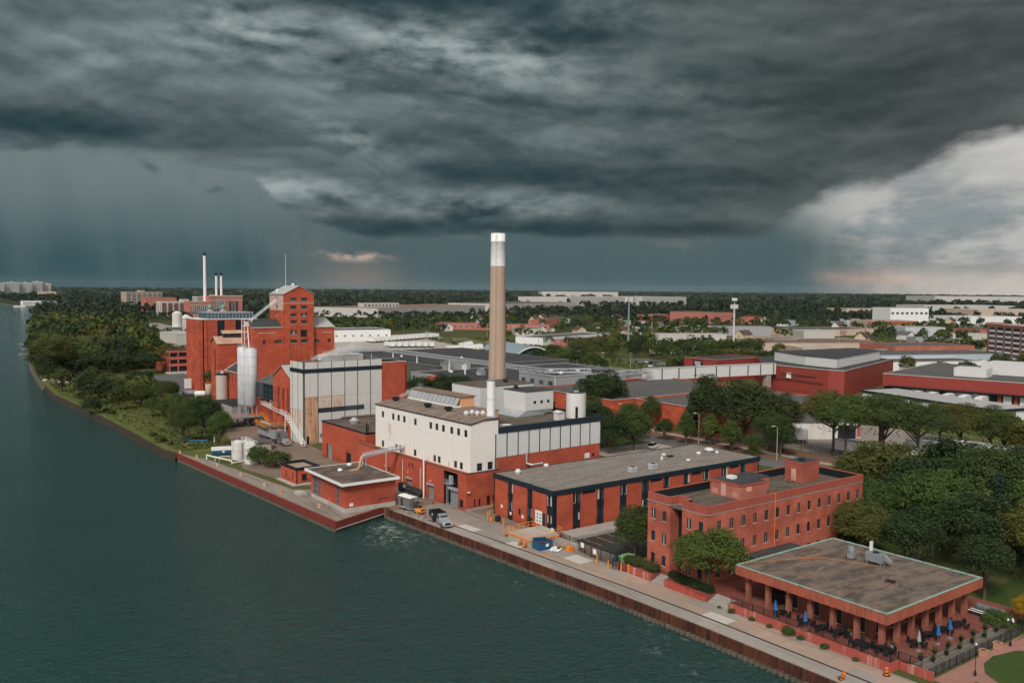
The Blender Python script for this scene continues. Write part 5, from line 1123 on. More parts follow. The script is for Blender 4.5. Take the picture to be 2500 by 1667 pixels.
# ------------------------------------------------------------------ silver silos, trestle, tanks
for i, (x, y, r_, z0, z1, lab) in enumerate(((94.6, 269.2, 2.0, 6.6, 24.0, 'larger silver steel silo on legs in front of the grain tower'), (93.1, 272.2, 1.7, 6.6, 24.3, 'smaller silver steel silo behind the larger one'))):
    t = thing('steel_silo', lab, 'silo', (x, y, 3.1), 0, 'silver steel silos'); sh = MB().lathe(0, 0, [(.4, 2.2), (r_, 3.6), (r_, z1 - 3.1), (r_ * .6, z1 - 2.6)], 32); sh.sm = True; part('shell', sh, m_silver, t)
    for k in range(6): part('hoop', MB().lathe(0, 0, [(r_ + .03, 4 + k * 2.9), (r_ + .03, 4.08 + k * 2.9)], 32, False), m_galv, t)
    for k in range(6):
        a = k * math.pi / 3 + .3; part('leg', MB().box(math.cos(a) * r_ * .94 - .12, math.cos(a) * r_ * .94 + .12, math.sin(a) * r_ * .94 - .12, math.sin(a) * r_ * .94 + .12, 0, 4.0), m_galv, t)
    ra = MB()
    for k in range(10):
        a, c = k * .628, (k + 1) * .628; zt = z1 - 3.1
        ra.bar((math.cos(a) * r_, math.sin(a) * r_, zt), (math.cos(a) * r_, math.sin(a) * r_, zt + 1.1), .05); ra.bar((math.cos(a) * r_, math.sin(a) * r_, zt + 1.1), (math.cos(c) * r_, math.sin(c) * r_, zt + 1.1), .05)
    part('top_rail', ra, m_galv, t)
    la = MB()
    for k in range(48): la.bar((-r_ * .7 - .25, -r_ * .75, 1 + k * .4), (-r_ * .7 + .2, -r_ * .75 - .25, 1 + k * .4), .05)
    part('ladder', la, m_galv, t); part('valve', MB().box(-.4, .4, -.4, .4, .6, 1.6), m_blue, t)
tp = thing('trestle_platform', 'blue steel trestle platform with yellow railings under the silver silos', 'platform', (0, 0, 0))
part('deck', MB().box(84.5, 97.2, 265.2, 275.5, 2.85, 3.1), m_steelgrey, tp); lg = MB()
for x in (85.2, 92.2, 96.6):
    for y in (265.6, 274.8): part('leg', MB().box(x - .2, x + .2, y - .2, y + .2, 0, 2.85), m_bluesteel, tp)
for x0, x1 in ((92.2, 96.6), (85.2, 92.2)): lg.bar((x0, 265.6, .3), (x1, 265.6, 2.8), .18); lg.bar((x1, 265.6, .3), (x0, 265.6, 2.8), .18)
part('brace', lg, m_bluesteel, tp); yr = MB()
for (x0, y0), (x1, y1) in (((84.5, 265.2), (97.2, 265.2)), ((84.5, 265.2), (84.5, 275.5)), ((97.2, 265.2), (97.2, 268))):
    n = max(2, round(math.hypot(x1 - x0, y1 - y0) / 1.5))
    for z in (3.65, 4.15): yr.bar((x0, y0, z), (x1, y1, z), .09)
    for i in range(n + 1): f = i / n; yr.bar((x0 + (x1 - x0) * f, y0 + (y1 - y0) * f, 3.1), (x0 + (x1 - x0) * f, y0 + (y1 - y0) * f, 4.15), .09)
part('railing', yr, m_yellow, tp); sr_ = MB(); a_, b_ = Vector((97, 265.5, 3.1)), Vector((97.6, 258.5, .2))
for s_ in (0, 1.1):
    v = Vector((s_, 0, 0)); sr_.bar(a_ + v, b_ + v, .16)
    for z in (.5, 1.0): sr_.bar(a_ + v + Vector((0, 0, z)), b_ + v + Vector((0, 0, z)), .08)
    for i in range(7): p = a_.lerp(b_, i / 6) + v; sr_.bar(p, p + Vector((0, 0, 1)), .08)
part('stair', sr_, m_yellow, tp)
t = thing('settling_shed', 'dark flat-topped concrete bunker beside the yellow-railed platform', 'shed', (92, 280, 0)); part('wall', MB().box(0, 9, 0, 22, 0, 4.4), m_conc, t); part('roof', MB().box(.5, 8.5, .5, 21.5, 4.4, 4.5), m_asph_d, t)
cs = thing('concrete_silo', 'round pale concrete silo with railed top beside the red sheds', 'silo', (101.6, 320, 0)); part('shell', MB().lathe(0, 0, [(2.15, 0), (2.15, 11.6)], 28), MT('panelled_concrete', (.50, .44, .38), .85, .08, .4, dirt=(.3, .25, .2), streak=.3), cs); part('rim', MB().lathe(0, 0, [(2.2, 11.2), (2.2, 11.75)], 28), m_black, cs)
ra = MB()
for k in range(12):
    a, c = k * math.pi / 6, (k + 1) * math.pi / 6; ra.bar((2.1 * math.cos(a), 2.1 * math.sin(a), 11.7), (2.1 * math.cos(a), 2.1 * math.sin(a), 12.8), .05); ra.bar((2.1 * math.cos(a), 2.1 * math.sin(a), 12.8), (2.1 * math.cos(c), 2.1 * math.sin(c), 12.8), .05)
part('top_rail', ra, m_galv, cs); part('vent_box', MB().box(-.4, .4, -.4, .4, 11.75, 12.6), m_whitepaint, cs)
bt = thing('beige_tank', 'small domed beige tank beside the concrete silo', 'tank', (104, 343.5, 0)); b__ = MB().lathe(0, 0, [(1.4, 0), (1.4, 5.0), (1.1, 5.6), (.3, 5.9)], 24); b__.sm = True; part('shell', b__, MT('beige_paint', (.58, .42, .32), .7, .08), bt)
part('ladder_cage', MB().box(1.5, 2.3, -1.2, -.4, 0, .1).bar((1.5, -1.2, 0), (1.5, -1.2, 7), .1).bar((2.3, -1.2, 0), (2.3, -1.2, 7), .1).bar((1.5, -.4, 0), (1.5, -.4, 7), .1).bar((2.3, -.4, 0), (2.3, -.4, 7), .1).box(-1.4, 2.4, -1.3, .4, 6.0, 6.1).bar((-1.4, -1.3, 7), (2.4, -1.3, 7), .1), m_orangep, bt)
for i, (x, y, L) in enumerate(((98.8, 351, 6), (101.5, 346.5, 4.5))):
    t = thing('horizontal_tank', ('long grey', 'short white')[i] + ' horizontal storage tank lying by the car park edge', 'tank', (x, y, 0), R(-25)); mb = MB(); mb.sm = True
    ring = [(math.cos(a * math.pi / 8), math.sin(a * math.pi / 8)) for a in range(16)]
    xs = [(-L / 2, .35), (-L / 2 + .3, .9), (-L / 2 + .7, 1.1), (L / 2 - .7, 1.1), (L / 2 - .3, .9), (L / 2, .35)]
    for q, r_ in xs: mb.v += [(q, c * r_, s_ * r_ + 1.5) for c, s_ in ring]
    for j_ in range(5):
        for k in range(16): mb.f.append((j_ * 16 + k, j_ * 16 + (k + 1) % 16, j_ * 16 + 16 + (k + 1) % 16, j_ * 16 + 16 + k))
    mb.f += [tuple(range(16)), tuple(range(80, 96))]; part('shell', mb, (m_steelgrey, m_whitepaint)[i], t); part('saddle', MB().box(-L / 3 - .2, -L / 3 + .2, -.8, .8, 0, .7).box(L / 3 - .2, L / 3 + .2, -.8, .8, 0, .7), m_conc, t)
# long conveyor from the trestle to the silo building and down to the yard
lc = thing('yard_conveyor', 'white lattice conveyor slanting from the silver silos down to the yard', 'conveyor', (0, 0, 0)); tr = MB()
for a_, b_ in ((Vector((96.2, 264, 7.3)), Vector((92.7, 235, 7.3))), (Vector((92.7, 235, 7.3)), Vector((92.5, 222.2, .6)))):
    d = (b_ - a_).normalized(); sd_ = d.cross(Vector((0, 0, 1))).normalized() * .45; up_ = sd_.cross(d).normalized() * .8; L = (b_ - a_).length; n = int(L / 1.4)
    for s_ in (-1, 1):
        for q in (0, 1): tr.bar(a_ + sd_ * s_ + up_ * q, b_ + sd_ * s_ + up_ * q, .15)
        for i in range(n): p, q = a_.lerp(b_, i / n), a_.lerp(b_, (i + 1) / n); tr.bar(p + sd_ * s_, q + sd_ * s_ + up_, .09)
    for i in range(n + 1): p = a_.lerp(b_, i / n); tr.bar(p + sd_, p - sd_, .08)
part('truss', tr, m_whitepaint, lc); part('support', MB().bar((95, 255, 7.3), (96.6, 256, 10.5), .15).bar((95, 255, 7.3), (96.6, 252, 10.5), .15).bar((92.7, 236, 7.2), (92.7, 236, 0), .2), m_whitepaint, lc)
ck = MB()
for y in (241, 246): ck.tube([(90.2, y - 4, 4.4), (94.2, y, 14)], .05, 4)
ld_ = thing('truck_loader', 'rusty loading canopy with yellow railings above the grey truck', 'platform', (0, 0, 0)); part('canopy', MB().box(87.6, 94, 237.6, 246.5, 3.7, 4.0), MT('rusty_deck', (.24, .13, .08), .8, .3), ld_); part('tie_rod', ck, m_black, ld_); yr = MB()
for (x0, y0), (x1, y1) in (((87.6, 237.6), (94, 237.6)), ((87.6, 237.6), (87.6, 246.5)), ((87.6, 246.5), (92, 246.5))):
    n = max(2, round(math.hypot(x1 - x0, y1 - y0) / 1.2))
    for z in (4.6, 5.15): yr.bar((x0, y0, z), (x1, y1, z), .09)
    for i in range(n + 1): f = i / n; yr.bar((x0 + (x1 - x0) * f, y0 + (y1 - y0) * f, 4), (x0 + (x1 - x0) * f, y0 + (y1 - y0) * f, 5.15), .08)
part('railing', yr, m_yellow, ld_); part('duct', MB().tube([(89.2, 238.5, 4.6), (89.2, 245.5, 4.6)], .4, 8), m_galv, ld_); part('pillar', MB().box(91.6, 94, 238.5, 245, 0, 3.7), m_dirtywhite, ld_)
for i, (x, y, r_, h) in enumerate(((72.9, 217.3, 1.5, 4.4), (74.9, 214.6, 1.3, 4.3), (74.1, 210.6, 1.7, 4.0))):
    t = thing('white_tank', ('farthest', 'middle', 'nearest')[i] + ' of three stained white tanks beside the dock', 'tank', (x, y, 0), 0, 'white tanks by the dock'); part('shell', MB().lathe(0, 0, [(r_, 0), (r_, h), (r_ * .5, h + .4), (.2, h + .45)], 26), m_dirtywhite, t); part('hoop', MB().lathe(0, 0, [(r_ + .03, h * .5), (r_ + .03, h * .5 + .12)], 26, False), m_galv, t); part('fill_pipe', MB().tube([(-r_ - .1, 0, 0), (-r_ - .1, 0, h + .5), (0, 0, h + .6)], .09), m_whitepaint, t)
wr = MB()
for y in (209.5, 212.5, 215.5, 218.5):
    for s_ in (0, 1.0): wr.bar((74.2 + s_, y, 4.2), (74.2 + s_, y, 5.4), .08)
for s_ in (0, 1.0):
    for z in (4.6, 5.0, 5.4): wr.bar((74.2 + s_, 209.5, z), (74.2 + s_, 218.5, z), .08)
wr.box(74.1, 75.3, 209.5, 218.5, 4.45, 4.52); tag(obj('tank_walkway', wr.mesh('tank_walkway', m_whitepaint)), 'railed white walkway over the three stained tanks', 'walkway')
t = thing('pipe_run', 'white pipe run on low supports between the dock edge and the tanks', 'pipe', (0, 0, 0)); part('pipe', MB().tube([(65.9, 220.4, .2), (65.9, 220.4, 1.3), (69.3, 212, .9), (69.5, 211.3, .4), (73, 212.4, .5)], .16, 8).tube([(68, 217, .1), (68, 217, 1.2), (70.4, 216.2, 1.2), (70.4, 216.2, .1)], .08), m_whitepaint, t); part('support', MB().box(67.0, 67.3, 217.4, 217.7, 0, 1.1).box(69.2, 69.5, 211.6, 211.9, 0, .7), m_galv, t)
t = thing('blue_container', 'long blue tank container with white top among the dock shrubs', 'container', (71.8, 225.5, 0), R(-18)); part('body', MB().box(-2.9, 2.9, -1.1, 1.1, .3, 1.3), m_blue, t); part('top', MB().box(-3, 3, -1.15, 1.15, 1.3, 1.95), m_whitepaint, t); part('door_sign', MB().box(-.3, .3, -1.13, -1.1, .7, 1.1), m_whitepaint, t)
t = thing('lean_to', 'low grey lean-to roof beside the dock tanks', 'shed', (80, 226, 0), R(-20)); part('wall', MB().box(0, 4.5, 0, 5, 0, 1.9), m_conc, t); part('roof', MB().extr([(-.3, -.3, 1.9), (4.8, -.3, 1.9), (4.8, -.3, 2.1), (-.3, -.3, 2.6)], 0, (0, 5.6, 0)), m_tar2, t)
t = thing('blue_pipework', 'blue pipework and skid half hidden among the riverside trees', 'pipe', (70.5, 246, 0), R(-35)); part('pipe', MB().tube([(-2, 0, .7), (3.5, 0, .7), (3.5, 0, .1)], .3, 8).tube([(-2, 0, .1), (-2, 0, 2.0)], .35, 8), m_blue, t); part('skid', MB().box(-2.4, 4, -.8, .8, 0, .25), m_steelgrey, t); part('marker', MB().tube([(5.5, -.6, 0), (5.5, -.6, 1.9)], .12), m_whitepaint, t)
# ------------------------------------------------------------------ sheds and slab block behind the tower
gs = thing('rusty_roof_house', 'red brick gabled house with a rust-streaked roof and ridge monitor', 'building', (103.6, 330.4, 0))
w = MB(); wo_ = [(3.2, 4.6, 9, 19.5)]; wall(w, FW(0, 0), 0, 8.8, 0, 22, wo_, .3); w.quad((0, 0, 22), (0, 8.8, 22), (0, 4.2, 24.5)); wall(w, FS(0, 0), 0, 15, 0, 22); wall(w, FE(15, 0), 0, 8.8, 0, 22); w.quad((15, 0, 22), (15, 8.8, 22), (15, 4.2, 24.5)); wall(w, FN(0, 8.8), 0, 15, 0, 22); part('wall', w, m_red2, gs); window(FW(0, 0), wo_[0], gs, m_frame, m_glass, 2, 8, .3)
part('roof', MB().quad((-.4, -.4, 21.85), (15.2, -.4, 21.85), (15.2, 4.2, 24.6), (-.4, 4.2, 24.6)).quad((-.4, 9.2, 21.85), (15.2, 9.2, 21.85), (15.2, 4.2, 24.6), (-.4, 4.2, 24.6)), m_rustroof, gs); part('monitor', MB().box(3, 15, 3, 5.6, 24, 25.6), m_frame, gs); part('monitor_roof', MB().quad((2.4, 2.4, 25.6), (15.3, 2.4, 25.6), (15.3, 4.2, 26.8), (2.4, 4.2, 26.8)).quad((2.4, 6.2, 25.6), (15.3, 6.2, 25.6), (15.3, 4.2, 26.8), (2.4, 4.2, 26.8)), m_rustroof, gs); part('verge', MB().bar((-.42, -.4, 21.8), (-.42, 4.2, 24.55), .2).bar((-.42, 9.2, 21.8), (-.42, 4.2, 24.55), .2), m_frame_l, gs)
ls = thing('low_red_shed', 'low red brick shed with dark pitched roof behind the silver silos', 'building', (103.8, 296, 0))
w = MB(); wo_ = [(2 + i * 3.2, 3.1 + i * 3.2, 8.8, 11.2) for i in range(7)] + [(18, 19.6, 0, 3), (23, 24.6, 0, 3)]; wall(w, FW(0, 0), 0, 26, 0, 12.8, wo_, .25); wall(w, FS(0, 0), 0, 12, 0, 12.8); w.quad((0, 0, 12.8), (12, 0, 12.8), (6, 0, 16.2)); wall(w, FN(0, 26), 0, 12, 0, 12.8); w.quad((0, 26, 12.8), (12, 26, 12.8), (6, 26, 16.2)); wall(w, FE(12, 0), 0, 26, 0, 12.8); part('wall', w, m_red2, ls)
for o in wo_[:7]: window(FW(0, 0), o, ls, m_frame, m_glass, 2, 3, .25)
for o in wo_[7:]: panelpart('door', FW(0, 0), *o, .2, .26, m_steelgrey, ls)
part('roof', MB().quad((-.4, -.4, 12.6), (-.4, 26.4, 12.6), (6, 26.4, 16.3), (6, -.4, 16.3)).quad((12.4, -.4, 12.6), (12.4, 26.4, 12.6), (6, 26.4, 16.3), (6, -.4, 16.3)), m_darkroof, ls); part('verge', MB().bar((-.4, -.42, 12.6), (6, -.42, 16.25), .3).bar((-.42, -.4, 12.6), (-.42, 26.4, 12.6), .3).bar((-.4, 26.42, 12.6), (6, 26.42, 16.25), .3), m_frame_l, ls)
sl = thing('red_slab_block', 'tall red brick slab block with black window strips left of the tower', 'building', (104.9, 358.9, 0))
w = MB(); so_ = [(7.5, 10.5, 14, 29.6), (15, 17.9, 14, 29.6), (1.5, 2.1, 0, 29.9)]; wall(w, FS(0, 0), 0, 24, 0, 30, so_, .4); wall(w, FW(0, 0), 0, 18, 0, 30); wall(w, FE(24, 0), 0, 18, 0, 30); wall(w, FN(0, 18), 0, 24, 0, 30); part('wall', w, m_red2, sl)
for o in so_[:2]: window(FS(0, 0), o, sl, m_black, m_glass, 3, 12, .4)
panelpart('dark_slot', FS(0, 0), *so_[2], .3, .4, m_black, sl); panelpart('pilaster', FS(0, 0), 2.4, 3.2, 0, 29.8, -.25, .1, m_red2, sl)
part('roof', MB().box(-.2, 24.2, -.2, 18.2, 30, 30.25), m_whitepaint, sl); part('penthouse', MB().box(4.2, 23, 2, 14, 30.25, 32.6), m_glass2, sl); fr = MB()
for i in range(14): fr.box(4.2 + i * 1.44, 4.32 + i * 1.44, 1.93, 2.0, 30.25, 32.6)
fr.box(4.1, 23.1, 1.9, 14.1, 32.6, 32.9); part('penthouse_frame', fr, m_galv, sl)
t = thing('river_sign', 'blank white sign board on posts at the slab block corner', 'sign', (104.2, 366, 0)); part('board', MB().box(-3.4, -.6, -.1, .1, 1.6, 5.6), m_whitepaint, t)
for x in (-3.2, -.8): part('post', MB().box(x - .08, x + .08, .1, .2, 0, 5.4), m_steelgrey, t)
# three-storey office with ribbon windows
ro = thing('ribbon_window_office', 'orange-red three-storey office with dark ribbon windows by the far car park', 'building', (116.6, 449.5, 0)); RL, RD = 30, 25; m_ro = MT('salmon_red_concrete', (.45, .115, .08), .8, .1)
part('core', MB().box(.6, RL - .6, .6, RD - .6, 0, 11), m_glass, ro)
for z0, z1 in ((3.4, 4.6), (6.7, 8.1), (10.2, 11.4)): part('floor_band', MB().box(0, RL, 0, RD, z0, z1), m_ro, ro)
for x in (0, 4.2, 10.5, 16.5, 22.5): part('column', MB().box(x, x + .55, -.1, .5, 0, 11.3), m_ro, ro)
for y in (4, 8, 12, 16, 20, 24.4): part('column', MB().box(-.1, .5, y, y + .5, 0, 11.3), m_ro, ro)
fr = MB()
for i in range(40): fr.box(.3 + i * .72, .37 + i * .72, .52, .6, 4.6, 10.2)
part('mullion', fr, m_frame, ro); part('roof', MB().box(.4, RL - .4, .4, RD - .4, 11.4, 11.5), m_tar2, ro); part('parapet', MB().box(-.05, RL, -.05, .4, 11.4, 11.7).box(-.05, .4, .4, RD, 11.4, 11.7), m_black, ro); part('plinth', MB().box(-2, RL, -6, 0, 0, .7), m_conc2, ro)
for i in range(4): part('step', MB().box(5, 9, -7.6 + i * .4, -6, 0, .15 + i * .15), m_conc2, ro)

# ------------------------------------------------------------------ works buildings behind
FOOT = []      # footprints kept free of trees: (x0, x1, y0, y1)
def foot(x0, x1, y0, y1): FOOT.append((x0, x1, y0, y1))
def block(name, label, cat, x, y, L, D, H, wm, rm, rz=0.0, wS=None, wW=None, para=.35, cap=None, z0=0.0, group=None, fm=None, gm=None):
    """plain building: walls with real window openings on the two faces seen, roof and parapet"""
    t = thing(name, label, cat, (x, y, z0), rz, group); w = MB(); F1, F2 = FS(0, 0), FW(0, 0)
    oS = grid_ops(L, wS); oW = grid_ops(D, wW)
    wall(w, F1, 0, L, 0, H, oS); wall(w, F2, 0, D, 0, H, oW); wall(w, FN(0, D), 0, L, 0, H); wall(w, FE(L, 0), 0, D, 0, H); part('wall', w, wm, t)
    for F_, ops in ((F1, oS), (F2, oW)):
        for o in ops: window(F_, o, t, fm or m_frame_l, gm or m_glass2, fw=.12)
    parapet_roof(t, 0, L, 0, D, H + .001, rm, para, .3, wm)
    if cap: part('coping', MB().box(-.08, L + .08, -.08, .35, H + para, H + para + .12).box(-.08, .35, .35, D + .08, H + para, H + para + .12), cap, t)
    c, s_ = math.cos(rz), math.sin(rz); xs = [x, x + L * c, x + L * c - D * s_, x - D * s_]; ys = [y, y + L * s_, y + L * s_ + D * c, y + D * c]; foot(min(xs), max(xs), min(ys), max(ys))
    return t
def grid_ops(L, g):
    if not g: return []
    n, rows, ww = g; out = []
    for i in range(n):
        c = L * (i + .5) / n
        for z0, z1 in rows: out.append((c - ww / 2, c + ww / 2, z0, z1))
    return out
t = block('red_warehouse', 'low red brick warehouse with grey roof behind the big street tree', 'building', 191.5, 206.5, 70, 43, 7.6, m_red2, m_tar2, cap=m_conc2)
t = block('red_warehouse', 'low red brick warehouse wing facing the street with wall pipes', 'building', 202, 170, 59, 36.4, 7.4, m_red2, m_tar2, cap=m_conc2)
pp = MB()
for i in range(4): pp.tube([(-.25, 32.5 - i * .5, 2.6), (-.25, 32.5 - i * .5, 7.9), (1.5, 32.5 - i * .5, 8.0)], .07)
part('wall_pipe', pp, m_galv, t)
for x, y, lab in ((215, 190, 'white roof cowl on the street warehouse'), (226, 182, 'second white cowl farther along the street warehouse roof'), (236, 196, 'third white cowl deep on the street warehouse roof')): roof_vent(x, y, 7.45, lab, .8, 1.2)
gc_ = block('grey_ribbed_hall', 'grey ribbed metal hall with dark windows right of the chimney', 'building', 202.8, 250.1, 36, 22.6, 11, m_grey, m_tar, wW=(4, ((7.6, 9.2), (4.4, 6.4)), 2.6), cap=m_whitepaint, fm=m_frame)
panelpart('small_window', FS(0, 0), 7.5, 9.2, 5.2, 6.8, -.05, .05, m_glass2, gc_); part('downpipe', MB().tube([(-.15, -.15, 0), (-.15, -.15, 11)], .12), m_whitepaint, gc_)
for i, (x, y) in enumerate(((212, 258), (224, 262), (215, 268))): roof_vent(x, y, 11.05, ('nearest', 'right-hand', 'farthest')[i] + ' white cowl on the grey ribbed hall', .8, .9)
t = block('grey_roof_works', 'wide dark flat-roofed works building left of the chimney', 'building', 191.8, 276, 90, 63, 6.0, m_grey, m_tar, wW=(16, ((2.4, 4.2),), 1.8), cap=m_conc2)
t = block('grey_roof_works', 'higher dark flat-roofed works hall farther left of the chimney', 'building', 206, 339.5, 78, 100, 7.6, m_tar2, m_tar, cap=m_galv)
t = block('red_end_shed', 'small red brick end wall with white coping in the grey works', 'building', 187, 300, 4.6, 17, 6.6, m_red2, m_tar, cap=m_whitepaint)
t = block('roof_cabin', 'grey ribbed cabin with white doors standing on the dark works roof', 'roof structure', 208, 335.8, 12.5, 6.5, 3.4, m_grey, m_tar2, R(-8), z0=6.2, cap=m_galv); panelpart('white_door', FS(0, 0), 8.2, 10.6, .2, 2.4, -.06, .05, m_whitepaint, t)
for i, (x, y) in enumerate(((211, 311.5), (216, 308))):
    t = thing('roof_fan', ('larger', 'smaller')[i] + ' galvanised hooded fan on the works roof beside the chimney', 'roof vent', (x, y, 6.2)); s_ = (1.6, 1.1)[i]; part('hood', MB().extr([(-s_, -s_, 0), (s_, -s_, 0), (s_ * .4, -s_, s_ * 1.6), (-s_ * .4, -s_, s_ * 1.6)], 0, (0, 2 * s_, 0)), m_galv, t); part('drum', MB().lathe(0, 0, [(s_ * .8, s_ * 1.3), (s_ * .8, s_ * 1.9), (s_ * .3, s_ * 2)], 14), m_galv, t)
for i, (x, y) in enumerate(((205, 326), (222, 318), (229, 350), (240, 372), (218, 395))): roof_vent(x, y, 6.25 if y < 339 else 7.85, 'white cowl on the dark works roof, %s from the chimney' % ('nearest', 'second', 'third', 'fourth', 'fifth')[i], .7, 1.0)
def truss(name, label, pts, z, legs, mat=None, w=.7, hgt=1.6):
    t = thing(name, label, 'pipe bridge'); tr = MB(); pi = MB()
    for (x0, y0), (x1, y1) in zip(pts, pts[1:]):
        a_, b_ = Vector((x0, y0, z)), Vector((x1, y1, z)); d = (b_ - a_).normalized(); sd_ = d.cross(Vector((0, 0, 1))) * w; n = max(1, int((b_ - a_).length / 2.4))
        for s_ in (-1, 1):
            for q in (0, hgt): tr.bar(a_ + sd_ * s_ + Vector((0, 0, q)), b_ + sd_ * s_ + Vector((0, 0, q)), .2)
            for i in range(n): p, q = a_.lerp(b_, i / n), a_.lerp(b_, (i + 1) / n); tr.bar(p + sd_ * s_ + Vector((0, 0, (i % 2) * hgt)), q + sd_ * s_ + Vector((0, 0, ((i + 1) % 2) * hgt)), .14); tr.bar(q + sd_ * s_, q + sd_ * s_ + Vector((0, 0, hgt)), .12)
        pi.tube([a_ + Vector((0, 0, .4)), b_ + Vector((0, 0, .4))], .25)
    part('truss', tr, mat or m_galv, t); part('pipe', pi, m_galv, t)
    for x, y, zb in legs: part('leg', MB().box(x - .25, x + .25, y - .25, y + .25, zb, z), mat or m_whitepaint, t)
truss('pipe_bridge', 'long pale truss pipe bridge crossing the dark works roofs behind the chimney', [(150, 398), (207, 396), (207, 262), (222, 252)], 11.4, [(165, 397, 0), (182, 397, 0), (207, 384, 7.6), (207, 360, 7.6), (207, 331, 6), (207, 318, 6), (207, 288, 6), (207, 270, 6)])
truss('pipe_bridge', 'short pale truss bridge joining the grey hall to the white gallery', [(222, 246.5), (249, 246.2)], 10.6, [(230, 246.3, 7.6)])
t = block('red_link_shed', 'small red shed with white door below the truss bridge and gallery', 'building', 232, 254, 18, 9, 7.4, m_red2, m_tar, cap=m_whitepaint); panelpart('white_door', FS(0, 0), 10, 16, 4.2, 6.5, -.06, .05, m_whitepaint, t)
# elevated white gallery
ga = thing('white_gallery', 'long elevated white gallery bridging the railway to the red warehouse', 'bridge', (248.5, 248, 0), math.atan2(-10, 69)); GLn = 69.7
part('core', MB().box(.05, GLn, .1, 3.2, 7.35, 11.9), m_panel, ga)
bat = (0, 7.4, 16.0, 24.6, 35.8, 43.2, 53.4, 60.6, 68.2, GLn)
for a, c in zip(bat, bat[1:]): panelpart('cladding_panel', FS(0, 0), a + .3, c - .3, 7.3, 11.9, -.03, .1, m_panel, ga)
for u in bat[1:-1]: panelpart('dark_strip', FS(0, 0), u - .3, u + .3, 7.5, 11.8, .0, .1, m_black, ga)
part('end_panel', MB().box(-.02, .08, 0, 3.3, 7.3 - 1.2, 11.9), m_panel, ga); part('roof', MB().box(-.1, GLn, -.15, 3.4, 11.9, 12.1), m_metalroof, ga)
for u in (16, 36, 66): part('pier', MB().box(u - 1.2, u + 1.2, .4, 2.8, 0, 7.3), m_conc, ga)
# right-hand red warehouses
rwp = [(319.5, 246), (317.5, 212), (321.0, 206.8), (399, 231), (399, 262), (350, 275)]
rwh = thing('red_sheet_warehouse', 'large dark red ribbed warehouse at the end of the white gallery', 'building'); part('wall', MB().prism(rwp[::-1] if 0 else rwp, 0, 11.0), m_redsheet, rwh); part('roof', MB().prism([(x * .985 + 5.2, y * .985 + 3.5) for x, y in rwp], 11.0, 11.12), m_tar, rwh)
co_ = MB()
for (x0, y0), (x1, y1) in zip(rwp[:3], rwp[1:4]): strip(co_, (x0, y0), (x1, y1), 11.0, 11.35, .3)
part('coping', co_, m_conc2, rwh); part('white_hatch', MB().box(318.0, 318.6, 231, 233, 5.8, 8.4), m_whitepaint, rwh); foot(300, 420, 190, 275)
part('upper_storey', MB().prism([(331, 233), (329, 216), (392, 234), (394, 250), (340, 256)], 11.12, 15.2), m_panel, rwh); part('upper_roof', MB().prism([(330.6, 233), (328.6, 215.6), (392.4, 233.7), (394.4, 250.3), (340, 256.4)], 15.2, 15.5), m_tar, rwh)
part('wall_pipe', MB().tube([(318, 240, 6.2), (317, 214, 5.4)], .18).tube([(318, 236, 8.2), (317.4, 218, 7.8)], .18), m_frame, rwh)
for i in range(7): roof_vent(340 + i * 7.2, 219.5 + i * 2.2, 11.12, 'white roof cowl on the red ribbed warehouse, %s from the gallery' % ('first', 'second', 'third', 'fourth', 'fifth', 'sixth', 'seventh')[i], .5, 1.2)
t = block('red_gallery_shed', 'red shed with a dark wall sign behind the white gallery', 'building', 322, 276, 38, 20, 10.2, m_redsheet, m_tar, cap=m_conc2)
panelpart('sign_board', FW(0, 0), 8, 14, 6.2, 9.6, -.2, 0, m_black, t)
for z, a, c in ((8.6, 9, 13), (7.9, 9.6, 13), (7.2, 9, 12.4)): panelpart('sign_line', FW(0, 0), a, c, z, z + .35, -.24, -.2, m_whitepaint, t)
r2 = thing('dock_warehouse', 'long dark red warehouse with a row of truck docks', 'building', (338, 200, 0), math.atan2(14, 62)); a2 = math.atan2(14, 62)      # local -y runs along the dock face
part('wall', MB().box(0, 75, -80, 0, 4.6, 9.6), m_redsheet, r2); part('base_wall', MB().box(.6, 75, -80, -.2, 0, 4.6), m_black, r2); part('roof', MB().box(.3, 75, -80, -.3, 9.6, 9.72), m_tar2, r2); part('coping', MB().box(-.15, .3, -80, .15, 9.6, 9.9).box(.3, 75, -.15, .15, 9.6, 9.9), m_conc2, r2); part('canopy', MB().box(-2.4, 0, -80, -2.5, 4.7, 5.1), m_black, r2)
for i in range(12):
    y0 = -8.4 - i * 5.6; part('dock_door', MB().box(.4, .58, y0, y0 + 2.8, 1.2, 4.2), m_whitepaint if i % 3 else m_black, r2); part('dock_pier', MB().box(.2, .6, y0 + 3.4, y0 + 4.8, 0, 4.6), m_red2, r2)
for x0, x1, y0, y1, h in ((12, 22, -36, -24, 3.4), (30, 52, -52, -30, 4.4), (22, 44, -66, -56, 3.2)): part('roof_box', MB().box(x0, x1, y0, y1, 9.72, 9.72 + h), m_panel, r2)
foot(325, 430, 110, 205)
cb = thing('canopy_shed', 'long open-sided white shed with dark roof edge beside the truck docks', 'shed', (297.5, 184, 0), math.atan2(13, 54) * -1)
CL = 56
part('roof', MB().box(-.2, 17.2, -CL, 0, 6.6, 6.95), m_metalroof, cb); part('roof_edge', MB().box(-.45, -.2, -CL - .25, .25, 6.1, 7.0).box(-.2, 17.4, -CL - .3, -CL, 6.1, 7.0).box(-.2, 17.4, 0, .3, 6.1, 7.0), m_navy, cb)
for i in range(7): part('wall_panel', MB().box(-.1, .1, -8 * i - 7.9, -8 * i - .1, 2.6 if i in (2, 3) else 0, 6.1), m_panel, cb)
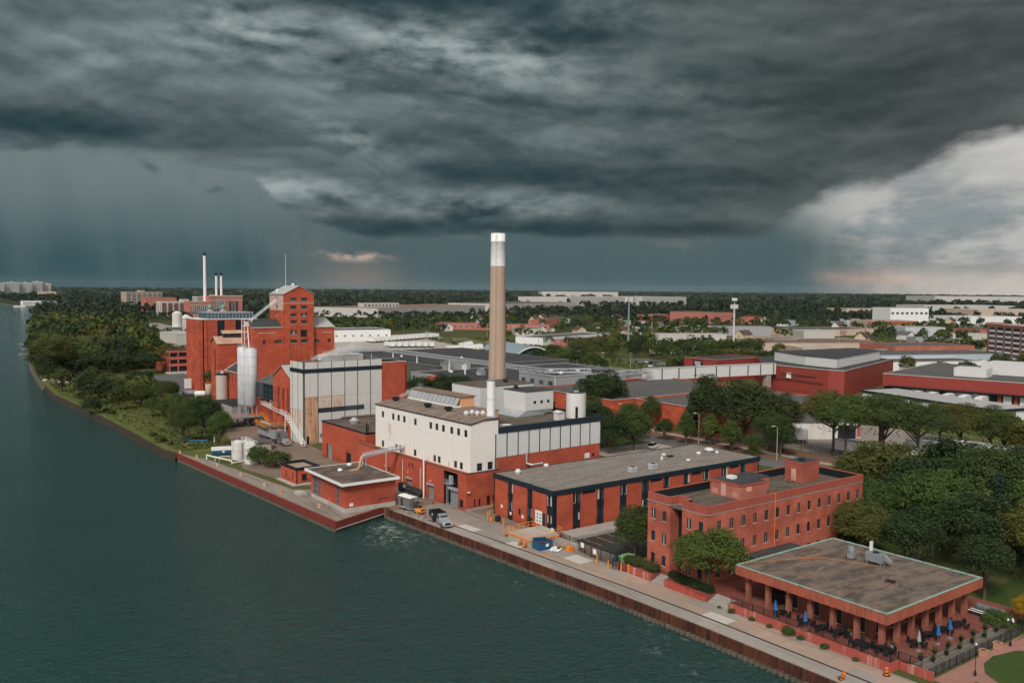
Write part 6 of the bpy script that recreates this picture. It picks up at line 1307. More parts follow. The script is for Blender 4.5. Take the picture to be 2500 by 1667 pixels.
part('end_wall', MB().box(.2, 17, -.15, .05, 0, 6.1).box(9, 17, -CL + .05, -CL + .2, 0, 6.1), m_panel, cb); part('underside', MB().box(4, 16.8, -CL + 2, -2, 0, 3.2), m_black, cb)
for i in range(8): part('post', MB().box(-.15, .15, -8 * i - .15, -8 * i + .15 - .3, 0, 6.1), m_steelgrey, cb)
foot(280, 320, 120, 190)
# curved-roof station
stn = thing('railway_station', 'station with a curved pale blue barrel roof and red brick front', 'building', (307.5, 416.4, 0), math.atan2(-6, 21)); SW, SL = 22.0, 62
def arch(x): return 3.9 + 5.2 * math.sin(math.pi * min(1, max(0, (x + 1.2) / (SW + 2.4))))
rf = MB(); n = 18; xs = [-1.6 + (SW + 3.2) * i / n for i in range(n + 1)]; zz = [3.6 + 5.3 * math.sin(math.pi * i / n) for i in range(n + 1)]
for i in range(n): rf.quad((xs[i], -1.5, zz[i]), (xs[i + 1], -1.5, zz[i + 1]), (xs[i + 1], SL, zz[i + 1]), (xs[i], SL, zz[i]))
part('roof', rf, MT('pale_blue_metal_roof', (.24, .31, .34), .45, .08, .1), stn); ed = MB()
for i in range(n): ed.extr([(xs[i], -1.6, zz[i] - .5), (xs[i + 1], -1.6, zz[i + 1] - .5), (xs[i + 1], -1.6, zz[i + 1] + .1), (xs[i], -1.6, zz[i] + .1)], 0, (0, .3, 0))
part('roof_rim', ed, m_whitepaint, stn); g = MB(); k = 14
for i in range(k): x0, x1 = 1 + 20 * i / k, 1 + 20 * (i + 1) / k; g.quad((x0, .3, 3.6), (x1, .3, 3.6), (x1, .3, max(3.7, arch(x1) - .9)), (x0, .3, max(3.7, arch(x0) - .9)))
part('gable_glazing', g, m_glass2, stn); part('front_wall', MB().box(5.5, 21, .1, .6, 0, 3.5), m_red2, stn); part('side_wall', MB().box(.6, 1.0, .6, SL, 0, 3.6), m_red2, stn); part('corner_glazing', MB().box(1, 5.5, .2, .5, 0, 3.6), m_glass2, stn); part('doorway', MB().box(9, 12.5, -.05, .1, 0, 2.6), m_whitepaint, stn); fr = MB()
for i in range(5): fr.box(1 + i * 1.1, 1.1 + i * 1.1, .1, .2, 0, 3.6)
for z in (1.2, 2.4, 3.55): fr.box(1, 21, .05, .12, z if z > 3 else z, z + .1) if z > 3 else fr.box(1, 5.5, .08, .18, z, z + .1)
part('mullion', fr, m_whitepaint, stn); foot(300, 350, 400, 485)
# ------------------------------------------------------------------ town and industry beyond
def gable_house(x, y, L, D, H, wm, rm, rz, label):
    t = thing('gabled_house', label, 'house', (x, y, 0), rz, 'houses among the trees'); w = MB(); ops = [(L * .2, L * .2 + 1, 1, 2.4), (L * .65, L * .65 + 1, 1, 2.4)]; wall(w, FS(0, 0), 0, L, 0, H, ops); wall(w, FN(0, D), 0, L, 0, H)
    wo_ = [(D * .5 - .6, D * .5 + .6, 1, 2.4)]; wall(w, FW(0, 0), 0, D, 0, H, wo_); wall(w, FE(L, 0), 0, D, 0, H); pk = H + D * .32
    w.quad((0, 0, H), (0, D, H), (0, D / 2, pk)); w.quad((L, 0, H), (L, D, H), (L, D / 2, pk)); part('wall', w, wm, t)
    for o in ops: window(FS(0, 0), o, t, m_frame_l)
    for o in wo_: window(FW(0, 0), o, t, m_frame_l)
    part('roof', MB().quad((-.4, -.5, H - .15), (L + .4, -.5, H - .15), (L + .4, D / 2, pk + .1), (-.4, D / 2, pk + .1)).quad((-.4, D + .5, H - .15), (L + .4, D + .5, H - .15), (L + .4, D / 2, pk + .1), (-.4, D / 2, pk + .1)), rm, t); part('chimney', MB().box(L * .6, L * .6 + .7, D * .55, D * .55 + .7, H, pk + .9), m_pent, t); foot(x - 6, x + L + 6, y - 4, y + D + 6)
m_shingle = [MT('brown_shingle', (.10, .06, .05), .9, .2), MT('grey_shingle', (.10, .105, .11), .9, .2), MT('red_shingle', (.15, .055, .042), .9, .2), MT('pale_shingle', (.34, .35, .36), .8, .1)]
m_wallc = [MT('white_siding', (.66, .64, .60), .7, .06), MT('cream_siding', (.58, .46, .34), .7, .08), MT('pale_grey_siding', (.5, .52, .54), .7, .06)]
HS = [((545, 690), 0, 0, 'white-walled house with brown hipped roof beside the red school'), ((551, 633), 0, 1, 'cream house with maroon roof in the middle distance'), ((586, 618), 2, 1, 'cream and red roofed house beside the mast'), ((600, 606), 3, 2, 'pale blue-grey gabled house behind the steel mast'), ((470, 745), 1, 0, 'small white house at the left end of the school'), ((520, 760), 3, 0, 'white gabled house behind the red school'), ((565, 712), 1, 2, 'grey-roofed house behind the white-walled house'),
      ((640, 650), 1, 0, 'white gabled house peeping from the trees right of the mast'), ((700, 690), 1, 0, 'lone white gable among dense trees'), ((640, 720), 0, 1, 'brown-roofed cream house deep in the trees'), ((760, 420), 1, 0, 'grey-roofed white house at the edge of the sandy lot'), ((830, 380), 2, 1, 'red-roofed house before the tall brick flats'), ((610, 330), 1, 0, 'dark-roofed white house by the street behind the red warehouse')]
for i, ((x, y), rm, wm, lab) in enumerate(HS): gable_house(x, y, rnd.uniform(10, 14), rnd.uniform(8, 10), rnd.uniform(3.4, 5.2), m_wallc[wm], m_shingle[rm], R(rnd.choice((0, 12, -15, 80))), lab)
hp = [o for o in COL.objects if o.name.startswith('gabled_house')]; hp = [hp[i] for i in (0, 1, 9, 11)]
for i in range(12):
    d = rnd.uniform(560, 1300); a = YAW + R(rnd.uniform(-9, 31)); x, y = d * math.sin(a), d * math.cos(a)
    if any(p - 10 < x < q + 10 and u - 14 < y < v + 10 for p, q, u, v in FOOT) or (206 < x < 420 and y < 720): continue
    dup(rnd.choice(hp), (x, y, 0), R(rnd.choice((0, 15, -30, 75))), 'pale-walled house peeping out between the distant town trees', 'small houses across the town', (1.0, 1.0, rnd.uniform(1.2, 1.6))); foot(x - 4, x + 14, y - 8, y + 10)
m_pale = MT('pale_industrial_cladding', (.50, .47, .43), .7, .06, .05); m_tan = MT('tan_concrete', (.52, .40, .31), .8, .06, .05); m_pinkb = BRICK('far_pink_brick', (.40, .14, .11), (.50, .2, .16))
lowm = [m_pale, m_tan, m_pent, m_grey, m_wallc[2]]; lowr = [m_tar2, m_metalroof, m_tar, m_gravel, m_shingle[0]]
for i in range(44):
    d = rnd.uniform(480, 1250); a = YAW + R(rnd.uniform(1, 31)); x, y = d * math.sin(a), d * math.cos(a); L, D = rnd.uniform(18, 55), rnd.uniform(12, 26)
    if any(p - 45 < x < q + 8 and u - 24 < y < v + 8 for p, q, u, v in FOOT) or (206 < x < 430 and y < 720): continue
    block('low_works', ('pale', 'tan', 'pink brick', 'grey ribbed', 'blue-grey')[i % 5] + ' low works with a ' + ('mid-grey', 'pale metal', 'dark', 'gravel', 'brown')[(i * 3 + i // 5) % 5] + ' flat roof between the distant town trees', 'building', x, y, L, D, rnd.uniform(5, 9.5), lowm[i % 5], lowr[(i * 3 + i // 5) % 5], R(rnd.choice((-28, -24, -30, 17, 60))), group='low works across the town'); foot(x - 6, x + L, y - 26, y)
block('white_works', 'long white flat-roofed workshop row beyond the railway', 'building', 412, 524, 100, 26, 5.6, m_whitepaint, m_tar2, R(17)); block('red_works', 'low red-fronted shed before the white workshop row', 'building', 424, 500, 70, 20, 4.2, m_pinkb, m_tar2, R(17))
sch = block('red_school', 'long low red brick building with pale windows beyond the rails', 'building', 470, 790, 75, 16, 6.5, m_pinkb, m_tar2, R(-52), wS=(12, ((2.2, 4.2),), 2.6)); block('red_school', 'second low red brick wing right of the chimney', 'building', 520, 726, 48, 16, 6.4, m_pinkb, m_tar2, R(-52), wS=(8, ((2.2, 4.2),), 2.2))
block('auto_plant', 'huge pale factory with brown roof strip behind the chimney', 'building', 575, 1112, 330, 120, 13, m_pale, MT('brown_metal_roof', (.24, .13, .10), .7, .1, .02), R(28)); block('auto_plant', 'pale factory hall continuing right of the chimney', 'building', 930, 1305, 310, 120, 14, m_pale, m_tar2, R(24)); block('auto_plant', 'farther long white-grey factory in front of the horizon woods', 'building', 1364, 1640, 300, 160, 22, m_pale, m_metalroof, R(12)); block('auto_plant', 'farthest white-grey factory block at centre right', 'building', 1680, 1700, 230, 160, 22, m_pale, m_metalroof, R(12)); block('plant_office', 'small grey plant office with window band left of the factory', 'building', 592, 1190, 60, 20, 19, m_pale, m_tar2, 0, wS=(10, ((14, 17),), 3.4))
block('pink_box_hall', 'pink brick windowless hall among trees right of the steel mast', 'building', 866, 745, 40, 78, 14, m_pinkb, m_tar2)
block('brown_roof_store', 'wide low store with brown roof behind the red warehouse', 'building', 500, 400, 110, 60, 6, m_tan, MT('brown_store_roof', (.17, .115, .085), .9, .15, .05), R(-28), wS=(8, ((.5, 2.8),), 4)); block('dark_roof_store', 'low dark-roofed store behind the brown roof store', 'building', 715, 512, 95, 40, 6, m_tan, m_tar, R(-14)); block('blue_works', 'pale blue flat-roofed works behind the red dock warehouse', 'building', 470, 280, 95, 45, 6.5, MT('pale_blue_wall', (.45, .52, .56), .7, .06), m_tar2, R(-22), wS=(9, ((2.4, 3.8),), 3)); block('brick_works', 'brick and grey workshop behind the blue works', 'building', 520, 300, 60, 36, 9, m_pent, m_tar2, R(-22)); block('low_white_sheds', 'low white sheds between the dock warehouse and the blue works', 'building', 440, 262, 70, 26, 5, m_whitepaint, m_tar2, R(-22))
rs = block('red_roof_store', 'shop with long red roof edge in the right distance', 'building', 930, 570, 62, 40, 9, m_tan, m_gravel, R(-26)); part('red_fascia', MB().box(-1, 63, -1.2, -.2, 6.2, 9.0), m_red2, rs)
block('white_upper_block', 'white stepped block behind the red roof store', 'building', 1060, 620, 55, 40, 22, m_whitepaint, m_tar2, R(-26), wS=(8, ((14, 17),), 4)); block('long_plaza', 'long grey-blue roofed plaza in the right distance', 'building', 1350, 870, 130, 60, 13, m_tan, MT('blue_grey_roof', (.12, .16, .18), .7, .1, .02), R(-22)); block('white_depot', 'white depot right of the red roof store', 'building', 1180, 600, 110, 50, 10, m_whitepaint, m_metalroof, R(-24)); block('dark_gabled_hall', 'dark roofed hall behind the right-hand trees', 'building', 820, 395, 70, 30, 9, m_pent, MT('slate', (.06, .065, .075), .8, .1), R(-24)); block('far_right_sheds', 'tan sheds at the far right horizon', 'building', 1500, 720, 160, 80, 14, m_tan, m_metalroof, R(-24)); block('far_right_sheds', 'grey sheds beyond the tan sheds at far right', 'building', 1750, 950, 220, 90, 15, m_pale, m_metalroof, R(-24)); block('horizon_plant', 'pale industrial plant along the right horizon', 'building', 3300, 1750, 500, 200, 26, m_pale, m_metalroof, R(-30)); block('horizon_plant', 'flat white depot on the centre horizon', 'building', 2900, 3700, 420, 150, 26, m_pale, m_tar2, R(-30))
ap = block('brick_flats', 'tall brick and white block of flats at the right edge', 'building', 528, 219, 60, 54, 24, BRICK('flats_brick', (.28, .11, .085), (.36, .16, .125)), m_metalroof, R(-36), cap=m_whitepaint)
for j_ in range(7):
    for i in range(6):
        u = 2.2 + i * 8.6; panelpart('window_bank', FW(0, 0), u, u + 6.2, 2.2 + j_ * 3.1, 4.1 + j_ * 3.1, -.05, .1, m_glass2, ap); panelpart('white_spandrel', FW(0, 0), u, u + 6.2, 1.1 + j_ * 3.1, 2.15 + j_ * 3.1, -.08, .1, m_whitepaint, ap)
        if i < 5: panelpart('window_bank', FS(0, 0), u, u + 6.2, 2.2 + j_ * 3.1, 4.1 + j_ * 3.1, -.05, .1, m_glass2, ap)
# left distance
def flats(name, label, x, y, L, D, H, wm, rz, n, rows, sm=None, balc=True):
    t = block(name, label, 'building', x, y, L, D, H, wm, m_tar2, rz); fl = (H - 2) / rows
    for j_ in range(rows):
        for i in range(n):
            u = L * (i + .14) / n; panelpart('window_bank', FS(0, 0), u, u + L / n * .72, 1.6 + j_ * fl, 1.6 + j_ * fl + fl * .52, -.08, .1, m_glass2, t)
            if balc: panelpart('balcony', FS(0, 0), u, u + L / n * .72, .8 + j_ * fl, 1.5 + j_ * fl, -.9, .1, sm or m_whitepaint, t)
        for i in range(3):
            u = D * (i + .2) / 3; panelpart('window_bank', FW(0, 0), u, u + D / 5, 1.6 + j_ * fl, 1.6 + j_ * fl + fl * .5, -.08, .1, m_glass2, t)
    part('lift_house', MB().box(L * .4, L * .55, D * .3, D * .7, H, H + 3.4), wm, t); return t
flats('tan_flats', 'tan balcony apartment block beyond the riverside woods', 418, 1935, 78, 24, 28.6, m_tan, R(12), 7, 9, MT('pale_balcony', (.55, .5, .42), .7, .05)); flats('white_flats', 'white-framed brick apartment block nearer than the tan flats', 325, 1290, 78, 18, 20, MT('white_frame_concrete', (.62, .56, .50), .7, .06), R(8), 9, 6, m_pinkb); block('brick_hall', 'plain red brick block between the two apartment blocks', 'building', 335, 1420, 46, 30, 24, m_pinkb, m_tar2); flats('grey_flats', 'low grey-blue apartment block right of the tan flats', 500, 1720, 80, 20, 22, m_pale, R(10), 8, 6)
for i, (x, L, H, lab) in enumerate(((330, 50, 46, 'leftmost of the far white riverside towers'), (384, 46, 49, 'second of the far white riverside towers'), (436, 40, 47, 'third of the far white riverside towers'), (480, 34, 52, 'tallest of the far white riverside towers'), (518, 26, 45, 'rightmost of the far white riverside towers'))): flats('riverside_tower', lab, x, 3700 + i * 18, L, 30, H, MT('far_white_%d' % i, (.60, .56, .50), .8, .06, .02), 0, 7, 12)
block('low_riverside_flats', 'low brick block at the foot of the far riverside towers', 'building', 470, 3560, 60, 30, 16, m_tan, m_tar2)
t = block('boat_club', 'long white boat club on the far shore', 'building', 236, 1990, 34, 20, 9, m_whitepaint, m_whitepaint, R(6), wS=(8, ((1.5, 3.5), (5, 7)), 3)); block('boat_club', 'dark grey hall beside the white boat club', 'building', 276, 1992, 22, 16, 9, m_grey, m_tar, R(6)); tag(obj('jetty', MB().box(216, 262, 1962, 1966, -2.2, .3).mesh('jetty', m_whitepaint)), 'white jetty in front of the far boat club', 'jetty')
for i, (x, y, w_) in enumerate(((79, 640, 4), (90, 745, 3), (85, 690, 3))): t = thing('boat_dock', ('nearest', 'farthest', 'middle')[i] + ' small timber boat dock at the wooded riverbank', 'jetty', (x - 2, y, -1.6)); part('deck', MB().box(-w_, 3, -1, 1, 0, .25), m_conc2, t); part('pile', MB().box(-w_ - .1, -w_ + .1, -.9, -.7, -2, 1), m_conc, t)
# power station with stacks
ps = thing('power_station', 'red brick power station with pale pilasters behind the slab block', 'building', (338, 1194, 0)); w = MB()
part('wing', MB().box(0, 26, 0, 30, 0, 22), m_pinkb, ps); part('main_block', MB().box(26, 70, -2, 40, 0, 29.6), m_pinkb, ps); part('cornice', MB().box(25.5, 70.5, -2.5, -2, 29, 30.4).box(25.5, 70.5, -2.4, -2, 23.6, 24.2).box(-.4, 26, -.5, 0, 21.5, 22.6).box(-.4, 26, -.4, 0, 17.2, 17.7), m_frame_l, ps)
for i in range(7): part('window_strip', MB().box(30.5 + i * 2.2, 31.6 + i * 2.2, -2.2, -2, 3, 23), m_glass2, ps); part('pilaster', MB().box(31.7 + i * 2.2, 32.5 + i * 2.2, -2.5, -2, 2, 23.4), m_frame_l, ps)
for i in range(3): part('window_strip', MB().box(51.5 + i * 4.6, 54.6 + i * 4.6, -2.2, -2, 4, 22), m_glass2, ps)
for i in range(9): part('pilaster', MB().box(3.2 + i * 2.5, 4.0 + i * 2.5, -.45, 0, 2, 17), m_frame_l, ps); part('window_strip', MB().box(4.3 + i * 2.5, 5.4 + i * 2.5, -.2, 0, 3, 16.6), m_glass2, ps)
foot(320, 420, 1180, 1250)
for i, (x, h, r_, zb, lab) in enumerate(((363, 88.5, 2.0, 0, 'tallest white power station stack with black tip'), (378.6, 61.4, 1.6, 29, 'left of the two short black-tipped white stacks'), (385.4, 61.4, 1.6, 29, 'right of the two short black-tipped white stacks'))):
    t = thing('power_stack', lab, 'chimney', (x, 1212, 0), 0, 'power station stacks'); part('shaft', MB().lathe(0, 0, [(r_ * 1.15, 0), (r_, h * .6), (r_ * .92, h - 4)], 16), m_whitepaint, t); part('black_tip', MB().lathe(0, 0, [(r_ * .97, h - 4.2), (r_ * .97, h)], 16), m_black, t)
chh = thing('domed_church', 'pale church with two green domed towers left of the slab block', 'church', (276, 905, 0)); part('nave', MB().box(-6, 26, 4, 40, 0, 14), MT('church_brick', (.40, .22, .17), .8, .1), chh); part('nave_roof', MB().extr([(-6.5, 4, 14), (26.5, 4, 14), (10, 4, 20)], 0, (0, 36, 0)), m_shingle[1], chh)
for x in (0, 13.5): part('tower', MB().box(x - 2.8, x + 2.8, -2.8, 2.8, 0, 18), MT('church_stone_%d' % x, (.5, .36, .28), .8, .1), chh); part('drum', MB().lathe(x, 0, [(2.5, 18), (2.5, 20)], 14), m_frame_l, chh); dm = MB().lathe(x, 0, [(2.9, 20), (3.0, 21.2), (2.4, 23), (1.2, 24.2), (.1, 24.9)], 16); dm.sm = True; part('dome', dm, MT('verdigris_dome_%d' % x, (.16, .26, .22), .6, .1), chh)
foot(262, 310, 895, 950)
t = thing('church_gate', 'white ornate gable front on the road behind the slab block', 'building', (228, 830, 0)); part('front', MB().box(0, 9, 0, 8, 0, 13), m_dirtywhite, t); part('pediment', MB().extr([(-.5, -.5, 13), (9.5, -.5, 13), (4.5, -.5, 16.5)], 0, (0, 9, 0)), m_whitepaint, t); part('window', MB().box(3.6, 5.4, -.1, 0, 5, 10), m_glass, t)
block('white_complex', 'low white buildings right of the grain tower', 'building', 276, 640, 62, 40, 9, m_whitepaint, m_tar2, R(-10), wS=(9, ((4, 5.4),), 1.6)); block('white_complex', 'white shed with loading front right of the grain tower', 'building', 262, 690, 40, 50, 13, m_whitepaint, m_metalroof, R(-10)); block('white_shed', 'white flat shed left of the grain tower', 'building', 150, 560, 60, 40, 13, m_pale, m_metalroof)
t = thing('round_tank', 'dark round storage tank behind the silo building', 'tank', (186, 420, 0)); part('shell', MB().lathe(0, 0, [(11, 0), (11, 8.5)], 36), m_black, t); part('lid', MB().lathe(0, 0, [(11.2, 8.5), (11.2, 8.7), (1, 9.6)], 36), m_steelgrey, t); foot(172, 200, 405, 435)
t = thing('silo_cluster', 'pale cylindrical silo with platform beyond the conveyor', 'silo', (172, 640, 0)); part('shell', MB().lathe(0, 0, [(3.4, 0), (3.4, 24), (1, 25.5)], 20), m_dirtywhite, t); part('deck', MB().box(-5, 5, -5, 5, 14, 14.4), m_galv, t)
# masts, poles, lamps
def mast(x, y, h, label, k=0):
    t = thing('steel_mast', label, 'mast', (x, y, 0)); part('pole', MB().tube([(0, 0, 0), (0, 0, h)], .75, 10, .45), (m_bluesteel if 0 else MT('blue_grey_mast_%d' % k, ((.22, .27, .30), (.60, .60, .58))[k], .5, .08)), t)
    for i in range(6):
        a = i * math.pi / 3; c, s_ = math.cos(a), math.sin(a)
        for q in ((h - 3.4, h - .6),): part('antenna', MB().box(c * 2.3 - .22, c * 2.3 + .22, s_ * 2.3 - .22, s_ * 2.3 + .22, *q), m_whitepaint, t); part('arm', MB().bar((0, 0, h - 2), (c * 2.2, s_ * 2.2, h - 2), .14), m_galv, t)
    st_ = MB()
    for i in range(int(h / 1.2)): st_.box(-.95, -.6, -.06, .06, 1 + i * 1.2, 1.1 + i * 1.2)
    part('step_iron', st_, m_galv, t); return t
mast(419, 437, 38.8, 'blue-grey telecom mast with white antennas at centre right'); mp = mast(476.5, 393, 34.5, 'white lattice-stepped telecom mast with a square top sign', 1); part('top_sign', MB().box(-2.6, 2.6, -.2, .2, 36.5, 38.4), m_whitepaint, mp); part('top_pole', MB().tube([(0, 0, 34), (0, 0, 36.6)], .2), m_galv, mp)
def street_lamp(x, y, h, rz, label, grp='street lamps', both=False):
    t = thing('street_lamp', label, 'street lamp', (x, y, 0), rz, grp); part('pole', MB().tube([(0, 0, 0), (0, 0, h)], .11, 8, .07), m_conc2, t)
    for s_ in ((1, -1) if both else (1,)): part('arm', MB().tube([(0, 0, h - .1), (s_ * .8, 0, h + .35), (s_ * 1.9, 0, h + .5)] if not both else [(0, 0, h), (s_ * 1.0, 0, h)], .06), m_galv, t); part('lamp_head', MB().box(min(s_ * 1.2, s_ * 2.3) if not both else min(s_ * .5, s_ * 1.3), max(s_ * 1.2, s_ * 2.3) if not both else max(s_ * .5, s_ * 1.3), -.14, .14, h + .42 if not both else h - .02, h + .56 if not both else h + .14), m_whitepaint, t)
for x, y, lab in ((183.8, 193, 'street lamp beside the leafy street trees near the white car'), (188, 166.7, 'street lamp between the young street trees'), (187.2, 139.4, 'street lamp behind the golden shrub at the flat office end'), (190, 117, 'street lamp behind the brick office stair tower')): street_lamp(x, y, 8.6, math.pi, lab)
for i, (x, y) in enumerate(((359, 440), (312, 364.5), (315, 348), (326, 338), (357, 437), (316.6, 460))): street_lamp(x, y, 9.5, .3, 'twin-headed platform lamp by the railway, %s from the station' % ('first', 'second', 'third', 'fourth', 'fifth', 'sixth')[i], 'platform lamps', True)
for i in range(6): street_lamp(246 - i * 3.4, 925 - i * 22, 10.5, math.pi if i % 2 else .2, 'road lamp on the distant riverside road, %s from the church' % ('first', 'second', 'third', 'fourth', 'fifth', 'sixth')[i], 'far road lamps')
street_lamp(376, 339, 11, .2, 'tall lamp standing over the gallery by the parking lot')
def pole(x, y, h, label):
    t = thing('utility_pole', label, 'utility pole', (x, y, 0), rnd.random(), 'utility poles across the town'); part('pole', MB().tube([(0, 0, 0), (0, 0, h)], .18, 6, .12), m_bark if rnd.random() < .4 else m_conc2, t); part('crossarm', MB().box(-1.3, 1.3, -.08, .08, h - 1.1, h - .9), m_conc2, t); part('insulator', MB().box(-1.2, -1.05, -.05, .05, h - .9, h - .65).box(1.05, 1.2, -.05, .05, h - .9, h - .65), m_dirtywhite, t)
for i, (x, y, h) in enumerate(((361, 529, 13), (405.6, 521, 14), (302.6, 512, 13), (571, 589, 13), (587, 581, 13), (640, 560, 13), (470, 430, 14), (520, 340, 13), (560, 320, 13), (600, 300, 13), (660, 280, 13), (760, 470, 14), (700, 540, 13), (330, 560, 12), (440, 640, 12), (480, 660, 13), (300, 660, 12), (520, 470, 13), (850, 480, 13), (900, 450, 13), (640, 440, 13), (560, 420, 13), (690, 600, 13), (430, 560, 12))): pole(x, y, h, 'tall utility pole with short crossarm standing across the town')

# ------------------------------------------------------------------ vegetation
NR = np.random.default_rng(11)
def leaf_quads(C, O, size, flat=.5):
    """one small leaf clump (quad) per centre; O is the outward direction"""
    n = len(C); N = O * .7 + NR.normal(size=(n, 3)) * .55; N[:, 2] += .25; N /= np.linalg.norm(N, axis=1)[:, None] + 1e-9
    T = np.cross(N, NR.normal(size=(n, 3))); T /= np.linalg.norm(T, axis=1)[:, None] + 1e-9; B = np.cross(N, T)
    s = (size * NR.uniform(.6, 1.3, n))[:, None]; T = T * s; B = B * s * NR.uniform(.45, .9, n)[:, None]
    return np.stack([C - T, C - B * .9, C + T, C + B], 1).reshape(-1, 3)
def quad_mesh(name, V, mat):
    n = len(V) // 4; me = bpy.data.meshes.new(name); me.vertices.add(len(V)); me.vertices.foreach_set('co', V.astype(np.float32).ravel())
    me.loops.add(n * 4); me.loops.foreach_set('vertex_index', np.arange(n * 4, dtype=np.int32)); me.polygons.add(n); me.polygons.foreach_set('loop_start', np.arange(0, n * 4, 4, dtype=np.int32))
    try: me.polygons.foreach_set('loop_total', np.full(n, 4, dtype=np.int32))
    except Exception: pass
    me.materials.append(mat); me.update(); me.validate(); return me
def sph(n):
    d = NR.normal(size=(n, 3)); return d / np.linalg.norm(d, axis=1)[:, None]
def make_tree(kind, nclump, nleaf, ls):
    """unit tree, 1 m high: crown mesh, trunk mesh. kinds: round, oval, spread, cone, dense, spruce, bush"""
    cl = []; limbs = []
    if kind == 'spruce':
        V = []
        for k in range(nclump):
            f = (k + .5) / nclump; z = .10 + .88 * f; r = .24 * (1 - f) ** .85 + .012; m = max(5, int(16 * (1 - f) + 4))
            for j in range(m):
                a = 2 * math.pi * (j + .5 * (k % 2)) / m + NR.uniform(-.2, .2); rr = r * NR.uniform(.75, 1.12); q = int(nleaf * (.4 + rr * 3))
                t_ = NR.uniform(.15, 1, q); C = np.stack([np.cos(a) * rr * t_, np.sin(a) * rr * t_, z - rr * t_ * .35 + NR.normal(0, .006, q)], 1) + NR.normal(0, .011, (q, 3)); O = np.tile([math.cos(a), math.sin(a), .4], (q, 1)); V.append(leaf_quads(C, O, np.full(q, ls)))
        tb = MB().tube([(0, 0, 0), (0, 0, .95)], .018, 7, .004)
        return np.concatenate(V), tb
    rx, zc, rz_, zt = {'round': (.36, .60, .40, .22), 'oval': (.27, .58, .42, .18), 'spread': (.46, .70, .29, .36), 'cone': (.25, .52, .46, .12), 'dense': (.33, .56, .44, .14), 'bush': (.55, .45, .5, .05)}[kind]
    V = []
    d = sph(nclump); d[:, 2] = np.where(d[:, 2] < -.35, -d[:, 2] * .6, d[:, 2])
    rad = NR.uniform(.5, 1.0, nclump) ** .6
    for i in range(nclump):
        dd = d[i]; fz = dd[2]; tap = 1.0
        if kind == 'cone': tap = 1 - .62 * (fz * rad[i] + .35) if fz > -.35 else 1.1
        c = np.array([dd[0] * rx * rad[i] * tap, dd[1] * rx * rad[i] * tap, zc + fz * rz_ * rad[i]]); cr = {'spread': .13, 'bush': .2, 'cone': .095}.get(kind, .135) * NR.uniform(.6, 1.35)
        q = int(nleaf * NR.uniform(.7, 1.3)); s = sph(q); s[:, 2] = np.where(s[:, 2] < -.65, np.abs(s[:, 2]), s[:, 2]); sh = NR.uniform(.35, 1.0, (q, 1)) ** .5
        fl = np.array([1, 1, .72 if kind == 'spread' else .85]); C = c + s * sh * cr * fl; O = s * .8 + (c - [0, 0, zc - .1]) * .9 / rx * .5
        V.append(leaf_quads(C, O, np.full(q, ls)))
        if i % max(1, nclump // 8) == 0: limbs.append(c)
    # stray twigs beyond the outline
    q = nclump * 5; s = sph(q); C = np.stack([s[:, 0] * rx * 1.06, s[:, 1] * rx * 1.06, zc + s[:, 2] * rz_ * 1.04], 1); C = C[C[:, 2] > zt]
    if kind != 'cone': V.append(leaf_quads(C, s[:len(C)], np.full(len(C), ls)))
    tb = MB(); tr_ = .024 if kind != 'spread' else .028
    if kind != 'bush': tb.tube([(0, 0, 0), (.006, .004, zt * .7), (-.008, .01, zt + .18), (0, 0, zc + rz_ * .4)], tr_, 7, tr_ * .3)
    else: tb.tube([(0, 0, 0), (0, 0, .5)], .03, 6, .01)
    for c in limbs:
        st_ = Vector((0, 0, zt + NR.uniform(-.04, .14))); tb.tube([tuple(st_), tuple(st_.lerp(Vector(c), .5) + Vector((0, 0, -.02))), tuple(c)], tr_ * .5, 5, tr_ * .15)
    return np.concatenate(V), tb
VAR = {}
def variant(key, kind, nclump, nleaf, ls, n=2):
    VAR[key] = []
    for i in range(n):
        V, tb = make_tree(kind, nclump, nleaf, ls); VAR[key].append((quad_mesh('crown', V, m_leaf[0]), tb.mesh('trunk', m_bark)))
variant('round', 'round', 74, 290, .0125, 3); variant('oval', 'oval', 60, 270, .0125, 2); variant('spread', 'spread', 64, 280, .0115, 3); variant('cone', 'cone', 84, 140, .015, 2); variant('dense', 'dense', 86, 240, .013, 2); variant('spruce', 'spruce', 26, 16, .014, 2); variant('bush', 'bush', 60, 70, .032, 3)
variant('mround', 'round', 60, 26, .034, 3); variant('moval', 'oval', 50, 26, .034, 2)
TREES = []
def tree(x, y, h, key, leaf, label, w=1.0, z=0.0, group=None, name='tree', cat='tree'):
    cm, tm = VAR[key][rnd.randrange(len(VAR[key]))]
    t = thing(name, label, cat, (x, y, z - .05), rnd.random() * 6.28, group); t.scale = (h * w, h * w, h)
    c = obj('crown' if cat == 'tree' else 'foliage', cm, t); c.material_slots[0].link = 'OBJECT'; c.material_slots[0].material = m_leaf[leaf]
    obj('trunk' if cat == 'tree' else 'stem', tm, t); TREES.append((x, y)); return t
def T_(*a, **k): return tree(*a, **k)
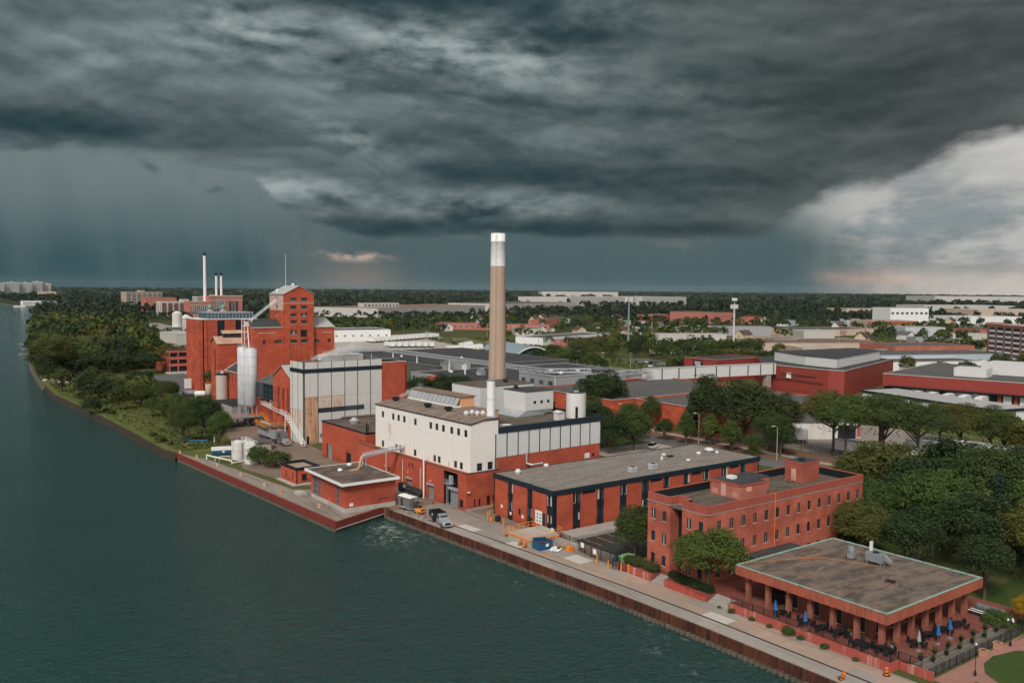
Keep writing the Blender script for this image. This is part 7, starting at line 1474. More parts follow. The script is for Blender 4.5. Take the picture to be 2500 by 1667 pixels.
# foreground and middle-ground trees, one by one
T_(95.5, 82.3, 8.4, 'round', 3, 'leafy fresh green tree in the red planter at the office corner', 1.62, 1.0)
T_(97.6, 99.4, 8.9, 'oval', 2, 'yellow-green tree in the car park beside the brick office corner', 1.2)
T_(197.2, 218.2, 15.5, 'round', 1, 'large round dark tree in front of the red warehouse', 1.5)
T_(156.9, 170.5, 11.2, 'dense', 1, 'dark brownish tree right of the white plant building', 1.25); T_(165.8, 170.2, 11.0, 'dense', 0, 'mid-green tree between the dark tree and the white car', 1.25)
for i, (x, y, h, w, lab) in enumerate(((185, 168.8, 9.4, 1.3, 'second young conical street tree beyond the flat office roof'), (189.4, 163.6, 9.4, 1.3, 'third young conical street tree beyond the flat office roof'), (187.9, 154.9, 8.6, 1.5, 'fourth young street tree with spreading top beyond the flat office'), (188.4, 147.5, 5.6, 1.7, 'short bushy street tree behind the flat office end'), (184.8, 176.9, 6.0, 1.5, 'first small dark street tree beyond the lawn'), (192.9, 142.5, 10.2, 1.2, 'tall airy street tree right of the lamp behind the flat office'))): T_(x, y, h, 'cone' if i < 3 else 'oval', 3 if i in (0, 1, 2) else 0, lab, w)
T_(194.8, 169.9, 18.2, 'oval', 1, 'tall dark tree left of the darkest crown before the warehouse', 1.0); T_(199, 159.4, 17.8, 'dense', 1, 'broad very dark tree in the middle of the street trees', 1.35); T_(206, 152, 14.5, 'dense', 1, 'dark pine-like tree at the right of the broad dark tree', 1.1); T_(198, 196, 9.5, 'oval', 0, 'small tree against the red warehouse wall', 1.1); T_(178, 186, 9.8, 'oval', 0, 'airy green tree left of the street lamp by the car', 1.1); T_(172, 196, 11, 'round', 0, 'green tree behind the white car', 1.2); T_(161, 181, 12, 'dense', 1, 'dark tree just behind the panelled facade end', 1.2); T_(176, 181, 10.5, 'oval', 3, 'green tree over the driveway behind the white car', 1.2); T_(195, 176, 9, 'cone', 0, 'conical tree before the street warehouse wall', 1.4); T_(197, 150, 11, 'oval', 0, 'leafy tree between the broad dark tree and the fence', 1.2)
for i, (x, y, h, w, lf, lab) in enumerate(((205.2, 135, 17.0, 1.0, 0, 'left of the tall spreading street trees right of the office'), (202.4, 129.6, 16.4, .95, 3, 'second tall spreading street tree right of the office'), (209.7, 123.4, 16.8, 1.25, 0, 'third and widest spreading tree over the white trailers'), (214, 116.5, 15.5, 1.2, 0, 'fourth spreading tree over the white trailers'), (216, 128, 15, 1.1, 0, 'spreading tree behind the white trailers'))): T_(x, y, h, 'spread', lf, lab, w)
for i, (x, y, h) in enumerate(((248.4, 128.6, 11.5), (243.6, 120.2, 12.6), (248.5, 114.5, 11.8), (240, 107, 12), (236, 98, 11.5), (230, 90, 11))): T_(x, y, h, 'round', 2, 'olive tree on the grass before the canopy shed, %s from the left' % ('first', 'second', 'third', 'fourth', 'fifth', 'sixth')[i], 1.3)
RT = [(140.5, 84, 10.8, 'round', 3, 1.3), (150.5, 81, 14.0, 'dense', 1, 1.2), (181.5, 82, 12.4, 'round', 3, 1.25), (136.2, 64.5, 13.0, 'oval', 1, 1.3), (144, 73, 13.5, 'spread', 3, 1.2), (156, 92, 14.5, 'round', 2, 1.5), (164, 82, 15.5, 'oval', 1, 1.4), (158, 72, 16.5, 'spread', 0, 1.1), (170, 72, 15, 'oval', 1, 1.3), (128.5, 70, 10.5, 'oval', 1, 1.3), (129, 79, 9.5, 'round', 0, 1.3), (150, 60, 14, 'oval', 3, 1.35), (139, 54, 13, 'spread', 2, 1.2), (163, 62, 16.5, 'spread', 3, 1.1), (176, 62, 14.5, 'oval', 2, 1.3), (190.5, 92, 10.5, 'round', 2, 1.3), (194, 100, 9.5, 'round', 2, 1.3), (166, 98, 11.5, 'round', 2, 1.4), (196, 78, 10, 'oval', 2, 1.2), (127, 58.5, 9, 'oval', 1, 1.3), (153, 49, 14, 'oval', 0, 1.2), (170, 48, 15, 'spread', 2, 1.0), (206, 70, 12, 'round', 0, 1.2), (147, 90, 9.5, 'oval', 0, 1.2), (133, 85.2, 6, 'bush', 0, 1.0)]
words_ = ['nearest the office end wall', 'darkest crown behind the office end', 'rounded bright crown at the far right edge', 'narrow crown behind the pavilion corner', 'green crown over the pavilion back edge', 'yellow-green crown above the lawn road', 'dark crown beside the yellow-green crown', 'tall crown in the middle of the right-hand grove', 'dark crown deep in the right-hand grove', 'narrow dark tree at the pavilion back', 'low tree against the office south wall']
for i, (x, y, h, k, lf, w) in enumerate(RT): T_(x, y, h, k, lf, ('grove tree, ' + words_[i]) if i < len(words_) else ('mid-green', 'dark green', 'olive', 'fresh green', 'bluish')[lf] + {'round': ' round-crowned', 'dense': ' dense-crowned', 'oval': ' narrow', 'spread': ' spreading', 'bush': ' bushy'}[k] + ' tree in the grove right of the pavilion', w, group=None if i < len(words_) else 'trees in the right-hand grove')
T_(147.5, 66, 15, 'spruce', 4, 'blue-green spruce in the right-hand grove', 1.2); T_(141, 47.5, 13.5, 'spruce', 4, 'dark spruce at the right edge by the lawn', 1.2)
T_(172.7, 279.5, 10.8, 'round', 1, 'dark round tree right of the silo building', 1.5); T_(164.8, 285, 10.0, 'round', 1, 'dark round tree touching the silo building corner', 1.35); T_(179, 272, 9.6, 'round', 1, 'dark round tree nearest the chimney foot', 1.3); T_(186, 290, 9, 'round', 1, 'dark tree behind the two round ones left of the chimney', 1.3); T_(196, 262, 8.5, 'oval', 2, 'small green tree between the chimney and the grey hall', 1.2); T_(199, 245, 7, 'bush', 0, 'scrubby bush below the grey ribbed hall', 1.0, name='bush', cat='bush'); T_(196, 236, 7.5, 'round', 0, 'scrubby tree beside the red warehouse corner', 1.3)
T_(75.7, 460.9, 16.2, 'spruce', 4, 'tall blue-green spruce on the riverbank lawn', 1.15); T_(98, 470, 15, 'spruce', 4, 'dark spruce among the riverside crowns', 1.15); T_(65.5, 456.6, 19.5, 'round', 0, 'biggest tree at the bend of the riverbank', 1.25); T_(63.2, 449, 8, 'bush', 1, 'low dark bush overhanging the riverbank bend', 1.1, name='bush', cat='bush'); T_(107.2, 453.1, 10.4, 'spread', 1, 'flat-topped tree before the ribbon window office', 1.4)
for i, (x, y, h, k, lf, w, lab) in enumerate(((75.1, 238.6, 9.6, 'oval', 3, 1.2, 'bright green upright tree beside the truck yard'), (67.5, 247, 9.6, 'oval', 2, 1.35, 'olive tree near the dock wall end'), (76.8, 258.7, 11.2, 'dense', 1, 1.25, 'tall dark tree beside the bright green one'), (74.7, 207.6, 5.2, 'bush', 3, .85, 'bright shrub tree beside the white tanks'), (77.3, 202.8, 4.2, 'bush', 2, 1.35, 'wide low shrub tree by the brick hut'), (81.9, 323.3, 9.6, 'round', 0, 1.2, 'tree before the red sheds, left of the concrete silo'), (70.3, 387.9, 10.4, 'oval', 0, 1.0, 'narrow tree rising from the riverside meadow'), (57.8, 322.5, 5.6, 'bush', 1, 1.0, 'dark bush hanging over the river wall'))): T_(x, y, h, k, lf, lab, w, name='tree' if k != 'bush' else 'bush', cat='tree' if k != 'bush' else 'bush')
T_(117.0, 52.0, 2.6, 'bush', 3, 'clipped round bush at the end of the terrace steps', 1.3, name='bush', cat='bush'); T_(121.2, 49.6, 4.6, 'round', 5, 'small golden-leaved tree at the right edge of the lawn', 1.2); T_(183.5, 143.8, 4.6, 'cone', 2, 'golden-green conical shrub behind the brick office roof', 1.5); T_(118.5, 79.8, 3.0, 'bush', 2, 'leafy shrub between pavilion roof and office wall', 1.1, name='bush', cat='bush'); T_(128.5, 81.0, 3.4, 'bush', 1, 'dark reddish shrub against the office south wall', 1.0, name='bush', cat='bush')
for i in range(11): T_(94.3 + rnd.uniform(0, .6), 81.2 + i * .72, 1.3, 'bush', 1, 'low dark shrub in the planter under the leafy tree', 1.1, TZ - .1, 'shrubs in the nearer planter', 'bush', 'bush')
for i in range(8): T_(94.4 + rnd.uniform(0, .8), 92.0 + i * .8, 1.4, 'bush', 0, 'low green shrub in the scraped red planter', 1.2, TZ - .1, 'shrubs in the farther planter', 'bush', 'bush')
for i, (y, s_) in enumerate(((75.8, .5), (72.5, .45), (69.6, .4), (66.6, .9), (64.9, .5), (61.4, .55), (57.2, .4), (78, .3))): T_(92.9, y, s_ * 1.4, 'bush', 3, 'weed tuft growing at the foot of the peeling pink wall', 1.2, 0, 'weeds along the pink wall', 'weed', 'weed')
# meadow trees and shrubs between river wall and car park
for i in range(34):
    y = rnd.uniform(264, 398); x = rnd.uniform(72.5, 81 - max(0, y - 320) * .05)
    if any(math.hypot(x - a, y - b) < 4.2 for a, b in TREES) or x < 62: continue
    T_(x, y, rnd.uniform(5.6, 8.6), rnd.choice(('oval', 'round', 'dense')), rnd.choice((0, 0, 3, 2)), 'mid-green tree in the thicket between river meadow and sheds', rnd.uniform(1.1, 1.4), group='thicket trees by the river meadow')
for i in range(22):
    y = rnd.uniform(238, 415); s0 = UX(233) if y < 240 else 59; x = rnd.uniform(s0 + 2.5, s0 + 15)
    T_(x, y, rnd.uniform(.8, 1.9), 'bush', rnd.choice((0, 2, 2, 3)), 'low shrub scattered over the riverside meadow', rnd.uniform(1.2, 2.0), 0, 'meadow shrubs', 'bush', 'bush')
# scatter for woods and town trees
def shore_x(y):
    for (x0, y0), (x1, y1) in zip(SHORE[9:24], SHORE[10:25]):
        if y0 <= y <= y1: return x0 + (x1 - x0) * (y - y0) / (y1 - y0 + 1e-6)
    return 240
OPEN = [(60, 122, 395, 452), (98, 118, 440, 476), (80, 205, 80, 262), (187, 330, 40, 300), (92, 150, 350, 447), (84, 206, 262, 345), (120, 300, 300, 455), (206, 405, 440, 705), (196, 262, 640, 1060), (90, 165, 552, 640), (100, 136, 640, 702), (300, 420, 190, 275), (340, 395, 325, 405), (640, 850, 500, 610), (440, 560, 240, 330), (490, 650, 345, 460), (700, 830, 470, 560), (300, 345, 480, 520), (470, 560, 470, 520), (270, 345, 455, 500), (560, 640, 240, 300), (900, 1120, 520, 640), (1170, 1320, 540, 660), (1340, 1500, 800, 900)]
def rail_x(y): return 300 + (y - 270) * .275 if y > 270 else 296
def free(x, y, mg):
    if x < shore_x(y) + 3: return False
    if y > 2000 and x < 235: return y > 2330
    for a, b, c, d in OPEN:
        if a < x < b and c < y < d: return False
    for a, b, c, d in FOOT:
        if a - mg < x < b + mg and c - mg * 1.6 < y < d + mg: return False
    if 90 < y < 645 and abs(x - rail_x(y) - 5) < 17: return False
    return True
cand = []; g0 = {}
def scatter(n, dmin, dmax, space, thin):
    made = 0; tries = 0
    while made < n and tries < n * 14:
        tries += 1; d = math.sqrt(rnd.uniform(dmin ** 2, dmax ** 2)); a = YAW + R(rnd.uniform(-33.5, 33.5)); x, y = d * math.sin(a), d * math.cos(a)
        if not free(x, y, 5): continue
        wood = x < 120 + max(0, y - 455) * .2 and y > 440
        if not wood and d < 1500 and (math.sin(x * .021 + 1) * math.sin(y * .017 + x * .006) + rnd.uniform(-.5, .5)) < thin: continue
        sp_ = space * (.8 if wood else 1); k = (int(x / sp_), int(y / sp_))
        if any(math.hypot(x - u, y - v) < sp_ for i in (-1, 0, 1) for j_ in (-1, 0, 1) for u, v in g0.get((k[0] + i, k[1] + j_, space), ())): continue
        g0.setdefault((*k, space), []).append((x, y)); cand.append((d, x, y, wood)); made += 1
scatter(800, 330, 720, 9.5, -.05); scatter(1400, 700, 1500, 13, -.15); scatter(1500, 1450, 3200, 24, -2); scatter(2200, 3000, 11000, 70, -2)
cand.sort(); NI = 240; W_ = []
def spot(x, y, wood, lf):
    c = ('mid-green', 'dark green', 'olive', 'fresh green')[lf]; a = math.degrees(math.atan2(x, y)) - 36.15
    if wood: return c + ' tree in the riverside wood ' + ('nearest the riverbank lawn' if y < 520 else 'beside the park clearing' if y < 640 else 'upstream of the park clearing')
    return c + ' tree ' + next(w for l, w in ((-13, 'between the riverside wood and the slab block'), (-7, 'beyond the white sheds right of the grain tower'), (-1, 'behind the trailer lot left of the chimney'), (4, 'beyond the curved-roof station'), (8, 'around the blue-grey telecom mast'), (13, 'between the two telecom masts'), (19, 'behind the red warehouse and gallery'), (99, 'behind the red dock warehouse at the right')) if a < l)
for i, (d, x, y, wood) in enumerate(cand):
    h = rnd.uniform(9, 15) if wood else rnd.uniform(6.5, 11.5) if d < 1300 else rnd.uniform(9, 15); w = rnd.uniform(1.15, 1.5)
    if i < NI:
        lf = rnd.choice((0, 0, 1, 2, 3, 1)); T_(x, y, h, rnd.choice(('mround', 'mround', 'moval')), lf, spot(x, y, wood, lf), w, group='riverside wood trees' if wood else 'town trees in the middle distance')
    else: W_.append((d, x, y, h, w))
VV = [[], [], [], []]
for d, x, y, h, w in W_:
    n, s = (120, .105) if d < 720 else (60, .15) if d < 1500 else (26, .26) if d < 3200 else (16, .42)
    if d > 3000: w *= 2.2; h *= .95
    if d < 3000 and rnd.random() < .08: w *= .6; h *= 1.15
    s_ = sph(n); rr = NR.uniform(.55, 1, (n, 1)) ** .5; s_[:, 2] = np.where(s_[:, 2] < -.3, np.abs(s_[:, 2]), s_[:, 2])
    lob = 1 + .22 * np.sin(s_[:, :1] * 5 + x) + .18 * np.sin(s_[:, 1:2] * 6 + y); C = s_ * rr * lob * np.array([.36 * h * w, .36 * h * w, .42 * h]) + np.array([x, y, h * .58])
    VV[3 if d > 1100 else 0 if (int(x * 7 + y * 3) % 5) < 2 else 1 if (int(x * 7 + y * 3) % 5) < 4 else 2].append(leaf_quads(C, s_, np.full(n, s * h * (1 if d < 3000 else 1.8))))
for i, lab in enumerate(('mid-green', 'dark green', 'olive', 'bluish dark')):
    if VV[i]: o = obj('far_woodland', quad_mesh('far_woodland', np.concatenate(VV[i]), m_leaf[(0, 1, 2, 6)[i]])); o['kind'] = 'stuff'; o['label'] = 'far ' + lab + ' woodland canopy reaching to the horizon'; o['category'] = 'woodland'
# rough grass and weeds on the meadow and by the rails
n = 15000; gy = NR.uniform(236, 440, n); gx = np.interp(gy, [233, 300, 385, 459], [63.5, 61, 57.5, 61.5]) + NR.uniform(0, 1, n) ** .8 * np.interp(gy, [236, 262, 300, 440], [10, 22, 34, 30])
C = np.stack([gx, gy, NR.uniform(.05, .55, n)], 1); O = np.tile([0, 0, .8], (n, 1)) + NR.normal(0, .4, (n, 3))
o = obj('meadow_grass', quad_mesh('meadow_grass', leaf_quads(C, O, NR.uniform(.2, .42, n)), m_leaf[7])); o['kind'] = 'stuff'
n = 9000; gy = NR.uniform(110, 640, n); gx = np.array([rail_x(v) for v in gy]) + np.where(NR.uniform(size=n) < .5, NR.uniform(-26, -5, n), NR.uniform(14, 40, n)); C = np.stack([gx, gy, NR.uniform(.1, .7, n)], 1); keep = ~((gx > 300) & (gx < 350) & (gy > 395) & (gy < 490)) & ~((gx > 312) & (gy < 285)); C = C[keep]
o = obj('trackside_grass', quad_mesh('trackside_grass', leaf_quads(C, np.tile([0, 0, .8], (len(C), 1)) + NR.normal(0, .4, (len(C), 3)), NR.uniform(.5, 1.2, len(C))), m_leaf[7])); o['kind'] = 'stuff'

# ------------------------------------------------------------------ vehicles
def wheel_mesh(r, w):
    mb = MB(); k = 14
    for x, rr in ((-w / 2, r * .9), (-w / 2 + .03, r), (w / 2 - .03, r), (w / 2, r * .9)): mb.v += [(x, rr * math.cos(2 * math.pi * i / k), rr * math.sin(2 * math.pi * i / k)) for i in range(k)]
    for j_ in range(3):
        for i in range(k): mb.f.append((j_ * k + i, j_ * k + (i + 1) % k, j_ * k + k + (i + 1) % k, j_ * k + k + i))
    mb.f += [tuple(range(k)), tuple(range(3 * k, 4 * k))]; return mb
_wm = {}
def wheel(t, x, y, r, w=.24):
    key = (r, w)
    if key not in _wm:
        rim = MB(); k = 10
        for xx in (-w / 2 - .01, w / 2 + .01): rim.quad(*[(xx, r * .58 * math.cos(2 * math.pi * i / k), r * .58 * math.sin(2 * math.pi * i / k)) for i in range(k)])
        _wm[key] = (wheel_mesh(r, w).mesh('wheel', m_tire), rim.mesh('rim', m_chrome))
    o = obj('wheel', _wm[key][0], t, (x, y, r)); obj('rim', _wm[key][1], o); return o
def shell(sec, half):
    """body from side-view sections: list of (y, z_bottom, z_top, half width at bottom, at top)"""
    mb = MB()
    for y, zb, zt, wb_, wt in sec: mb.v += [(-wb_, y, zb), (wb_, y, zb), (wb_ * 1.0, y, zb + (zt - zb) * .6), (wt, y, zt), (-wt, y, zt), (-wb_ * 1.0, y, zb + (zt - zb) * .6)]
    for j_ in range(len(sec) - 1):
        for i in range(6): mb.f.append((j_ * 6 + i, j_ * 6 + (i + 1) % 6, j_ * 6 + 6 + (i + 1) % 6, j_ * 6 + 6 + i))
    mb.f += [tuple(range(6)), tuple(range((len(sec) - 1) * 6, len(sec) * 6))]; return mb
def car_parts(t, mat, suv=False):
    h = 1.7 if suv else 1.45
    part('body', shell([(-2.25, .45, .75, .78, .7), (-2.1, .3, .85, .88, .8), (-1.0, .25, .98, .9, .85), (.8, .25, 1.0, .9, .85), (1.9, .28, .95 if not suv else 1.05, .89, .82), (2.2, .4, .85, .8, .72)], 1), mat, t)
    part('cabin', shell([(-1.15, .9, .98, .82, .8), (-.45, .9, h - .08, .84, .62), (.2, .9, h, .84, .64), (1.1 if not suv else 1.5, .9, h - .08, .84, .62), (1.85 if not suv else 2.1, .9, 1.02, .8, .74)], 1), m_glass, t)
    part('roof', MB().box(-.6, .6, -.4, 1.05 if not suv else 1.5, h - .09, h + .02), mat, t)
    for s_ in (-.62, .62): part('headlight', MB().box(s_ - .16, s_ + .16, -2.27, -2.15, .62, .76), m_whitepaint, t); part('tail_light', MB().box(s_ - .14, s_ + .14, 2.1, 2.22, .65, .82), m_carred, t)
    for x in (-.8, .8):
        for y in (-1.4, 1.35): wheel(t, x, y, .33, .22)
protoc = {}
def car(x, y, rz, mat, label, suv=False, grp=None):
    key = (mat.name, suv)
    if key not in protoc: t = thing('parked_car', label, 'car', (x, y, .02), rz, grp); car_parts(t, mat, suv); protoc[key] = t
    else: t = dup(protoc[key], (x, y, .02), rz, label, grp)
    if grp: t['group'] = grp
    return t
car(172.7, 169.6, R(115), m_carwhite, 'white estate car parked by the lawn behind the flat office', True); car(168.5, 104.5, R(80), m_carblack, 'dark car on the road behind the brick office end')
for i, (x, y, mt, lab) in enumerate(((369.4, 369.4, m_carwhite, 'white car first in the row behind the gallery'), (369.5, 365.4, m_carblack, 'black car second in the row behind the gallery'), (369.6, 361.6, m_carblue, 'blue car third in the row behind the gallery'), (368, 356.6, m_carsilver, 'silver car fourth in the row behind the gallery'), (363.4, 345.6, m_cargrey, 'grey car nearest the gallery in the row'), (352, 350, m_carwhite, 'white car alone in the lot behind the gallery'))): car(x, y, R(75), mt, lab)
cols = [m_carwhite, m_carsilver, m_carblack, m_cargrey, m_carblue, m_carred]
for r_ in range(3):
    for i in range(7): k = rnd.randrange(6); car(250 + r_ * 9 + i * .5, 512 - i * 5.0 - r_ * 4, R(92), cols[k], '%s car parked in the lot left of the chimney' % ('white', 'silver', 'black', 'grey', 'blue', 'red')[k], False, 'cars in the lot left of the chimney')
for i in range(5): car(212 + i * 6, 735 + i * 26, R(-10 + 180 * (i % 2)), cols[(i * 2) % 6], '%s car driving on the distant riverside road' % ('white', 'black', 'blue', 'white', 'black')[i], False, 'cars on the distant road')
for i in range(12): car(430 + (i % 6) * 7, 330 - (i // 6) * 16 - (i % 6) * 2, R(70), cols[i % 6], '%s car in the street behind the ribbed warehouse' % ('white', 'silver', 'black', 'grey', 'blue', 'red')[i % 6], False, 'cars behind the ribbed warehouse')
# grey bulk truck
tk = thing('bulk_truck', 'grey tractor truck with long open bulk trailer under the loading canopy', 'truck', (89.9, 227.3, .02))
trm = CORR('grey_trailer_side', (.30, .31, .32), .5, (.2, .2, .2), .3)
part('trailer_side', MB().box(-1.3, -1.22, 6.6, 19.8, 1.15, 3.55).box(1.22, 1.3, 6.6, 19.8, 1.15, 3.55).box(-1.22, 1.22, 6.6, 6.7, 1.15, 3.6).box(-1.22, 1.22, 19.7, 19.8, 1.15, 3.5), trm, tk); part('grain_load', MB().quad((-1.2, 6.7, 3.3), (1.2, 6.7, 3.3), (1.2, 19.7, 3.25), (-1.2, 19.7, 3.25)), MT('grain_dust', (.42, .17, .09), .9, .25), tk); part('trailer_floor', MB().box(-1.2, 1.2, 6.7, 19.7, 1.0, 1.14), m_black, tk); part('trailer_rib', MB().box(-1.33, -1.3, 6.6, 19.8, 3.4, 3.56).box(-1.33, -1.3, 6.6, 19.8, 1.15, 1.3), m_galv, tk)
part('cab', shell([(1.9, .9, 1.9, 1.0, .9), (2.0, .9, 2.4, 1.05, .95), (2.5, .9, 3.2, 1.1, 1.0), (4.6, .9, 3.5, 1.15, 1.05), (5.2, .9, 3.5, 1.15, 1.05)], 1), m_cargrey, tk); part('windscreen', MB().quad((-.9, 1.93, 2.0), (.9, 1.93, 2.0), (.85, 2.42, 3.0), (-.85, 2.42, 3.0)), m_glass2, tk); part('side_window', MB().box(-1.12, -1.06, 2.6, 3.6, 2.2, 2.95), m_glass, tk)
part('bonnet', shell([(0, .7, 1.5, .75, .65), (.1, .6, 1.75, .85, .7), (1.95, .8, 1.95, .95, .8)], 1), m_carsilver, tk); part('grille', MB().box(-.6, .6, -.06, .02, .75, 1.55), m_chrome, tk); part('bumper', MB().box(-1.15, 1.15, -.25, -.02, .35, .75), m_chrome, tk); part('fender', MB().box(-1.2, -.8, .1, 1.5, .95, 1.15).box(.8, 1.2, .1, 1.5, .95, 1.15), m_carsilver, tk); part('exhaust', MB().tube([(-1.1, 5.0, 1), (-1.1, 5.0, 4.0)], .08).tube([(1.1, 5.0, 1), (1.1, 5.0, 4.0)], .08), m_chrome, tk); part('fuel_tank', MB().box(-1.2, -.85, 2.8, 4.4, .5, 1.0).box(.85, 1.2, 2.8, 4.4, .5, 1.0), m_chrome, tk); part('chassis', MB().box(-.5, .5, 1, 8, .7, .95), m_black, tk)
for s_ in (-.9, .9): part('headlight', MB().box(s_ - .15, s_ + .15, -.12, .02, .95, 1.15), m_whitepaint, tk)
for y in (.8, 6.2, 7.5, 13.2, 14.5, 15.8, 17.1, 18.4):
    for x in (-1.0, 1.0): wheel(tk, x, y, .5, .5 if y > 1 else .3)
# silver pickup with black tipper body
pk_ = thing('tipper_pickup', 'silver pickup with black tipper body parked at the quay edge', 'truck', (83.0, 133.0, .05), R(-10))
part('cab', shell([(1.5, .6, 1.35, .95, .8), (1.6, .6, 1.5, .98, .85), (2.1, .6, 2.0, .98, .72), (3.2, .6, 2.05, .98, .74), (3.35, .6, 1.9, .96, .74)], 1), m_carsilver, pk_); part('bonnet', shell([(0, .5, 1.05, .8, .7), (.1, .4, 1.2, .95, .8), (1.6, .45, 1.35, .98, .85)], 1), m_carsilver, pk_); part('windscreen', MB().quad((-.8, 1.56, 1.45), (.8, 1.56, 1.45), (.68, 2.06, 1.98), (-.68, 2.06, 1.98)), m_glass, pk_); part('side_window', MB().box(-.99, -.9, 2.2, 3.05, 1.4, 1.88), m_glass, pk_); part('grille', MB().box(-.55, .55, -.04, .02, .65, 1.0), m_black, pk_); part('bumper', MB().box(-.95, .95, -.15, -.02, .4, .62), m_chrome, pk_)
for s_ in (-.72, .72): part('headlight', MB().box(s_ - .14, s_ + .14, -.05, .06, .85, 1.02), m_whitepaint, pk_)
part('tipper_body', MB().box(-1.1, -1.02, 3.6, 6.9, 1.0, 2.05).box(1.02, 1.1, 3.6, 6.9, 1.0, 2.05).box(-1.02, 1.02, 3.6, 3.68, 1.0, 2.3).box(-1.02, 1.02, 6.82, 6.9, 1.0, 2.05).box(-1.02, 1.02, 3.68, 6.82, .95, 1.05), m_black, pk_); part('body_emblem', MB().box(-1.13, -1.11, 4.9, 5.3, 1.35, 1.75), m_whitepaint, pk_); part('chassis', MB().box(-.5, .5, .8, 6.8, .55, .9), m_black, pk_)
for y in (.85, 5.2):
    for x in (-.88, .88): wheel(pk_, x, y, .4, .3)
# grey cargo trailer and orange forklift
ct = thing('cargo_trailer', 'grey enclosed cargo trailer with white roof near the pump house', 'trailer', (83.9, 149.4, .02), R(8)); part('body', MB().box(-1.05, 1.05, -2.0, 1.9, .55, 2.6), MT('charcoal_panel', (.16, .155, .15), .4, .08), ct); rr_ = MB(); n = 8
for i in range(n): a, c = -1.08 + 2.16 * i / n, -1.08 + 2.16 * (i + 1) / n; za, zc = 2.6 + .22 * math.sin(math.pi * i / n), 2.6 + .22 * math.sin(math.pi * (i + 1) / n); rr_.quad((a, -2.05, za), (c, -2.05, zc), (c, 1.95, zc), (a, 1.95, za))
rr_.quad(*[(-1.08 + 2.16 * i / n, -2.05, 2.6 + .22 * math.sin(math.pi * i / n)) for i in range(n + 1)]); part('roof', rr_, m_whitepaint, ct); part('roof_vent', MB().lathe(0, .6, [(.3, 2.8), (.3, 2.95), (.1, 3.0)], 10), m_whitepaint, ct); part('door_seam', MB().box(-1.07, -1.05, .2, 1.0, .75, 2.35), m_frame, ct); part('emblem', MB().box(.2, .75, -2.02, -2.0, 1.9, 2.3), m_galv, ct); part('skirt', MB().box(-1.08, 1.08, -2.1, 1.95, .42, .56), m_galv, ct); part('mudguard', MB().box(-1.25, -1.0, -.7, .7, .6, .75).box(1.0, 1.25, -.7, .7, .6, .75), m_galv, ct); part('drawbar', MB().bar((-.7, 1.9, .45), (0, 3.2, .4), .1).bar((.7, 1.9, .45), (0, 3.2, .4), .1), m_galv, ct)
for x in (-1.1, 1.1): wheel(ct, x, 0, .34, .22)
fk = thing('forklift', 'orange forklift with black cage beside the cargo trailer', 'forklift', (84.1, 145.4, .02), R(12)); part('body', shell([(-1.1, .35, .9, .5, .4), (-.9, .25, 1.15, .55, .5), (.2, .25, 1.0, .55, .5), (.9, .3, .8, .55, .5)], 1), m_yellow, fk); part('counterweight', MB().box(-.52, .52, -1.15, -.7, .3, 1.1), m_orangep, fk); cg = MB()
for x in (-.45, .45):
    for y in (-.5, .6): cg.bar((x, y, .9), (x * .9, y * .85, 2.1), .07)
cg.box(-.48, .48, -.5, .6, 2.08, 2.14); part('cage', cg, m_black, fk); part('seat', MB().box(-.22, .22, -.4, .05, .95, 1.1).box(-.22, .22, -.45, -.35, 1.1, 1.6), m_black, fk); part('mast', MB().box(-.4, -.28, .95, 1.1, .1, 2.2).box(.28, .4, .95, 1.1, .1, 2.2).box(-.28, .28, .98, 1.06, 1.2, 1.3), m_black, fk); part('fork', MB().box(-.35, -.22, 1.1, 2.1, .1, .16).box(.22, .35, 1.1, 2.1, .1, .16), m_steelgrey, fk); part('hood_sticker', MB().box(-.45, .45, -1.17, -1.15, .75, .95), m_black, fk)
for x in (-.5, .5): wheel(fk, x, -.7, .28, .2); wheel(fk, x, .7, .32, .24)
# box trailers
bt_ = thing('box_trailer', 'white box trailer', 'trailer', (0, 0, 0)); part('box', MB().box(-1.3, 1.3, 0, 14, 1.1, 4.0), m_whitepaint, bt_); part('edge_rail', MB().box(-1.33, -1.3, 0, 14, 1.1, 1.25).box(-1.33, -1.3, 0, 14, 3.88, 4.02).box(1.3, 1.33, 0, 14, 1.1, 1.25).box(1.3, 1.33, 0, 14, 3.88, 4.02), m_galv, bt_); part('door', MB().box(-1.2, -.02, -.05, 0, 1.2, 3.9), m_whitepaint, bt_); part('door', MB().box(.02, 1.2, -.05, 0, 1.2, 3.9), m_whitepaint, bt_); part('underframe', MB().box(-.6, .6, .5, 13, .8, 1.1), m_black, bt_); part('landing_leg', MB().box(-.8, -.6, 11, 11.2, .05, 1.0).box(.6, .8, 11, 11.2, .05, 1.0), m_steelgrey, bt_)
for y in (1.2, 2.5):
    for x in (-1.0, 1.0): wheel(bt_, x, y, .5, .45)
first = True
def trailer(x, y, rz, label, grp):
    global first
    if first: bt_.location = (x, y, 0); bt_.rotation_euler = (0, 0, rz); bt_['label'] = label; bt_['group'] = grp; first = False; return bt_
    return dup(bt_, (x, y, .02), rz, label, grp)
ordn = ['first', 'second', 'third', 'fourth', 'fifth', 'sixth', 'seventh', 'eighth', 'ninth', 'tenth', 'eleventh', 'twelfth', 'thirteenth', 'fourteenth', 'fifteenth', 'sixteenth', 'seventeenth', 'eighteenth']
for i in range(18): trailer(314 + i * 4.6, 612 + i * 2.0, R(6), 'white box trailer in the long back row, %s from the left' % ordn[i], 'box trailers in the lot')
for i in range(7): trailer(300 + i * 4.2, 556 - i * 2.2, R(-6), 'white box trailer in the middle row, %s from the left' % ordn[i], 'box trailers in the lot')
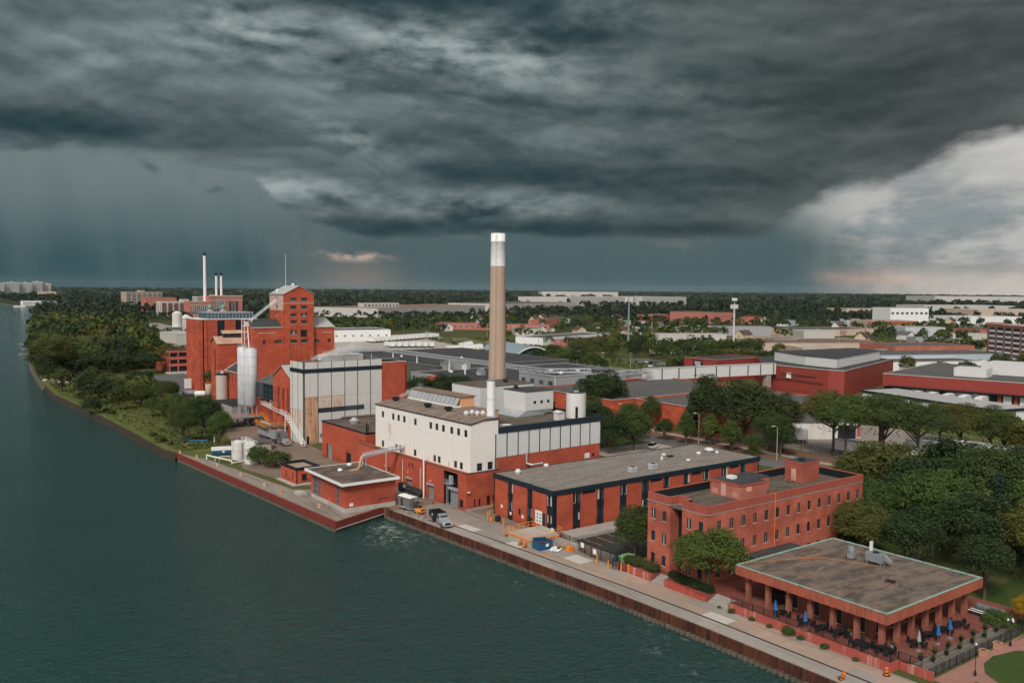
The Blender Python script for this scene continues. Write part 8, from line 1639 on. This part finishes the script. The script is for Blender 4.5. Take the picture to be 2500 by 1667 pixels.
for i in range(9): trailer(309 + i * 3.9, 494 + i * 1.0, R(-28), 'white box trailer in the front block near the station, %s from the left' % ordn[i], 'box trailers in the lot')
for i in range(6): trailer(333 + i * 3.6, 516 + i * 3, R(-28), 'white box trailer in the second block near the station, %s from the left' % ordn[i], 'box trailers in the lot')
for i, (x, y, r_) in enumerate(((209.5, 123, 0), (213.5, 108, 0), (228, 112, R(10)), (236, 104, R(10)), (215.5, 150, R(35)), (219, 153, R(35)))): trailer(x, y, r_, ('nearest white trailer parked along the street fence', 'second white trailer behind the street trees', 'third white trailer deep in the truck yard', 'farthest white trailer in the truck yard', 'white trailer at the loading shed, left one', 'white trailer at the loading shed, right one')[i], 'trailers in the truck yard')
for i in range(5): trailer(331 + i * 1.24, 183 - i * 5.6 * 1.03, a2 - R(90), 'white trailer backed to the red dock, %s from the left' % ordn[i], 'trailers at the docks')
for i, (x, y, lab) in enumerate(((412, 408, 'white trailer half hidden by trees behind the gallery, left'), (428, 404, 'white trailer half hidden by trees behind the gallery, right'), (735, 540, 'white trailer at the edge of the sandy lot'), (640, 600, 'white trailer parked among the scrub'))): trailer(x, y, R(-70), lab, 'scattered trailers')
ws = thing('loading_shed', 'low white loading shed with a dark open bay beyond the dark trees', 'shed', (216, 158, 0), R(-32)); part('wall', MB().box(0, 16, 0, .3, 0, 5).box(0, .3, .3, 26, 0, 5).box(0, 22, 25.7, 26, 0, 5).box(21.7, 22, 0, 25.7, 0, 5), m_dirtywhite, ws); part('bay', MB().box(16.2, 21.6, .4, .6, 0, 4.2), m_black, ws); part('lintel', MB().box(16, 22, -.02, .3, 4.2, 5), m_whitepaint, ws); part('roof', MB().box(-.3, 22.3, -.3, 26.3, 5, 5.3), m_tar2, ws); part('end_pier', MB().box(21.9, 22.5, -.3, .3, 0, 5.2), m_red2, ws)
ws2 = thing('small_red_shed', 'small red shed with orange roof frame beside the railway grass', 'shed', (262, 195, 0), R(-30)); part('wall', MB().box(0, 12, 0, 9, 0, 4), m_red2, ws2); part('roof', MB().box(-.3, 12.3, -.3, 9.3, 4, 4.25), m_tar2, ws2); part('frame', MB().bar((1, 1, 4), (1, 1, 6), .2).bar((3, 1, 4), (3, 1, 6), .2).bar((1, 1, 5.8), (3, 1, 5.8), .2).bar((1, 3, 4), (1, 3, 6), .2), m_orangep, ws2)
# ------------------------------------------------------------------ quay furniture
lp = thing('loading_platform', 'concrete loading platform with yellow railings and stairs on the quay', 'platform', (0, 0, 0)); part('deck', MB().box(88.3, 95.7, 115.0, 121.6, 0, 1.25), m_conc, lp); part('deck_top', MB().box(88.3, 95.7, 115.0, 121.6, 1.25, 1.3), m_conc2, lp); ry = MB(); rs_ = MB()
def yrail(mb, pts, z, h=1.05, st=1.2):
    for (x0, y0), (x1, y1) in zip(pts, pts[1:]):
        n = max(1, round(math.hypot(x1 - x0, y1 - y0) / st))
        for q in (h * .5, h): mb.bar((x0, y0, z + q), (x1, y1, z + q), .07)
        for i in range(n + 1): f = i / n; mb.bar((x0 + (x1 - x0) * f, y0 + (y1 - y0) * f, z), (x0 + (x1 - x0) * f, y0 + (y1 - y0) * f, z + h), .07)
yrail(ry, [(88.4, 121.5), (88.4, 115.1), (95.4, 115.1), (95.4, 116.5)], 1.3); yrail(ry, [(90.6, 121.5), (93.8, 121.5), (93.8, 119.6)], 1.3); part('railing', ry, m_yellow, lp)
for i in range(7): part('step', MB().box(88.9, 90.4, 121.6 + i * .32, 122.0 + i * .32, .95 - i * .16, 1.05 - i * .16), m_yellow, lp)
sr2 = MB()
for x in (88.9, 90.4): sr2.bar((x, 121.6, 1.2), (x, 123.9, .05), .1); sr2.bar((x, 121.6, 2.3), (x, 123.9, 1.1), .07); sr2.bar((x, 123.9, 0), (x, 123.9, 1.1), .07); sr2.bar((x, 122.7, .6), (x, 122.7, 1.7), .07)
part('stringer', sr2, m_yellow, lp); part('bumper', MB().box(88.2, 88.29, 115, 121.6, 1.0, 1.28).box(88.3, 95.7, 114.9, 114.99, 1.0, 1.28), m_orangep, lp)
def drum(x, y, label, tilt=0):
    t = thing('traffic_drum', label, 'traffic drum', (x, y, .04)); t.rotation_euler = (tilt, 0, 0)
    for i in range(5): part('band', MB().lathe(0, 0, [(.27 - i * .018, .08 + i * .17), (.26 - i * .018, .08 + (i + 1) * .17 - .005)], 14), m_orangep if i % 2 == 0 else (m_black if i == 1 else m_redmetal), t)
    part('base', MB().lathe(0, 0, [(.42, 0), (.42, .08), (.3, .1)], 14), m_black, t); part('handle', MB().box(-.1, .1, -.02, .02, .93, 1.0), m_orangep, t)
drum(87.9, 117.4, 'orange striped traffic drum left of the pair by the blue skip'); drum(87.8, 115.9, 'orange striped traffic drum right of the pair by the blue skip'); drum(92.3, 52.9, 'orange striped traffic drum at the pink wall corner'); drum(87.1, 55.3, 'leaning orange traffic drum at the quay edge', R(22)); drum(94.6, 115.9, 'plain orange drum on the loading platform corner')
sk = thing('blue_skip', 'blue steel skip filled with scrap below the loading platform', 'skip', (89.9, 113.7, .05), R(4)); part('bin', MB().extr([(-1.5, -.9, 0), (1.5, -.9, 0), (1.5, -.9, 1.15), (-1.5, -.9, 1.3)], 0, (0, .06, 0)).extr([(-1.5, .84, 0), (1.5, .84, 0), (1.5, .84, 1.5), (-1.5, .84, 1.9)], 0, (0, .06, 0)).box(-1.5, -1.44, -.84, .84, 0, 1.5).box(1.44, 1.5, -.84, .84, 0, 1.3).box(-1.44, 1.44, -.84, .84, 0, .06), m_blue, sk); part('scrap', MB().box(-1.3, 1.2, -.7, .7, .06, .8).box(-.9, -.2, -.4, .5, .8, 1.25).box(.1, 1.0, -.6, .1, .8, 1.1), m_rust, sk); part('sticker', MB().box(-.1, .5, -.93, -.905, .45, .95), m_whitepaint, sk)
t = thing('white_sheet', 'crumpled white sheet lying on the quay beside the blue skip', 'sheet', (91.0, 111.6, .05), R(30)); mb = MB(); n = 7
for i in range(n):
    for j_ in range(n): mb.v.append(((i / 6 - .5) * 2.4, (j_ / 6 - .5) * 1.8, .05 + .22 * rnd.random()))
for i in range(n - 1):
    for j_ in range(n - 1): mb.f.append((i * n + j_, i * n + n + j_, i * n + n + j_ + 1, i * n + j_ + 1))
part('fabric', mb, m_whitepaint, t)
t = thing('orange_bin', 'square orange bin at the concrete wall end on the quay', 'bin', (92.6, 109.8, .04)); part('tub', MB().box(-.45, .45, -.45, .45, 0, .8), m_orangep, t); part('rim', MB().box(-.5, .5, -.5, -.45, .74, .84).box(-.5, .5, .45, .5, .74, .84).box(-.5, -.45, -.45, .45, .74, .84).box(.45, .5, -.45, .45, .74, .84), m_yellow, t)
t = thing('yellow_attachment', 'yellow and black forklift attachment beside the orange bin', 'machine part', (92.4, 111.6, .04), R(20)); part('frame', MB().bar((-.9, 0, .1), (.9, .2, .5), .16).bar((-.9, .5, .1), (.9, .6, .3), .16), m_yellow, t); part('jaw', MB().box(-.9, .6, .15, .45, .05, .35), m_black, t)
cwl = thing('concrete_wall', 'low concrete block wall between quay and dark car park', 'wall', (0, 0, 0))
for i in range(3): part('block', MB().box(93.5 + i * .03, 94.0 + i * .03, 109.2 + i * 2.6, 109.2 + i * 2.6 + 2.55, 0, 1.2 - i * .08), m_conc, cwl)
fc = railing('quay_fence', 'black picket fence and gate around the dark car park', [(95.6, 118.3), (94.2, 114), (94.1, 109.4), (93.5, 105.4), (93.9, 99.0)], .02, 1.9, 2.2, .17, None, 'fence'); part('sign', MB().box(93.62, 93.66, 107.4, 108.2, 1.0, 1.8).box(93.5, 93.54, 104.2, 105.0, .7, 1.5).box(94.5, 94.6, 116.6, 117.2, 1.4, 2.0), m_whitepaint, fc)
railing('street_fence', 'long black picket fence along the truck yard', [(204, 60), (204, 150)], 0, 2.0, 3.0, .3, None, 'fence'); railing('track_fence', 'thin dark fence below the red ribbed warehouse', [(312, 250), (310, 205), (318, 190)], 0, 2.0, 4.0, .5, None, 'fence'); railing('quay_gate', 'open black gate leaf beside the scraped red planter', [(92.2, 98.9), (92.9, 96.6)], .04, 1.5, 1.2, .16, None, 'gate')
for i, (x, y, lab) in enumerate(((92.9, 134.5, 'left yellow bollard of the pair by the brick corner'), (93.6, 134.9, 'right yellow bollard of the pair by the brick corner'), (92.3, 128.5, 'yellow bollard beside the platform stairs'), (92.0, 102.3, 'stout pale yellow bollard on the open quay'), (91.5, 99.1, 'yellow bollard in front of the green skip'), (92.3, 97.0, 'left yellow bollard at the gate leaf'), (92.9, 96.0, 'right yellow bollard at the gate leaf'))): t = thing('bollard', lab, 'bollard', (x, y, .03), 0, 'yellow bollards on the quay'); part('post', MB().lathe(0, 0, [(.11, 0), (.11, 1.35), (.05, 1.42)], 10), m_yellow, t); part('foot', MB().lathe(0, 0, [(.16, 0), (.16, .06)], 10), m_conc, t)
for i, (x, y, mt, lab, r_) in enumerate(((92.7, 133.0, m_orangep, 'orange barrel beside the two yellow bollards', .32), (93.4, 131.9, m_black, 'fat black bin beside the orange barrel', .55), (95.2, 101.6, m_blue, 'blue barrel behind the car park fence', .35), (90.4, 150.6, m_carred, 'red can by the roller door', .2), (96.2, 101.9, m_black, 'black bin behind the car park fence', .5))): t = thing('barrel', lab, 'barrel', (x, y, .03)); part('shell', MB().lathe(0, 0, [(r_ * .92, 0), (r_, r_ * .3), (r_, r_ * 1.6), (r_ * .9, r_ * 1.9)], 14), mt, t); part('hoop', MB().lathe(0, 0, [(r_ * 1.04, r_ * .9), (r_ * 1.04, r_ * 1.02)], 14), mt, t)
t = thing('fire_hydrant', 'small red hydrant on the quay beside the black bin', 'hydrant', (92.9, 130.2, .03)); part('barrel', MB().lathe(0, 0, [(.16, 0), (.12, .1), (.12, .6), (.15, .65), (.05, .8)], 10), m_carred, t); part('outlet', MB().box(-.2, .2, -.06, .06, .4, .52), m_carred, t)
gs_ = thing('green_skip', 'light green skip behind the car park fence', 'skip', (95.9, 99.6, .03), R(5)); part('bin', MB().extr([(-1.0, -.6, .1), (1.0, -.6, .1), (1.2, -.7, 1.3), (-1.2, -.7, 1.3)], 0, (0, 1.3, 0)), MT('pale_green_paint', (.20, .42, .16), .6, .1), gs_); part('lid', MB().box(-1.25, 1.25, -.75, .7, 1.3, 1.4), MT('pale_green_lid', (.26, .48, .2), .6, .1), gs_)
t = thing('generator', 'black generator cabinet with pale vent beside the red wall', 'generator', (90.3, 163.2, .02)); part('cabinet', MB().box(-.6, .6, -.8, .8, .1, 1.9), m_black, t); part('vent', MB().box(-.3, .3, -.83, -.8, 1.0, 1.7), m_galv, t)
t = thing('steel_rack', 'dark steel storage rack with stacked beams beside the red wall', 'rack', (90.2, 158.6, .02), R(2))
for z in (.15, .6, 1.1, 1.6): part('shelf', MB().box(-.55 + z * .2, .6, -2.7, 2.7, z, z + .14), m_frame, t)
for y in (-2.4, 0, 2.4): part('upright', MB().box(.45, .58, y - .07, y + .07, 0, 1.9), m_black, t)
for i in range(5): part('beam', MB().box(-.4 + i * .12, -.32 + i * .12, -2.9, 2.6, .31 + i * .3, .39 + i * .3), m_steelgrey, t)
t = thing('orange_pallet_truck', 'orange pallet truck by the brick corner doors', 'pallet truck', (97.7, 141.0, .4 - .38)); part('fork', MB().box(-.7, .5, -.3, -.12, .08, .16).box(-.7, .5, .12, .3, .08, .16), m_orangep, t); part('handle', MB().bar((.5, 0, .2), (.8, 0, 1.2), .08), m_orangep, t)
for i, (x, y) in enumerate(((62.9, 233.2), (64.7, 224.7), (65.7, 211.1), (66.8, 197.6), (67.6, 184.3), (68.1, 175.8), (70.0, 160.5))): t = thing('mooring_bollard', 'orange-painted mooring bollard on the red dock wall, %s from upstream' % ordn[i], 'bollard', (x, y, .05), 0, 'mooring bollards on the dock wall'); part('post', MB().lathe(0, 0, [(.28, 0), (.22, .15), (.2, .4), (.34, .5), (.34, .62), (.1, .7)], 12), m_peach if i != 5 else m_orangep, t); part('base', MB().box(-.4, .4, -.4, .4, -.03, .03), m_conc, t)
for i, (x, y, lab) in enumerate(((64.6, 234.2, 'orange life ring on a post at the upstream end of the dock'), (70.9, 157.6, 'orange life ring on a post by the pump house'))): t = thing('life_ring', lab, 'life ring', (x, y, 0)); part('post', MB().bar((0, 0, 0), (0, 0, 1.7), .06), m_black, t); mb = MB(); mb.tube([(0, .34 * math.cos(a * .5236), 1.9 + .34 * math.sin(a * .5236)) for a in range(13)], .08, 6); part('ring', mb, MT('life_ring_orange_%d' % i, (.75, .12, .05), .6, .1), t)
t = thing('timber_stack', 'grey timber stack by the pump house glazing', 'timber', (70.7, 172.5, .02), R(5))
for i in range(4): part('plank', MB().box(-.5, 1.2, -1.6 + i * .12, 1.4, .05 + i * .16, .19 + i * .16), m_conc2, t)
t = thing('tarp_heap', 'blue tarpaulin heap at the dock corner by the pump house', 'tarpaulin', (81.6, 154.4, .02)); mb = MB(); n = 6
for i in range(n):
    for j_ in range(n): mb.v.append(((i / 5 - .5) * 2.6, (j_ / 5 - .5) * 1.4, (.05 + .4 * rnd.random()) if 0 < i < 5 and 0 < j_ < 5 else 0))
for i in range(n - 1):
    for j_ in range(n - 1): mb.f.append((i * n + j_, i * n + n + j_, i * n + n + j_ + 1, i * n + j_ + 1))
part('fabric', mb, m_bluesteel, t)
for i, (x, y) in enumerate(((82.5, 143), (82.9, 141.5), (82.2, 146), (82.6, 139))): t = thing('debris_heap', 'small rusty debris heap at the quay edge, %s from the trailer' % ordn[i], 'debris', (x, y, .02), rnd.random()); part('plate', MB().box(-.6, .5, -.3, .4, 0, .08), m_conc2, t); part('scrap', MB().bar((-.5, -.2, .1), (.6, .3, .15), .1).bar((-.3, .3, .1), (.4, -.3, .2), .08), m_rust, t)
# rocks by the riverbank lawn
for i in range(34):
    x, y = rnd.uniform(60, 70), rnd.uniform(425, 447); mb = MB(); r_ = rnd.uniform(.5, 1.2); mb.lathe(0, 0, [(r_ * .9, 0), (r_, r_ * .3), (r_ * .6, r_ * .65), (.1, r_ * .7)], 6); o = obj('rock', mb.mesh('rock', m_conc2), None, (x, y, 0), rnd.random() * 6); tag(o, 'pale rock in the riprap patch at the riverbank bend', 'rock', 'riverbank rocks')
# steam drifting from the plant roofs
def steam(x, y, z, L, h, label, dens):
    m = bpy.data.materials.new('steam'); m.use_nodes = True; X.nt = m.node_tree; m.node_tree.nodes.clear(); P, px, py, pz = pos()
    tc_ = X.nt.nodes.new('ShaderNodeTexCoord'); sp_ = X.nt.nodes.new('ShaderNodeSeparateXYZ'); X.nt.links.new(tc_.outputs['Generated'], sp_.inputs[0]); gx_, gy_, gz_ = (X(sp_.outputs[i]) for i in range(3))
    n_ = noise(P, .9, 4, .6); cz = gz_ - .18 - gx_ * .55; cy_ = gy_ - .5; rr2 = X.m('SQRT', cz * cz + cy_ * cy_ * .8); wdt = .10 + gx_ * .26
    dn = smooth(1.0, .2, rr2 / wdt + (n_ - .5) * 2.4) * smooth(1.0, .55, gx_) * smooth(0, .05, gx_) * dens
    v = X.nt.nodes.new('ShaderNodeVolumePrincipled'); v.inputs['Color'].default_value = (.95, .94, .92, 1); X.nt.links.new(dn.k, v.inputs['Density']); o_ = X.nt.nodes.new('ShaderNodeOutputMaterial'); X.nt.links.new(v.outputs[0], o_.inputs['Volume'])
    o = obj('steam_plume', MB().box(0, L, -L * .22, L * .22, -.3, h).mesh('steam_plume', m), None, (x, y, z), R(-12)); o['kind'] = 'stuff'; o['label'] = label; o['category'] = 'steam'
steam(98.5, 232.0, 22.4, 16, 6.5, 'white steam drifting from the silo building roof', .8); steam(97.6, 178.5, 17.8, 6.5, 4.2, 'thin steam above the white building roof vents', .9)

# ------------------------------------------------------------------ thin air between here and the horizon
hm = bpy.data.materials.new('haze'); hm.use_nodes = True; hm.node_tree.nodes.clear()
v = hm.node_tree.nodes.new('ShaderNodeVolumePrincipled'); v.inputs['Color'].default_value = (.70, .86, .95, 1); v.inputs['Density'].default_value = 1.1e-5
o_ = hm.node_tree.nodes.new('ShaderNodeOutputMaterial'); hm.node_tree.links.new(v.outputs[0], o_.inputs['Volume'])
hz_ = obj('haze', MB().box(-12500, 13000, -2600, 13000, -7, 95).mesh('haze', hm)); hz_['kind'] = 'stuff'
